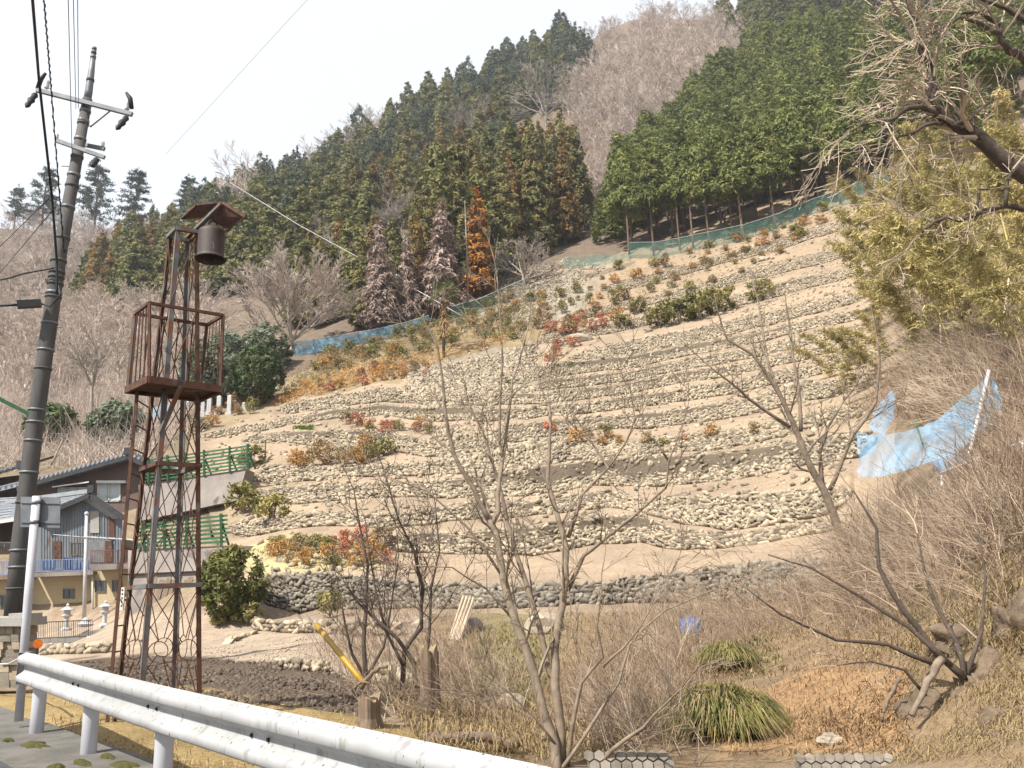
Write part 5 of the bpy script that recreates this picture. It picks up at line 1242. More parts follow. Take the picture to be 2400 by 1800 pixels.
for i in range(4):
    mb = MB(); mb.bar(leg_pt(ORDR[i], zt_ - .03), leg_pt(ORDR[(i + 1) % 4], zt_ - .03), .05, .05); mb.build('top_frame', M_rust_grey, tw)
def ring_mb(mb, c, u, v, r, tr=.006, n=14):
    pts = [c + u * (math.cos(6.283 * q / n) * r) + v * (math.sin(6.283 * q / n) * r) for q in range(n + 1)]; mb.tube(pts, tr, 4, cap=False)
zz = [float(t_base.z) + .1, brace_z[0], brace_z[1], zp, (zp + zt_) / 2 + .05, zt_]
for li in range(5):
    z0, z1 = zz[li], zz[li + 1]
    for i in range(4):
        a0, a1 = leg_pt(ORDR[i], z0), leg_pt(ORDR[i], z1); b0, b1_ = leg_pt(ORDR[(i + 1) % 4], z0), leg_pt(ORDR[(i + 1) % 4], z1)
        mb = MB()
        if li in (0, 1):
            zm = (z0 + z1) / 2; am, bm = leg_pt(ORDR[i], zm), leg_pt(ORDR[(i + 1) % 4], zm); c = (am + bm) / 2; u = (bm - am).normalized(); v = Vector((0, 0, 1)); w = (bm - am).length; rr = w * .17
            for sgn in (-1, 1):
                cc = c + u * sgn * (w * .25); ring_mb(mb, cc, u, v, rr)
                mb.tube([cc + v * rr, (a1 if sgn < 0 else b1_).lerp(c, .02)], .006, 5); mb.tube([cc - v * rr, (a0 if sgn < 0 else b0)], .006, 5)
                mb.tube([cc + v * rr * .8 - u * sgn * rr * .6, (b1_ if sgn < 0 else a1)], .006, 5); mb.tube([cc - v * rr * .8 - u * sgn * rr * .6, (b0 if sgn < 0 else a0)], .006, 5)
        else:
            mb.tube([a0, b1_], .007, 5); mb.tube([b0, a1], .007, 5)
        mb.build('cross_brace', M_rust, tw)
# platform
PC = [Vector(P(348, 889, 9.3)), on_z(519, 912, zp), on_z(468, 935, zp), on_z(295, 914, zp)]
mb = MB(); mb.hexa([p for p in PC], [p + Vector((0, 0, .03)) for p in PC]); mb.build('platform', M_rust, tw)
for i in range(4):
    mb = MB(); mb.bar(PC[i] + Vector((0, 0, .0)), PC[(i + 1) % 4] + Vector((0, 0, .0)), .035, .085); mb.build('platform_edge', M_rust, tw)
cen = sum(PC, Vector()) / 4
RC = [Vector(P(350, 710, 9.3)), on_z(523, 739, zr), None, on_z(316, 735, zr)]; RC[2] = RC[1] + RC[3] - RC[0]
for i in range(4):
    mb = MB(); mb.bar(RC[i], RC[(i + 1) % 4], .035, .035); mb.build('top_rail', M_rust, tw)
    mb = MB(); mb.bar(PC[i] + (cen - PC[i]) * .03, RC[i], .032, .032); mb.build('rail_post', M_rust if i != 3 else M_rust_grey, tw)
    for j in range(1, 5):
        if i == 0 and j < 5: continue
        a = PC[i].lerp(PC[(i + 1) % 4], j / 5); b = RC[i].lerp(RC[(i + 1) % 4], j / 5); mb = MB(); mb.tube([a, b], .006 if i == 1 else .009, 5); mb.build('baluster', M_rust, tw)
mb = MB(); mb.bar(leg_pt('n', P(372, 1015, 9.7).z), P(424, 905, 9.55), .05, .03); mb.build('knee_brace', M_rust_grey, tw)
# ladder
la0, la1 = P(262, 1575, 10.0), P(322, 915, 9.75); lb0, lb1 = leg_pt('l', la0.z), leg_pt('l', la1.z)
la_f = la0 + (la1 - la0) * ((float(S(la0.x, la0.y)) - la0.z) / (la1.z - la0.z)); lb_f = leg_pt('l', la_f.z)
mb = MB(); mb.bar(la_f, la1, .04, .012); mb.build('ladder_rail', M_rust, tw)
for j in range(13):
    t = (j + .6) / 13; a = la_f.lerp(la1, t); b = lb_f.lerp(lb1, t); mb = MB(); mb.tube([a, b], .009, 6); mb.build('rung', M_rust, tw)
# small white plate with vertical characters on the lower leg
a = P(283, 1383, 10.02); b = P(290, 1424, 10.02); mb = MB(); mb.box((a + b) / 2, Vector((.032, -.02, 0)), Vector((.003, .005, 0)), Vector((0, 0, .13))); pl = mb.build('name_plate', M_frame_w, tw)
for j in range(5):
    mb = MB(); c = (a + b) / 2 + Vector((0, -.011, .1 - .045 * j)); mb.bar(c - Vector((.014, -.008, 0)), c + Vector((.014, -.008, 0)), .004, .008); mb.bar(c - Vector((0, 0, .014)), c + Vector((0, 0, .014)), .004, .008); mb.build('character', M_black, pl)
# bell arm, roof
rid_n, rid_f = P(522, 475, 9.6), P(475, 508, 10.2)
lw_n, lw_f = P(459, 481, 9.95), P(424, 512, 10.5); rw_n, rw_f = P(575, 508, 9.35), P(537, 535, 9.95)
for q in ((rid_n, rid_f, lw_f, lw_n), (rid_n, rw_n, rw_f, rid_f)):
    mb = MB(); up = Vector((0, 0, .012)); mb.hexa(list(q), [p + up for p in q]); mb.build('roof_sheet', M_rust, tw)
    for e0, e1 in ((0, 1), (1, 2), (2, 3)):
        mb = MB(); mb.bar(q[e0], q[e1], .016, .03); mb.build('roof_edge', M_rust, tw)
mb = MB(); mb.bar(P(440, 556, 10.25), P(520, 478, 9.62), .055, .04); mb.build('ridge_beam', M_rust_grey, tw)
mb = MB(); mb.bar(P(445, 553, 10.28), P(540, 535, 9.93), .045, .045); mb.build('bell_arm', M_rust_grey, tw)
# the bell hangs from the arm: a thing of its own
bt = P(499, 533, 9.85); bb = P(494, 609, 9.85); hb = (bt - bb).length; ax = Vector((0, 0, 1)); br = .165
bell = thing('fire_bell', bb, 'rust brown cylindrical iron fire bell hanging under the small tower roof', 'bell')
mb = MB(); base = Vector((bt.x - .01, bt.y, bb.z))
outer = [(br * 1.13, 0), (br * 1.13, .018), (br * 1.03, .03), (br, .06), (br * .985, hb * .8), (br * .93, hb * .90), (br * .6, hb * .98), (.03, hb * 1.02)]
inner = [(.02, hb * .95), (br * .85, hb * .86), (br * .9, .06), (br * 1.08, .002)]
mb.lathe(base, outer, 32); mb.f = mb.f[:-2]; mb.build('body', M_bell, bell, True)
mb = MB(); mb.lathe(base, inner, 32); mb.f = mb.f[:-2]; mb.build('inside', M_bell, bell, True)
mb = MB(); ring_mb(mb, base + Vector((0, 0, .012)), Vector((1, 0, 0)), Vector((0, 1, 0)), br * 1.13, .011, 32); mb.build('rim', M_bell, bell, True)
mb = MB(); c = base + Vector((0, 0, hb * 1.02 + .04)); ring_mb(mb, c, Vector((1, 0, 0)), ax, .05, .014, 14); mb.tube([c + ax * .05, c + ax * .16], .012, 6); mb.build('hanger', M_rust, bell, True)

# ------------------------------------------------------------------ utility pole and wires
YP = 17.0
pp = [(221, 114), (214, 170), (208, 215), (205, 232), (139, 600), (84, 980), (48, 1275), (30, 1470)]; pr = [5, 8, 9.5, 12, 17, 19, 20, 21]
up_root = thing('utility_pole', P(30, 1470, YP), 'tall leaning concrete utility pole with two steel crossarms', 'pole')
W = [P(x, y, YP) for x, y in pp]; rad = [r * YP / FPX for r in pr]
mb = MB(); mb.tube(W[3:], rad[3:], 16); mb.build('shaft', M_concpole, up_root, True)
mb = MB(); mb.tube(W[:4], [rad[0], rad[1], rad[2], rad[2] * 1.02], 14); mb.build('top_extension', M_steel, up_root, True)
def pole_at(y):
    ys = [q[1] for q in pp]; return Vector([np.interp(y, ys, [w[i] for w in W]) for i in range(3)]), float(np.interp(y, ys, rad))
for y in (114, 124, 134, 188, 240, 262, 286, 292, 330, 352, 372, 415, 440, 490, 560, 612, 640, 652, 668, 690, 700, 762, 825, 868, 962, 990, 1035, 1110, 1180, 1290, 1330, 1380):
    c, r = pole_at(y); d = (pole_at(y + 10)[0] - pole_at(y - 10)[0]).normalized(); mb = MB(); h = .03 if y < 700 else .02; mb.tube([c - d * h, c + d * h], r * 1.06 + .008, 14); mb.build('band', M_steel if y % 4 else M_concpole, up_root, True)
for k, y in enumerate((300, 395, 455, 520, 585, 690, 775, 835)):
    c, r = pole_at(y); s = -1 if k % 2 else 1; mb = MB(); mb.tube([c, c + Vector((s * (r + .16), -.05, 0))], .011, 5); mb.build('step_bolt', M_steel, up_root)
def arm(a, b, w, lbl): mb = MB(); mb.bar(a, b, w, w * 1.1); return mb.build('crossarm', M_steel, up_root)
A1, A2 = P(86, 211, YP - .25), P(310, 268, YP - .05); arm(A1, A2, .085, '')
B1, B2 = P(131, 329, YP - .3), P(245, 369, YP - .22); arm(B1, B2, .075, ''); arm(P(200, 340, YP + .25), P(245, 349, YP + .25), .075, '')
mb = MB(); mb.tube([P(262, 257, YP - .1), P(211, 298, YP - .1)], .018, 6); mb.build('arm_stay', M_steel, up_root)
def insul(c, h=.22, r=.06):
    mb = MB(); mb.lathe(c, [(r * .5, 0), (r, h * .12), (r * .6, h * .25), (r, h * .38), (r * .6, h * .5), (r, h * .63), (r * .6, h * .78), (r * .8, h * .9), (r * .3, h)], 12); return mb.build('insulator', M_porc, up_root, True)
insul(P(109, 208, YP - .22)); insul(P(297, 258, YP - .06)); insul(P(133, 326, YP - .28), .14, .04); insul(P(241, 344, YP + .24), .14, .04)
for (x, y, x2, y2) in ((86, 218, 60, 252), (300, 272, 272, 304), (228, 372, 214, 390)):
    a, b = P(x, y, YP - .25), P(x2, y2, YP - .6); mb = MB(); n = 6; mb.tube([a.lerp(b, i / n) for i in range(n + 1)], [.015, .07, .05, .08, .05, .06, .01], 8); mb.build('strain_insulator', M_black, up_root, True)
for (x, y, dx) in ((90, 190, .05), (310, 235, -.05)):
    c = P(x, y, YP - .25); mb = MB(); mb.tube([c + Vector((0, 0, -.2)), c + Vector((dx, 0, .05)), c + Vector((dx * 3, 0, .2))], [.05, .055, .03], 7); mb.build('cutout_switch', M_black, up_root, True)
c = P(62, 712, YP - .5); mb = MB(); mb.bar(P(40, 714, YP - .5), P(97, 711, YP - .3), .16, .15); cb_ = mb.build('splice_box', M_black, up_root)
mb = MB(); mb.bar(P(-60, 905, YP - .6), P(75, 974, YP - .1), .05, .07); mb.build('lamp_arm', M_green_st, up_root)
def wire(pts, r, label, m=M_black, name='cable', cat='cable', group=None, n=5):
    mb = MB(); Wp = []
    for i in range(len(pts) - 1):
        for k in range(6): Wp.append(Vector(pts[i]).lerp(Vector(pts[i + 1]), k / 6))
    Wp.append(Vector(pts[-1])); mb.tube(Wp, r, n); return mb.solo(name, m, label, cat, group, smooth=True)
wire([P(133, 690, YP - .35), P(133, 612, YP - .4), P(122, 464, YP - 1), P(91, 186, YP - 3), P(76, 0, 11.5), P(40, -600, 7)], .026, 'thick black cable running down the pole side, farthest from the tower')
tws = [P(150, 592, YP - .3), P(120, 211, YP - 3), P(103, 0, 11.8), P(80, -600, 7)]; wire(tws, .011, 'thin twisted black cable next to the thick one')
mb = MB(); sp = []
for i in range(260):
    t = i / 259 * 3; k = min(int(t), 2); c = tws[k].lerp(tws[k + 1], t - k); sp.append(c + Vector((math.cos(i * .9), math.sin(i * .9) * .3, math.sin(i * .9))) * .02)
mb.tube(sp, .007, 4); mb.solo('cable', M_black, 'spiral wrap wound round the twisted cable', 'cable', smooth=True)
for k, (a, b, lb) in enumerate([((160, 0), (169, 362), 'thin overhead wire ending at the lower crossarm'), ((172, 0), (178, 255), 'thin overhead wire in the middle of the trio'), ((182, 0), (184, 253), 'thin overhead wire of the trio nearest the bell')]):
    wire([P(b[0], b[1], YP - .2), P(a[0], a[1], 11.5), P(a[0] * .7 + 20, -600, 7)], .007, lb)
wire([P(127, 628, YP - .3), P(60, 640, YP - .2), P(20, 652, YP), P(-60, 668, YP)], .02, 'black service cable leaving the pole just above the splice box')
wire([P(130, 640, YP - .2), P(142, 690, YP - .45), P(118, 718, YP - .4), P(97, 712, YP - .3)], .018, 'black cable looping from the pole into the splice box')
wire([P(40, 714, YP - .5), P(-60, 719, YP - .6)], .03, 'black cable leaving the splice box sideways')
wire([P(118, 462, YP), P(0, 578, 30), P(-80, 650, 40)], .014, 'slack grey wire dropping behind the pole towards the slope, upper one')
wire([P(130, 485, YP), P(0, 640, 30), P(-80, 730, 40)], .012, 'slack grey wire dropping behind the pole towards the slope, lower one')
mb = MB(); wA, wB = P(538, 427, 95), P(1085, 742, 80)
wire([wA, P(700, 527, 91), wB.lerp(wA, .27), wB], .035, 'pale steel guy cable slanting across the cedars', M_porc)
c = P(932, 650, 84.3); mb = MB(); mb.tube([c - Vector((.42, 0, -.24)), c - Vector((.3, 0, -.17)), c, c + Vector((.3, 0, -.17)), c + Vector((.42, 0, -.24))], [.05, .26, .3, .26, .05], 12); mb.solo('guy_insulator', M_porc, 'white egg shaped insulator on the slanting guy cable', 'insulator', smooth=True)
wire([P(727, -8, 40), P(600, 130, 46), P(480, 262, 52), P(388, 362, 60)], .011, 'faint thin wire high in the white sky', M_steel)

# ------------------------------------------------------------------ road sign seen from behind
YS = 9.7
sg = thing('road_sign', P(46, 1665, YS), 'back of a grey rectangular road sign on a white pipe post', 'sign')
mb = MB(); mb.tube([P(86, 1163, YS), P(66, 1400, YS), P(44, 1690, YS)], .046, 14); mb.build('post', M_post, sg, True)
def px_panel(mb, x0, y0, x1, y1, Y, th=.01, skew=0):
    a, b, c, d = P(x0, y1, Y), P(x1, y1 + skew, Y), P(x1, y0 + skew, Y), P(x0, y0, Y); t = Vector((0, th, 0)); mb.hexa([a, b, b + t, a + t], [d, c, c + t, d + t]); return mb
px_panel(MB(), 48, 1164, 141, 1235, YS + .06, .006, 2).build('panel', M_steel, sg)
for y in (1176, 1222): px_panel(MB(), 48, y - 3, 141, y + 3, YS + .045, .014, 2).build('rib', M_steel, sg)
for y in (1178, 1224): mb = MB(); c = P(85 - (y - 1165) * .08, y, YS); mb.tube([c - Vector((0, 0, .02)), c + Vector((0, 0, .02))], .053, 12); mb.build('clamp', M_steel, sg, True)

# ------------------------------------------------------------------ stacked stone wall at the frame edge
YW = 13.0
lw = thing('stone_wall', P(10, 1600, YW), 'low wall of stacked grey blocks with concrete cap beside the power pole', 'wall')
rg = random.Random(8)
for r in range(8):
    y1 = 1612 - r * 18; x = -120 - rg.randint(0, 30)
    while x < 44:
        w = rg.randint(18, 46); px_panel(MB(), x, y1 - 17, min(x + w - 1, 46 + rg.randint(-3, 3)), y1, YW + rg.uniform(-.05, .05), .5).build('block', M_stone_dark if rg.random() < .5 else M_stone, lw); x += w
px_panel(MB(), -120, 1448, 50, 1468, YW - .1, .7).build('cap', M_conc_pale, lw)
px_panel(MB(), 20, 1438, 52, 1449, YW - .05, .55).build('cap_block', M_conc_pale, lw)
wire([P(-60, 1558, 12.6), P(20, 1556, 12), P(52, 1540, 10)], .012, 'sagging white rope from the rail end to the block wall', M_porc, 'rope', 'rope')
# ------------------------------------------------------------------ houses
def wallpoly(mb, pts, Y, back, Yr=None):
    """pixel polygon at depth Y (clockwise or not), extruded back by vector"""
    f = [P(x, y, Y) for x, y in pts]; b = [p + Vector(back) for p in f]; n = len(f); i = len(mb.v)
    mb.v += f + b; mb.f.append(tuple(range(i, i + n))); mb.f.append(tuple(range(i + n, i + 2 * n))[::-1])
    for k in range(n): mb.f.append((i + k, i + (k + 1) % n, i + n + (k + 1) % n, i + n + k)[::-1])
    return mb
def win(root, x0, y0, x1, y1, Y, nm='window', panes=2, curtain=False, frame=.05, skew=0, fm=None):
    fm = fm or M_frame_w
    mb = MB(); t = 2.0 * frame * 1950 / Y / 2
    for (a, b, c, d) in ((x0, y0, x1, y0 + t), (x0, y1 - t, x1, y1), (x0, y0, x0 + t, y1), (x1 - t, y0, x1, y1)) + tuple(((x0 + (x1 - x0) * k / panes - t / 2, y0, x0 + (x1 - x0) * k / panes + t / 2, y1) for k in range(1, panes))):
        px_panel(mb, a, b + skew * 0, c, d, Y - .06, .07)
    w = mb.build(nm, fm, root)
    for k in range(panes):
        a = x0 + (x1 - x0) * k / panes; b = x0 + (x1 - x0) * (k + 1) / panes
        px_panel(MB(), a + t, y0 + t, b - t, y1 - t, Y - .015, .012).build('pane', M_curtain if curtain else M_glass, w)
    return w
# yellow lower house with balcony
YH = 43.0
yh = thing('yellow_house', P(200, 1455, YH), 'cream yellow mortar house with flat balcony deck under the tin shed', 'house')
wallpoly(MB(), [(70, 1475), (216, 1462), (216, 1338), (70, 1345)], YH, (-.2, 6, 0)).build('wall', M_yellow_wall, yh)
wallpoly(MB(), [(216, 1462), (352, 1452), (352, 1328), (216, 1332)], YH - .7, (-.2, 6, 0)).build('wall', M_yellow_wall, yh)
wallpoly(MB(), [(-120, 1490), (48, 1480), (48, 1352), (-120, 1362)], YH - .5, (-.2, 6, 0)).build('wall', M_yellow_wall, yh)
wallpoly(MB(), [(66, 1353), (218, 1347), (218, 1338), (66, 1343)], YH - 1.1, (-.1, 4, 0)).build('balcony_deck', M_conc, yh)
wallpoly(MB(), [(212, 1337), (372, 1330), (372, 1319), (212, 1323)], YH - 1.8, (-.1, 5, 0)).build('balcony_deck', M_conc, yh)
wallpoly(MB(), [(-130, 1366), (52, 1356), (52, 1346), (-130, 1354)], YH - 1.3, (-.1, 4, 0)).build('balcony_deck', M_wood, yh)
rg = random.Random(4)
for k in range(26):
    x = 82 + k * 5.2; mb = MB(); c = P(x, 1341 - .03 * (x - 66) + rg.uniform(-1, 1), YH - .9); mb.box(c, (.07, .02, rg.uniform(-.03, .03)), (0, .08, 0), (0, 0, .035)); mb.build('eave_tile', M_boulder, yh)
win(yh, 147, 1380, 173, 1403, YH, frame=.03, fm=M_steel); win(yh, 222, 1360, 247, 1388, YH - .7, frame=.03, fm=M_steel); win(yh, 262, 1360, 285, 1387, YH - .7, frame=.03, fm=M_steel); win(yh, 160, 1441, 180, 1450, YH, panes=1, frame=.02, fm=M_steel); win(yh, -20, 1395, 24, 1430, YH - .5, frame=.04, fm=M_steel)
mb = MB(); mb.tube([P(217, 1338, YH - .85), P(217, 1462, YH - .85)], .05, 8); mb.build('downpipe', M_porc, yh, True)
def railing(x0, x1, yt0, yt1, yb0, yb1, Y, n, m, label, rt=.025):
    root = thing('railing', P((x0 + x1) / 2, yb0, Y), label, 'railing')
    for (a, b) in ((yt0, yt1), (yb0, yb1)):
        mb = MB(); mb.bar(P(x0, a, Y), P(x1, b, Y), .04, .04); mb.build('rail', m, root)
    for k in range(n + 1):
        t = k / n; x = x0 + (x1 - x0) * t; mb = MB(); mb.tube([P(x, yb0 + (yb1 - yb0) * t, Y), P(x, yt0 + (yt1 - yt0) * t, Y)], rt * (1.7 if k % 8 == 0 else 1), 5); mb.build('baluster', m, root)
    return root
railing(213, 368, 1291, 1286, 1323, 1318, YH - 1.7, 40, M_redrail, 'rust red balcony railing beside the tin shed', .012)
railing(82, 214, 1313, 1310, 1340, 1337, YH - 1.0, 34, M_bluerail, 'pale blue balcony railing in front of the tin shed', .014)
railing(-60, 40, 1318, 1314, 1348, 1346, YH - 1.2, 24, M_bluerail, 'pale blue balcony railing at the edge behind the power pole', .014)
for i, (x0, x1, y0, y1) in enumerate([(100, 128, 1312, 1337), (150, 172, 1307, 1335), (178, 208, 1318, 1338)]):
    mb = MB(); rg = random.Random(i); n = 7
    for k in range(n):
        a = x0 + (x1 - x0) * k / n; b = x0 + (x1 - x0) * (k + 1) / n; Ya = YH - .75 + .12 * (k % 2); Yb = YH - .75 + .12 * ((k + 1) % 2)
        mb.quad(P(a, y1, Ya), P(b, y1, Yb), P(b, y0 + rg.randint(-2, 3), Yb), P(a, y0, Ya))
    mb.solo('tarp', M_bluerail, 'blue tarp bundled on the balcony, ' + ['nearest the power pole', 'the middle one', 'beside the antenna mast'][i], 'tarp', 'tarps on the balcony')
# grey tin shed
YG = 44.5
gs = thing('tin_shed', P(190, 1330, YG), 'grey blue corrugated tin shed with gabled tiled roof', 'shed')
wallpoly(MB(), [(92, 1338), (288, 1328), (287, 1214), (213, 1169), (92, 1212)], YG, (-3.2, 3.2, 0)).build('wall', M_tin, gs)
for k in range(30):
    x = 96 + k * 6.4; top = np.interp(x, [92, 213, 287], [1212, 1169, 1214]) + 5; px_panel(MB(), x - .9, top, x + .9, 1330, YG - .035, .05).build('corrugation', M_tin, gs)
dirr = Vector((-8.5, 4.6, .0))
rp_, rl, rrr = P(213, 1160, YG - .5), P(88, 1211, YG - .5), P(292, 1214, YG - .5)
for a, b in ((rp_, rl), (rrr, rp_)):
    mb = MB(); u = Vector((0, 0, .14)); mb.hexa([a, b, b + dirr, a + dirr], [a + u, b + u, b + dirr + u, a + dirr + u]); ro = mb.build('roof', M_rtile, gs)
    nrows = 9
    for k in range(nrows):
        q0 = a.lerp(b, (k + .5) / nrows) + u * 1.15; mb = MB(); mb.bar(q0, q0 + dirr, .06, .05); mb.build('tile_course', M_rtile, ro)
mb = MB(); mb.bar(rp_ + Vector((0, 0, .2)), rp_ + dirr + Vector((0, 0, .2)), .3, .22); mb.build('ridge', M_rtile, gs)
mb = MB(); mb.box(rp_ + Vector((.02, -.05, .3)), (.16, 0, 0), (0, .12, 0), (0, 0, .2)); mb.build('ridge_ornament', M_dark_tile, gs)
for a, b in ((rp_, rl), (rp_, rrr)):
    mb = MB(); mb.bar(a + Vector((0, -.06, -.02)), b + Vector((0, -.06, -.02)), .1, .26); mb.build('verge_board', M_dark_tile, gs)
px_panel(MB(), 212, 1198, 232, 1249, YG - .07, .05).build('light_panel', M_conc_pale, gs)
px_panel(MB(), 254, 1204, 268, 1265, YG - .065, .05).build('rust_strip', M_rust, gs, label='rusted vertical sheet strip')
px_panel(MB(), 125, 1268, 143, 1310, YG - .06, .05).build('rust_panel', M_rust, gs, label='rusted patch of tin')
win(gs, 164, 1271, 200, 1302, YG, frame=.04, fm=M_wood)
px_panel(MB(), 206, 1265, 260, 1318, YG - .06, .04).build('door', M_steel, gs)
px_panel(MB(), 246, 1268, 262, 1316, YG - .12, .05).build('rusty_door', M_rust, gs)
# side wing of the shed at the frame edge, shade under its eave put into the dark wall colour
wl = thing('wooden_outbuilding', P(0, 1340, 45), 'timber outbuilding with walls coloured dark for shade and pale tiled roof half cut by the frame edge', 'shed')
wallpoly(MB(), [(-140, 1352), (60, 1340), (60, 1212), (-140, 1235)], 46.5, (0, 4, 0)).build('wall', M_wood_dk, wl)
mb = MB(); e0, e1, r0_, r1_ = P(-140, 1243, 45), P(62, 1214, 45), P(-140, 1180, 48), P(62, 1168, 48); u = Vector((0, 0, .12)); mb.hexa([e0, e1, r1_, r0_], [e0 + u, e1 + u, r1_ + u, r0_ + u]); ro = mb.build('roof', M_rtile, wl)
for k in range(8): t = (k + .5) / 8; mb = MB(); mb.bar(e0.lerp(r0_, t) + u * 1.1, e1.lerp(r1_, t) + u * 1.1, .06, .04); mb.build('tile_course', M_rtile, ro)
mb = MB(); mb.bar(e0, e1, .12, .18); mb.build('eave_board', M_frame_w, wl)
win(wl, -10, 1270, 30, 1315, 46.4, panes=2, frame=.05); 
mb = MB(); mb.bar(P(42, 1216, 45.2), P(46, 1345, 45.2), .12, .12); mb.build('post', M_wood_dk, wl)
# brown house behind
YBn = 48.0
bh = thing('brown_house', P(250, 1230, YBn), 'brown mortar house with dark tiled gable and curtained windows', 'house')
wallpoly(MB(), [(60, 1240), (342, 1215), (342, 1092), (300, 1076), (60, 1142)], YBn, (1.5, 7, 0)).build('wall', M_brown_wall, bh)
px_panel(MB(), 300, 1197, 343, 1240, YBn - .02, .1).build('plinth', M_yellow_wall, bh)
rk, rl2, rr2 = P(300, 1070, YBn - .9), P(40, 1143, YBn - .9), P(352, 1092, YBn - .9); dr = Vector((1.6, 8.5, 0)); u = Vector((0, 0, .16))
for a, b in ((rk, rl2), (rr2, rk)):
    mb = MB(); mb.hexa([a, b, b + dr, a + dr], [a + u, b + u, b + dr + u, a + dr + u]); mb.build('roof', M_rtile, bh)
    n = 24 if a is rk else 5
    for k in range(n):
        c = a.lerp(b, (k + .5) / n) + u * 1.1; mb = MB(); mb.tube([c + Vector((0, -.08, 0)), c + dr.normalized() * 1.2 + Vector((0, 0, .02))], .085, 7); mb.build('tile', M_rtile, bh)
    mb = MB(); mb.bar(a + Vector((0, -.05, -.06)), b + Vector((0, -.05, -.06)), .08, .24); mb.build('verge_board', M_dark_tile, bh)
mb = MB(); mb.box(rk + Vector((0, 0, .3)), (.2, 0, 0), (0, .15, 0), (0, 0, .2)); mb.build('ridge_ornament', M_dark_tile, bh)
win(bh, 135, 1142, 206, 1164, YBn, panes=3, curtain=True, frame=.06); win(bh, 228, 1131, 282, 1176, YBn, panes=2, curtain=True, frame=.07)
mb = MB(); mb.hexa([P(122, 1143, YBn - .1), P(208, 1131, YBn - .1), P(208, 1131, YBn - .7), P(122, 1143, YBn - .7)], [P(122, 1140, YBn - .1), P(208, 1128, YBn - .1), P(208, 1128, YBn - .7), P(122, 1140, YBn - .7)]); mb.build('awning', M_frame_w, bh)
px_panel(MB(), 225, 1126, 294, 1132, YBn - .35, .35).build('awning', M_frame_w, bh)
mb = MB(); mb.bar(P(228, 1160, YBn - .25), P(286, 1161, YBn - .25), .03, .03); mb.build('window_rail', M_steel, bh)
# left house roof behind the pole
lh = thing('tiled_house', P(0, 1200, 50), 'dark house with heavy tiled eaves at the frame edge behind the power pole', 'house')
wallpoly(MB(), [(-160, 1240), (56, 1215), (56, 1112), (-160, 1140)], 50, (0, 6, 0)).build('wall', M_wood_dk, lh)
for (y0, y1, yy) in ((1130, 1094, 49), (1165, 1136, 48.3)):
    a, b = P(-160, y0 + 26, yy), P(60, y1, yy); a2, b2 = a + Vector((-.4, 4 if yy > 48.5 else .9, 1.2 if yy > 48.5 else .3)), b + Vector((-.4, 4 if yy > 48.5 else .9, 1.2 if yy > 48.5 else .3)); mb = MB(); mb.hexa([a, b, b2, a2], [p + u for p in (a, b, b2, a2)]); mb.build('roof', M_rtile if yy < 48.5 else M_dark_tile, lh)
    for k in range(16): c = a.lerp(b, (k + .5) / 16) + u; mb = MB(); mb.tube([c + Vector((0, -.06, 0)), c + Vector((-.1, .8, .22))], .08, 6); mb.build('tile', M_rtile, lh)
mb = MB(); mb.box(P(52, 1090, 49), (.25, 0, 0), (0, .2, 0), (0, 0, .25)); mb.build('ridge_ornament', M_dark_tile, lh)
# antenna mast
YA = 40.0
an = thing('antenna_mast', P(196, 1462, YA), 'pale pipe mast carrying a television antenna before the tin shed', 'antenna')
mb = MB(); mb.tube([P(203, 1206, YA), P(197, 1462, YA)], [.07, .09], 12); mb.build('mast', M_porc, an, True)
mb = MB(); mb.lathe(P(203, 1207, YA), [(.09, 0), (.11, .06), (.08, .14), (.01, .17)], 12); mb.build('cap', M_porc, an, True)
a, b = P(124, 1253, YA - .1), P(383, 1269, YA - .1); mb = MB(); mb.bar(P(205, 1258, YA - .1), b, .07, .06); mb.build('boom', M_porc, an)
mb = MB(); mb.tube([a, P(205, 1260, YA - .1)], .025, 6); mb.build('boom', M_steel, an)
for k in range(13):
    t = k / 12; c = a.lerp(b, t); l = .25 + .5 * t; mb = MB(); mb.tube([c + Vector((.12, -l, .02)), c + Vector((-.12, l, .0))], .012, 4); mb.build('element', M_steel, an)
# garden: fence, lanterns, low walls
gw = MB(); wallpoly(gw, [(62, 1512), (172, 1506), (240, 1490), (290, 1484), (290, 1468), (240, 1472), (172, 1490), (62, 1500)], 36.5, (0, 1.0, 0)); gw.solo('garden_wall', M_conc_pale, 'low pale concrete garden wall under the bronze fence', 'wall', kind='thing')
gw = MB(); wallpoly(gw, [(60, 1523), (168, 1519), (172, 1510), (60, 1512)], 35.5, (0, .8, 0)); gw.solo('kerb_wall', M_boulder, 'stained low kerb wall beside the soil field', 'wall', kind='thing')
gw = MB(); wallpoly(gw, [(236, 1490), (300, 1482), (300, 1452), (236, 1466)], 37.5, (0, 1.5, 0)); gw.solo('planter_wall', M_conc_pale, 'pale concrete planter wall below the stone lanterns', 'wall', kind='thing')
gw = MB(); wallpoly(gw, [(300, 1484), (408, 1475), (400, 1452), (300, 1454)], 37.8, (0, 1.2, 0)); gw.solo('planter_wall', M_conc, 'dark round planter wall behind the tower legs', 'wall', kind='thing')
railing(68, 216, 1460, 1453, 1497, 1491, 36.3, 34, M_darkfence, 'dark bronze garden fence in front of the yellow house', .010)
px_panel(MB(), 203, 1491, 213, 1509, 35.2, .22).solo('marker_block', M_porc, 'small white marker block at the end of the garden wall', 'marker')
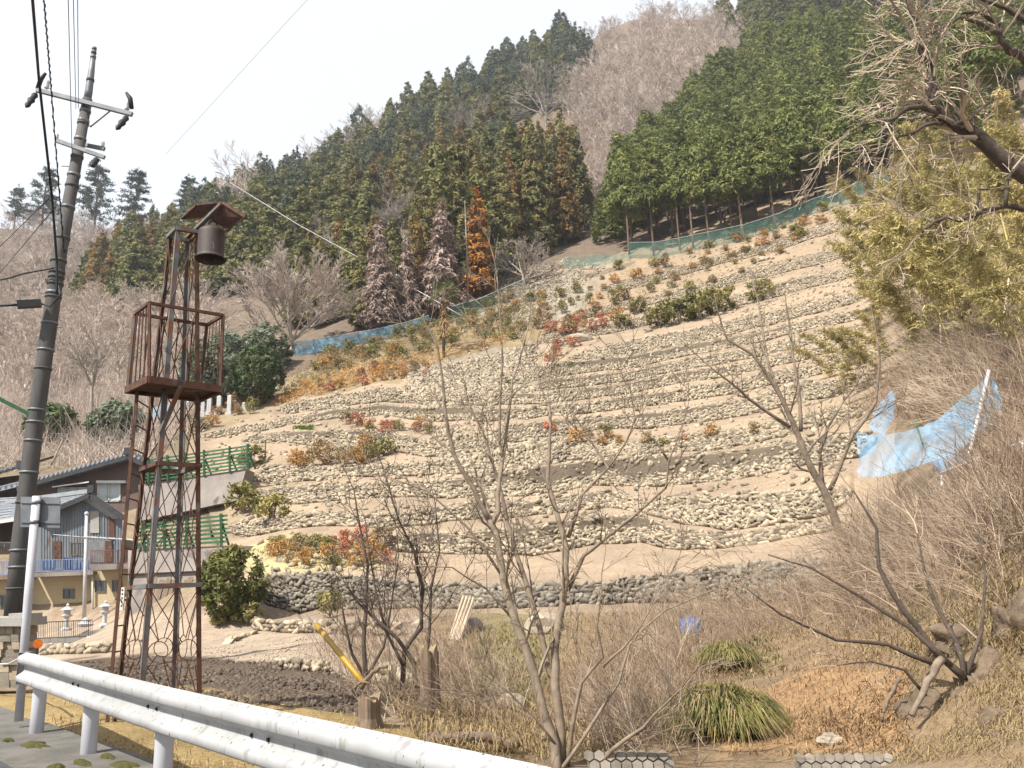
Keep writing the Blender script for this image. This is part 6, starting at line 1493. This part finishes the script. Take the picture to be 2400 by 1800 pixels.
def lantern(x, yb, H, label, Y):
    b = P(x, yb, Y); root = thing('stone_lantern', b, label, 'lantern')
    def pt(nm, prof, n=8): mb = MB(); mb.lathe(b, [(r * H, h * H) for r, h in prof], n); return mb.build(nm, M_lantern, root, False)
    pt('base', [(.20, 0), (.20, .07), (.15, .09), (.11, .12)], 6); pt('shaft', [(.085, .12), (.075, .30), (.085, .47)], 10); pt('platform', [(.10, .47), (.19, .53), (.19, .57), (.12, .58)], 6); pt('light_box', [(.115, .58), (.115, .73)], 6); pt('roof', [(.24, .73), (.25, .755), (.14, .82), (.06, .87)], 6); pt('finial', [(.04, .87), (.065, .92), (.03, .97), (.003, 1.0)], 8)
lantern(154, 1478, 1.18, 'stone lantern behind the bronze fence', 38); lantern(244, 1468, 1.12, 'stone lantern on the planter wall corner', 37.5); lantern(327, 1445, 1.2, 'stone lantern between the bell tower legs', 38.5)
bl = ground(200, 1465); mb = MB(); mb.lathe(P(199, 1470, 37.2), [(.1, 0), (.32, .06), (.36, .14), (.2, .2), (.16, .3), (.02, .42)], 10); mb.solo('stone_basin', M_lantern, 'low stone basin behind the bronze fence', 'basin')
# concrete retaining walls with green barriers
YU = 47.0
gw = MB(); f = [P(325, 1222, YU - .9), P(556, 1172, YU - .9), P(577, 1099, YU), P(325, 1137, YU)]; k = Vector((0, 1.6, 0)); gw.hexa([f[0], f[1], f[1] + k, f[0] + k], [f[3], f[2], f[2] + k, f[3] + k]); gw.solo('retaining_wall', M_conc, 'stained sloping concrete retaining wall under the upper green barrier', 'wall', kind='thing')
YL = 38.0
gw = MB(); f = [P(300, 1345, YL - .5), P(524, 1335, YL - .5), P(531, 1279, YL), P(300, 1288, YL)]; k = Vector((1.1, 1.5, 0)); gw.hexa([f[0], f[1], f[1] + k, f[0] + k], [f[3], f[2], f[2] + k, f[3] + k]); gw.solo('retaining_wall', M_conc, 'lower concrete retaining wall behind the camellia', 'wall', kind='thing')
gw = MB(); f = [P(300, 1450, YL - 1.0), P(450, 1440, YL - 1.0), P(480, 1338, YL - .3), P(300, 1345, YL - .3)]; k = Vector((0, 1.2, 0)); gw.hexa([f[0], f[1], f[1] + k, f[0] + k], [f[3], f[2], f[2] + k, f[3] + k]); gw.solo('retaining_wall', M_conc, 'dark foot of concrete wall stacked with old boards', 'wall', kind='thing')
for i in range(7):
    x = 345 + i * 14; mb = MB(); mb.bar(P(x, 1440, YL - 1.4), P(x + 18 + 3 * (i % 3), 1352 + 7 * (i % 2), YL - .75), .22, .04, up=(0, 1, 0)); mb.solo('old_board', M_wood, ['first', 'second', 'third', 'fourth', 'fifth', 'sixth', 'seventh'][i] + ' weathered board leaning on the concrete foot, counted from the house', 'board', 'leaning boards')
def barrier(posts, x0, x1, tl, tr, bl_, br_, Y, label, nr=7):
    """tl.. px y of rail band corners"""
    root = thing('steel_barrier', P((x0 + x1) / 2, br_, Y), label, 'barrier')
    for k in range(nr):
        t = (k + .3) / nr; mb = MB(); mb.bar(P(x0, tl + (bl_ - tl) * t, Y - .3 * (1 - t)), P(x1, tr + (br_ - tr) * t, Y - .3 * (1 - t)), .05, .09); mb.build('rail', M_green_st, root)
    for x in posts:
        t = (x - x0) / (x1 - x0); yt = tl + (tr - tl) * t; yb = bl_ + (br_ - bl_) * t
        mb = MB(); mb.bar(P(x - 2, yb + 2, Y), P(x - 3, yt - 3, Y - .36), .11, .1); mb.build('post', M_green_st, root)
        mb = MB(); mb.bar(P(x - 1, yt + 18, Y - .3), P(x + 15, yb, Y + .9), .08, .08); mb.build('strut', M_green_st, root)
    return root
barrier([350, 395, 438, 481, 541, 584], 335, 588, 1078, 1042, 1135, 1098, YU - .1, 'green steel rockfall barrier on the upper concrete wall')
barrier([340, 388, 440, 521], 318, 533, 1229, 1205, 1289, 1276, YL - .1, 'green steel rockfall barrier on the lower concrete wall')
mb = MB(); mb.tube([hp(621, 1078), hp(621, 1078) + Vector((0, 0, 1.25))], .035, 6); mb.solo('rusty_stake', M_rust, 'thin rusty stake above the upper barrier end', 'stake')
mb = MB(); mb.tube([P(533, 1330, YL - 1.2), P(533, 1299, YL - 1.2)], .1, 12); mb.solo('white_pipe', M_porc, 'short white pipe standing behind the camellia', 'pipe')
for i, (x, y, h, w) in enumerate([(411,972,30,7),(438,975,34,10),(475,975,32,8),(490,972,40,10),(513,970,42,10),(537,972,46,9),(548,966,24,8),(556,966,20,9),(592,958,34,9),(572,962,18,8)]):
    Y = float(hitY(x, y)[0]); mb = MB(); s = Y / FPX; b = P(x, y, Y); hw = w * s / 2; hh = h * s
    mb.abox(b.x - hw * 1.6, b.x + hw * 1.6, b.y - hw * 1.6, b.y + hw * 1.6, b.z - .2, b.z + hh * .14); mb.abox(b.x - hw, b.x + hw, b.y - hw, b.y + hw, b.z + hh * .14, b.z + hh)
    c = b + Vector((0, 0, hh)); mb.hexa([c + Vector((-hw, -hw, 0)), c + Vector((hw, -hw, 0)), c + Vector((hw, hw, 0)), c + Vector((-hw, hw, 0))], [c + Vector((-hw * .4, -hw * .4, hw * .5)), c + Vector((hw * .4, -hw * .4, hw * .5)), c + Vector((hw * .4, hw * .4, hw * .5)), c + Vector((-hw * .4, hw * .4, hw * .5))])
    mb.solo('gravestone', M_lantern, 'grey upright gravestone, number %s from the tower side of the grave plot' % ('one two three four five six seven eight nine ten'.split()[i]), 'gravestone', 'gravestones under the evergreens')
for i, (x0, y0, x1, y1) in enumerate([(120, 1090, 148, 1030), (178, 1088, 175, 1036)]):
    Y = 52; mb = MB(); mb.tube([P(x0, y0, Y), P(x1, y1, Y)], .06, 6); mb.solo('garden_stake', M_twig_p, ['slanting', 'upright'][i] + ' pale stake standing behind the brown house roof', 'stake')
# small blue sheet on the slope behind the tower
def sheet(name, pts, mtl, label, cat, dY=0.0, nu=14, nv=6, sag=.1, seed=0, hill=None, depth=None):
    """pts: top px polyline and bottom px polyline with the same count; depths optional"""
    top, bot = pts; rg = np.random.default_rng(seed); n = len(top); mb = MB(); G = []
    for i in range(nu + 1):
        t = i / nu * (n - 1); k = min(int(t), n - 2); f = t - k
        a = [top[k][j] * (1 - f) + top[k + 1][j] * f for j in range(3)]; b = [bot[k][j] * (1 - f) + bot[k + 1][j] * f for j in range(3)]
        col = []
        for j in range(nv + 1):
            s = j / nv; p = P(a[0] * (1 - s) + b[0] * s, a[1] * (1 - s) + b[1] * s, a[2] * (1 - s) + b[2] * s)
            col.append(p + Vector((0, sag * (math.sin(i * 1.7 + j * .6 + seed) * .6 + rg.normal(0, .35)), .3 * sag * rg.normal(0, .4))))
        G.append(col)
    idx0 = 0
    for c in G: mb.v += c
    m = nv + 1
    for i in range(nu):
        for j in range(nv): mb.f.append((i * m + j, i * m + j + 1, (i + 1) * m + j + 1, (i + 1) * m + j))
    return mb.solo(name, mtl, label, cat, smooth=True)
def hy(x, y): return float(hitY(x, y)[0])
sheet('tarp', ([(352, 958, 64), (372, 952, 64), (400, 948, 64)], [(350, 985, 63.5), (375, 978, 63.5), (396, 970, 63.5)]), M_net_teal, 'light blue sheet on the bank behind the tower legs', 'tarp', seed=3)
# nets along the forest edge
def net(line, h, mtl, label, seed, posts=True, m_post=None, name='net'):
    top, bot = [], []
    for (x, y) in line:
        Y = hy(x, y) - .3; top.append((x, y - h * FPX / Y, Y)); bot.append((x, y + 2, Y))
    root = thing('net_fence', P(line[0][0], line[0][1], hy(*line[0])), label, 'fence')
    o = sheet('net', (top, bot), mtl, 'x', 'x', nu=len(line) * 8, nv=6, sag=.12, seed=seed); o.location = Vector(o.location) - Vector(root.location); o.parent = root
    for kk in ('label', 'category'): del o[kk]
    if posts:
        for k, (x, y) in enumerate(line):
            Y = hy(x, y) - .25; b = P(x, y, Y); mb = MB(); mb.tube([b - Vector((0, 0, .2)), b + Vector((0, 0, h * 1.1))], .04, 6); mb.build('post', m_post or M_wood, root)
    mb = MB(); tp = [P(x, y - 1, Y - .02) for x, y, Y in top]; mb.tube(tp, .025, 4); mb.build('top_rope', M_porc, root)
    return root
net([(683,832),(735,825),(785,817),(840,808),(885,800),(950,785),(1005,768)], 1.15, M_net_teal, 'blue sheet net fence along the foot of the dead cedars', 5)
net([(1060,752),(1120,735),(1180,708),(1240,680)], 1.4, M_net_green, 'dark green net fence behind the leafless corner tree', 6)
net([(1475,606),(1535,606),(1596,596),(1665,582),(1745,566),(1820,542),(1900,508),(1975,482),(2085,440)], 1.75, M_net_green, 'green net fence stretched between the cypress trunks', 7)
sheet('fallen_net', ([(1318, 608, 90), (1380, 600, 90.5), (1440, 595, 91), (1480, 592, 91)], [(1322, 630, 88.5), (1390, 624, 89), (1440, 618, 89.5), (1480, 612, 90)]), M_net_green, 'collapsed green net heaped across the scree', 'net', nu=24, sag=.35, seed=8)
# blue netting on the right
D0 = 25.0
sheet('blue_net', ([(2006,1015,D0),(2069,1021,D0-.2),(2136,1008,D0-.5),(2199,984,D0-.8),(2235,948,D0-1),(2278,917,D0-1.3),(2316,880,D0-1.5),(2330,890,D0-1.4)], [(2012,1118,D0-.3),(2058,1118,D0-.5),(2097,1110,D0-.8),(2168,1088,D0-1.1),(2251,1055,D0-1.6),(2294,1011,D0-1.8),(2335,985,D0-1.9),(2349,952,D0-1.8)]), M_net_blue, 'long light blue net hung in a curve above the thicket', 'net', nu=40, nv=8, sag=.10, seed=9)
sheet('blue_net', ([(2034,1010,D0+.3),(2050,960,D0+.5),(2089,915,D0+.8)], [(2073,1022,D0+.2),(2096,975,D0+.5),(2097,930,D0+.7)]), M_net_blue, 'light blue net corner standing up behind the long net', 'net', nu=14, nv=5, sag=.12, seed=10)
sheet('blue_net', ([(2160,1039,D0-1.9),(2200,1070,D0-2.1),(2235,1047,D0-2.2),(2278,1075,D0-2.4)], [(2207,1126,D0-2.1),(2225,1160,D0-2.4),(2250,1172,D0-2.6),(2280,1120,D0-2.7)]), M_net_blue, 'loose light blue net draped over the pipe railing', 'net', nu=16, nv=8, sag=.14, seed=11)
mb = MB(); mb.tube([P(2318, 868, D0 - 1.6), P(2272, 1067, D0 - 1.9)], .05, 8); mb.solo('white_pole', M_porc, 'white pole propping up the long blue net', 'pole')
mb = MB(); mb.tube([P(2143, 985, D0 - .7), P(2164, 1045, D0 - 1.0)], .02, 6); mb.solo('green_stake', M_green_st, 'thin green stake at the middle of the long blue net', 'stake')
pr_ = thing('pipe_railing', P(2205, 1170, D0 - 3), 'pale galvanised pipe railing below the blue nets', 'railing')
for pts in ([(2205,1110,D0-3),(2300,1072,D0-4),(2400,1035,D0-5),(2500,1000,D0-6)], [(2227,1169,D0-3.1),(2318,1136,D0-4),(2420,1100,D0-5.2)]):
    mb = MB(); mb.tube([P(*q) for q in pts], .045, 8); mb.build('rail', M_porc, pr_, True)
for (x, y, y2, Y) in ((2207,1108,1180,D0-3),(2290,1076,1150,D0-3.9),(2335,1060,1130,D0-4.3),(2395,1036,1110,D0-5)):
    mb = MB(); mb.tube([P(x, y, Y), P(x + 4, y2, Y)], .04, 8); mb.build('post', M_porc, pr_, True)

# ------------------------------------------------------------------ near bank: stumps, logs, poles, tarp, boulders, block walls
def stump(x, yb, yt, wpx, Y, label, seed, jag=.06):
    rg = random.Random(seed); b = P(x, yb, Y); H = (P(x, yt, Y) - b).length; r = wpx * Y / FPX / 2; n = 20
    root = thing('tree_stump', b, label, 'stump'); mb = MB()
    ph = [rg.uniform(0, 6.28) for _ in range(3)]
    def rad(a, t): return r * (1 + .16 * math.sin(3 * a + ph[0]) + .09 * math.sin(7 * a + ph[1]) + .05 * math.sin(13 * a)) * (1.28 - .42 * min(t * 2.2, 1) + .05 * t)
    rows = []
    for k in range(6):
        t = k / 5; rows.append([b + Vector((math.cos(6.283 * q / n) * rad(6.283 * q / n, t), math.sin(6.283 * q / n) * rad(6.283 * q / n, t), H * t - .08 + (rg.uniform(-jag, jag * 1.6) if k == 5 else 0))) for q in range(n)])
    for a, c in zip(rows[:-1], rows[1:]):
        for q in range(n): mb.quad(a[q], a[(q + 1) % n], c[(q + 1) % n], c[q])
    mb.build('bark', M_wood, root, False)
    mb = MB(); c = b + Vector((0, 0, H - .06))
    for q in range(n): mb.tri(rows[-1][q], rows[-1][(q + 1) % n], c)
    mb.build('cut_top', M_wood_pale, root)
    return root
stump(1006, 1672, 1512, 44, 11.2, 'tall broken stump with splintered top beside the leafless tree', 1, .07)
stump(865, 1695, 1618, 50, 10.3, 'short split stump under the leaning yellow pole', 2, .05)
mb = MB(); a, b = P(742, 1466, 12.2), P(853, 1602, 10.7); mb.tube([a, b], .038, 14); mb.solo('yellow_pole', M_yellow, 'yellow plastic guy cover leaning over the short stump', 'pole', smooth=True)
mb = MB(); mb.tube([P(742, 1466, 12.2), P(715, 1436, 12.6)], .006, 5); mb.solo('guy_wire', M_steel, 'thin wire leaving the top of the yellow pole', 'wire')
for i, (p0, p1, w, lb) in enumerate([((845,1612,10.3),(905,1560,10.2),.03,'stick leaning out of the short stump'), ((830,1614,10.2),(868,1604,10.1),.02,'short twig lying on the split stump'), ((985,1735,9.6),(1210,1737,9.9),.085,'grey log lying in the grass behind the rail'), ((2208,1548,10.3),(2140,1672,10.0),.05,'brown fallen limb propped on the mossy rock'), ((2108,1592,11.0),(2065,1690,10.8),.03,'thin reddish branch stuck in the leaf litter')]):
    mb = MB(); A_, B_ = P(*p0), P(*p1); rgl = random.Random(i); Lp = [A_.lerp(B_, q / 8) + Vector((rgl.gauss(0, w * .25), 0, .05 * math.sin(q / 8 * 3.14) + rgl.gauss(0, w * .25))) for q in range(9)]; mb.tube(Lp, [w * rgl.uniform(.75, 1.15) * (1 - .04 * q) for q in range(9)], 9); mb.solo('log' if i > 1 else 'stick', M_wood if i != 3 else M_bark_m, lb, 'log' if i > 1 else 'stick', smooth=True)
for i in range(7):
    mb = MB(); Y = 19.5; mb.tube([P(1045 + i * 5, 1525 - i * 3, Y), P(1086 + i * 4, 1398 + (i * 7) % 13, Y + 1.2)], .035, 6); mb.solo('cut_bamboo', M_twig_p, 'pale cut bamboo in the bundle leaning on the bank, number %s from the stump side' % 'one two three four five six seven'.split()[i], 'pole', 'bundle of cut bamboo')
def rock(name, c, r, mtl, label, cat, seed, flat=(1, 1, .7), sub=3, amp=.45, group=None):
    rg = np.random.default_rng(seed); import bmesh
    from mathutils import noise as mn
    bm = bmesh.new(); bmesh.ops.create_icosphere(bm, subdivisions=sub, radius=1.0); off = Vector(rg.uniform(-50, 50, 3))
    for v in bm.verts:
        p = v.co.copy(); d = 0.0; fq, am = 1.1, 1.0
        for o_ in range(5 if sub > 2 else 3):
            nz_ = mn.noise(p * fq + off); d += am * (nz_ if o_ < 2 else (.35 - abs(nz_) * 1.6)); fq *= 2.1; am *= .5
        q = p * (1 + amp * d); v.co = Vector((q.x * r * flat[0], q.y * r * flat[1], q.z * r * flat[2]))
    me = bpy.data.meshes.new(name); bm.to_mesh(me); bm.free(); me.materials.append(mtl); me.polygons.foreach_set('use_smooth', [sub > 2] * len(me.polygons))
    o = link(name, me, None, c); o.rotation_euler[2] = float(rg.uniform(0, 6.28)); return tag(o, label, cat, group, 'thing')
for i, (x, y, Y, r, fl, lb) in enumerate([(2190,1720,10.5,.36,(1,.8,1.0),'mossy brown rock outcrop under the leaning tree'),(2330,1640,10.4,.46,(1,.8,1.1),'largest brown rock outcrop, split by a dark crack'),(2300,1520,11.3,.42,(1.3,.8,.7),'weathered rock hump above the crack'),(2390,1760,9.2,.36,(1,.8,.9),'brown rock at the lower frame corner'),(2405,1490,10.6,.36,(1,.9,1.2),'moss streaked rock at the frame edge'),(2260,1775,9.8,.18,(1,.8,.8),'small rock below the outcrop')]):
    rock('rock_outcrop', P(x, y, Y), r, M_rock, lb, 'rock', 500 + i, fl, 5, .62)
for i, (x, y, r, lb) in enumerate([(1640,1340,.14,'pale boulder'),(1515,1345,.2,'white chalky boulder on the lowest tread'),(1280,1480,.42,'pale boulder behind the leafless tree'),(1165,1640,.18,'rounded boulder in the weeds'),(1195,1660,.2,'boulder half sunk beside the stem foot'),(985,1480,.3,'pale boulder by the spreading tree'),(1100,1480,.3,'grey broken slab beside the cut bamboo'),(1945,1745,.13,'round stone on the straw litter'),(1640,1530,.16,'stone below the blue tarp')][1:]):
    g = ground(x, y); rock('boulder', g + Vector((0, 0, r * .3)), r, M_boulder if i != 5 else M_conc, lb, 'boulder', 520 + i, (1.2, .9, .75), 2)
for i, (x, y, r, lb) in enumerate([(1355,800,.9,'large tan boulder beside the red shrubs on the terrace'),(1520,778,.35,'tan boulder by the fallen branch'),(1555,728,.35,'tan boulder on the bare tread below the green shrubs'),(1690,738,.3,'tan boulder at the end of the shrub row'),(1880,905,.5,'flat tan rock ledge on the right terraces'),(1790,610,.5,'tan rock ledge high on the terraces')]):
    rock('boulder', hp(x, y) + Vector((0, 0, r * .2)), r, M_boulder, lb, 'boulder', 540 + i, (1.4, .9, .6), 2)
g = ground(1615, 1480); sheet('tarp', ([(1590,1452,g.y+.1),(1620,1445,g.y+.2),(1648,1452,g.y+.1)], [(1605,1508,g.y-.5),(1618,1507,g.y-.55),(1632,1490,g.y-.4)]), M_tarp, 'crumpled dark blue tarp on the near bank', 'tarp', nu=12, nv=10, sag=.12, seed=12)
g = ground(1715, 1462); mb = MB(); mb.hexa([P(1678,1462,g.y-.2), P(1745,1470,g.y-.3), P(1758,1446,g.y+.5), P(1690,1440,g.y+.5)], [p + Vector((0, 0, .05)) for p in (P(1678,1462,g.y-.2), P(1745,1470,g.y-.3), P(1758,1446,g.y+.5), P(1690,1440,g.y+.5))]); mb.solo('wooden_sheet', M_wood, 'warped weathered board propped on the near bank', 'board')
for x in (1688, 1742): mb = MB(); mb.bar(P(x, 1462, g.y), P(x, 1520, g.y - .1), .05, .05); mb.solo('wooden_prop', M_wood_dk, 'dark wooden prop under the warped board, ' + ('nearer the blue tarp' if x < 1700 else 'away from the blue tarp'), 'post', 'props under the warped board')
# low dry stone walls at the field edge
def free_wall(line, label, seed, hb=.45, sw=.22):
    rng = np.random.default_rng(seed); B = np.array([ground(x, y) for x, y in np.array([(np.interp(t, np.linspace(0, 1, len(line)), [q[0] for q in line]), np.interp(t, np.linspace(0, 1, len(line)), [q[1] for q in line])) for t in np.linspace(0, 1, 24)])]); T = B + [0, .08, hb]
    C, AX = wall_stones(B, T, sw, rng); root = thing('stone_wall', Vector(B[12]), label, 'wall')
    as_objects('stone', C, AX, root, ST_ME, rng); return root
free_wall([(590,1475),(650,1482),(750,1484),(850,1488),(940,1490)], 'knee high dry stone wall across the soil field near the camellia', 61, .34)
free_wall([(100,1535),(160,1532),(250,1528)], 'short row of stones below the stained kerb wall', 62, .26, .2)
free_wall([(645,1560),(700,1570),(770,1575)], 'broken line of stones at the edge of the tilled soil', 63, .14, .12)
free_wall([(515,1515),(545,1505),(590,1490)], 'single row of flat stones crossing the field', 64, .1, .3)
free_wall([(880,1600),(940,1612),(985,1625)], 'tumbled stones behind the two saplings', 65, .3, .25)
# hexagonal block revetments at the stream
def hexwall(x0, x1, ytop, ybot, Y, label):
    root = thing('block_revetment', P((x0 + x1) / 2, ybot, Y), label, 'wall'); s = .062
    o = P(x0, ytop, Y); ux = Vector((1, 0, -.03)).normalized(); uz = Vector((0, -.35, -.94)).normalized(); nn = ux.cross(uz); 
    if nn.y > 0: nn = -nn
    W_ = (P(x1, ytop, Y) - o).length; H_ = (P(x0, ybot, Y) - o).length; r = 0; zz_ = 0
    back = MB(); back.hexa([o - nn * .25 + uz * (H_ + .3), o + ux * W_ - nn * .25 + uz * (H_ + .3), o + ux * W_ - nn * .012 + uz * (H_ + .3), o - nn * .012 + uz * (H_ + .3)], [o - nn * .25, o + ux * W_ - nn * .25, o + ux * W_ - nn * .012, o - nn * .012]); back.build('backing', M_conc, root)
    me = None
    mb = MB(); ring = [(ux * math.cos(R(60 * q + 30)) + uz * math.sin(R(60 * q + 30))) for q in range(6)]
    lo = [p * s * .96 for p in ring]; hi_ = [p * s * .84 + nn * .022 for p in ring]; mb.v = lo + hi_; mb.f = [tuple(range(6, 12))] + [(q, (q + 1) % 6, 6 + (q + 1) % 6, 6 + q) for q in range(6)]
    me = new_mesh('block', mb.v, mb.f, M_hexblock)
    while zz_ < H_ + .25:
        x = (s * .866 if r % 2 else 0)
        while x < W_:
            c = o + ux * x + uz * zz_; ob = bpy.data.objects.new('block', me); COL.objects.link(ob); ob.parent = root; ob.location = c - Vector(root.location); x += s * 1.732
        zz_ += s * 1.5; r += 1
    return root
hexwall(1875, 2140, 1778, 1815, 9.9, 'revetment of small hexagonal concrete blocks under the straw litter')
hexwall(1380, 1575, 1772, 1815, 9.1, 'revetment of hexagonal concrete blocks behind the large leafless tree')

# clods on the tilled soil and tufts on the rocks
rng = np.random.default_rng(91)
M_clod = mat('dark_soil_clod', (.14, .105, .078), (.08, .06, .045), .95, 6, isl_var=.3)
c_ = region_pts([(70,1562),(350,1540),(520,1548),(660,1556),(790,1582),(880,1645),(860,1680),(700,1665),(430,1628),(60,1605)], 3800, rng)
ax_ = np.stack([np.linalg.qr(rng.normal(0, 1, (3, 3)))[0] * rng.uniform(.015, .055) * np.array([[1.2], [1], [.6]]) for _ in range(len(c_))])
tag(joined_stones('soil_clods', c_, ax_, None, M_clod, rng), 'dark clods of freshly tilled soil in the near field', 'soil')
c_ = region_pts([(420,1530),(620,1490),(900,1500),(860,1600),(700,1560)], 900, rng)
ax_ = np.stack([np.linalg.qr(rng.normal(0, 1, (3, 3)))[0] * rng.uniform(.012, .04) * np.array([[1.2], [1], [.6]]) for _ in range(len(c_))])
tag(joined_stones('field_pebbles', c_, ax_, None, M_boulder, rng), 'small pebbles and stalks on the dry field', 'pebbles')

# ------------------------------------------------------------------ thin air haze round the whole place
mb = MB(); mb.abox(GX0 - 20, GX1 + 20, GY0 - 30, GY1 + 20, -4.0, float(_SG.max()) + 40.0)
hz = mb.build('haze', None); hz['kind'] = 'stuff'; hz['label'] = 'thin pale haze filling the valley air'
m = bpy.data.materials.new('haze_air'); m.use_nodes = True; nt = m.node_tree; nt.nodes.clear()
pvol = nt.nodes.new('ShaderNodeVolumePrincipled'); out = nt.nodes.new('ShaderNodeOutputMaterial')
pvol.inputs['Color'].default_value = (.86, .92, 1.0, 1); pvol.inputs['Density'].default_value = 0.00028; pvol.inputs['Anisotropy'].default_value = .2
nt.links.new(pvol.outputs[0], out.inputs['Volume']); hz.data.materials.append(m)
scene.cycles.volume_bounces = 0
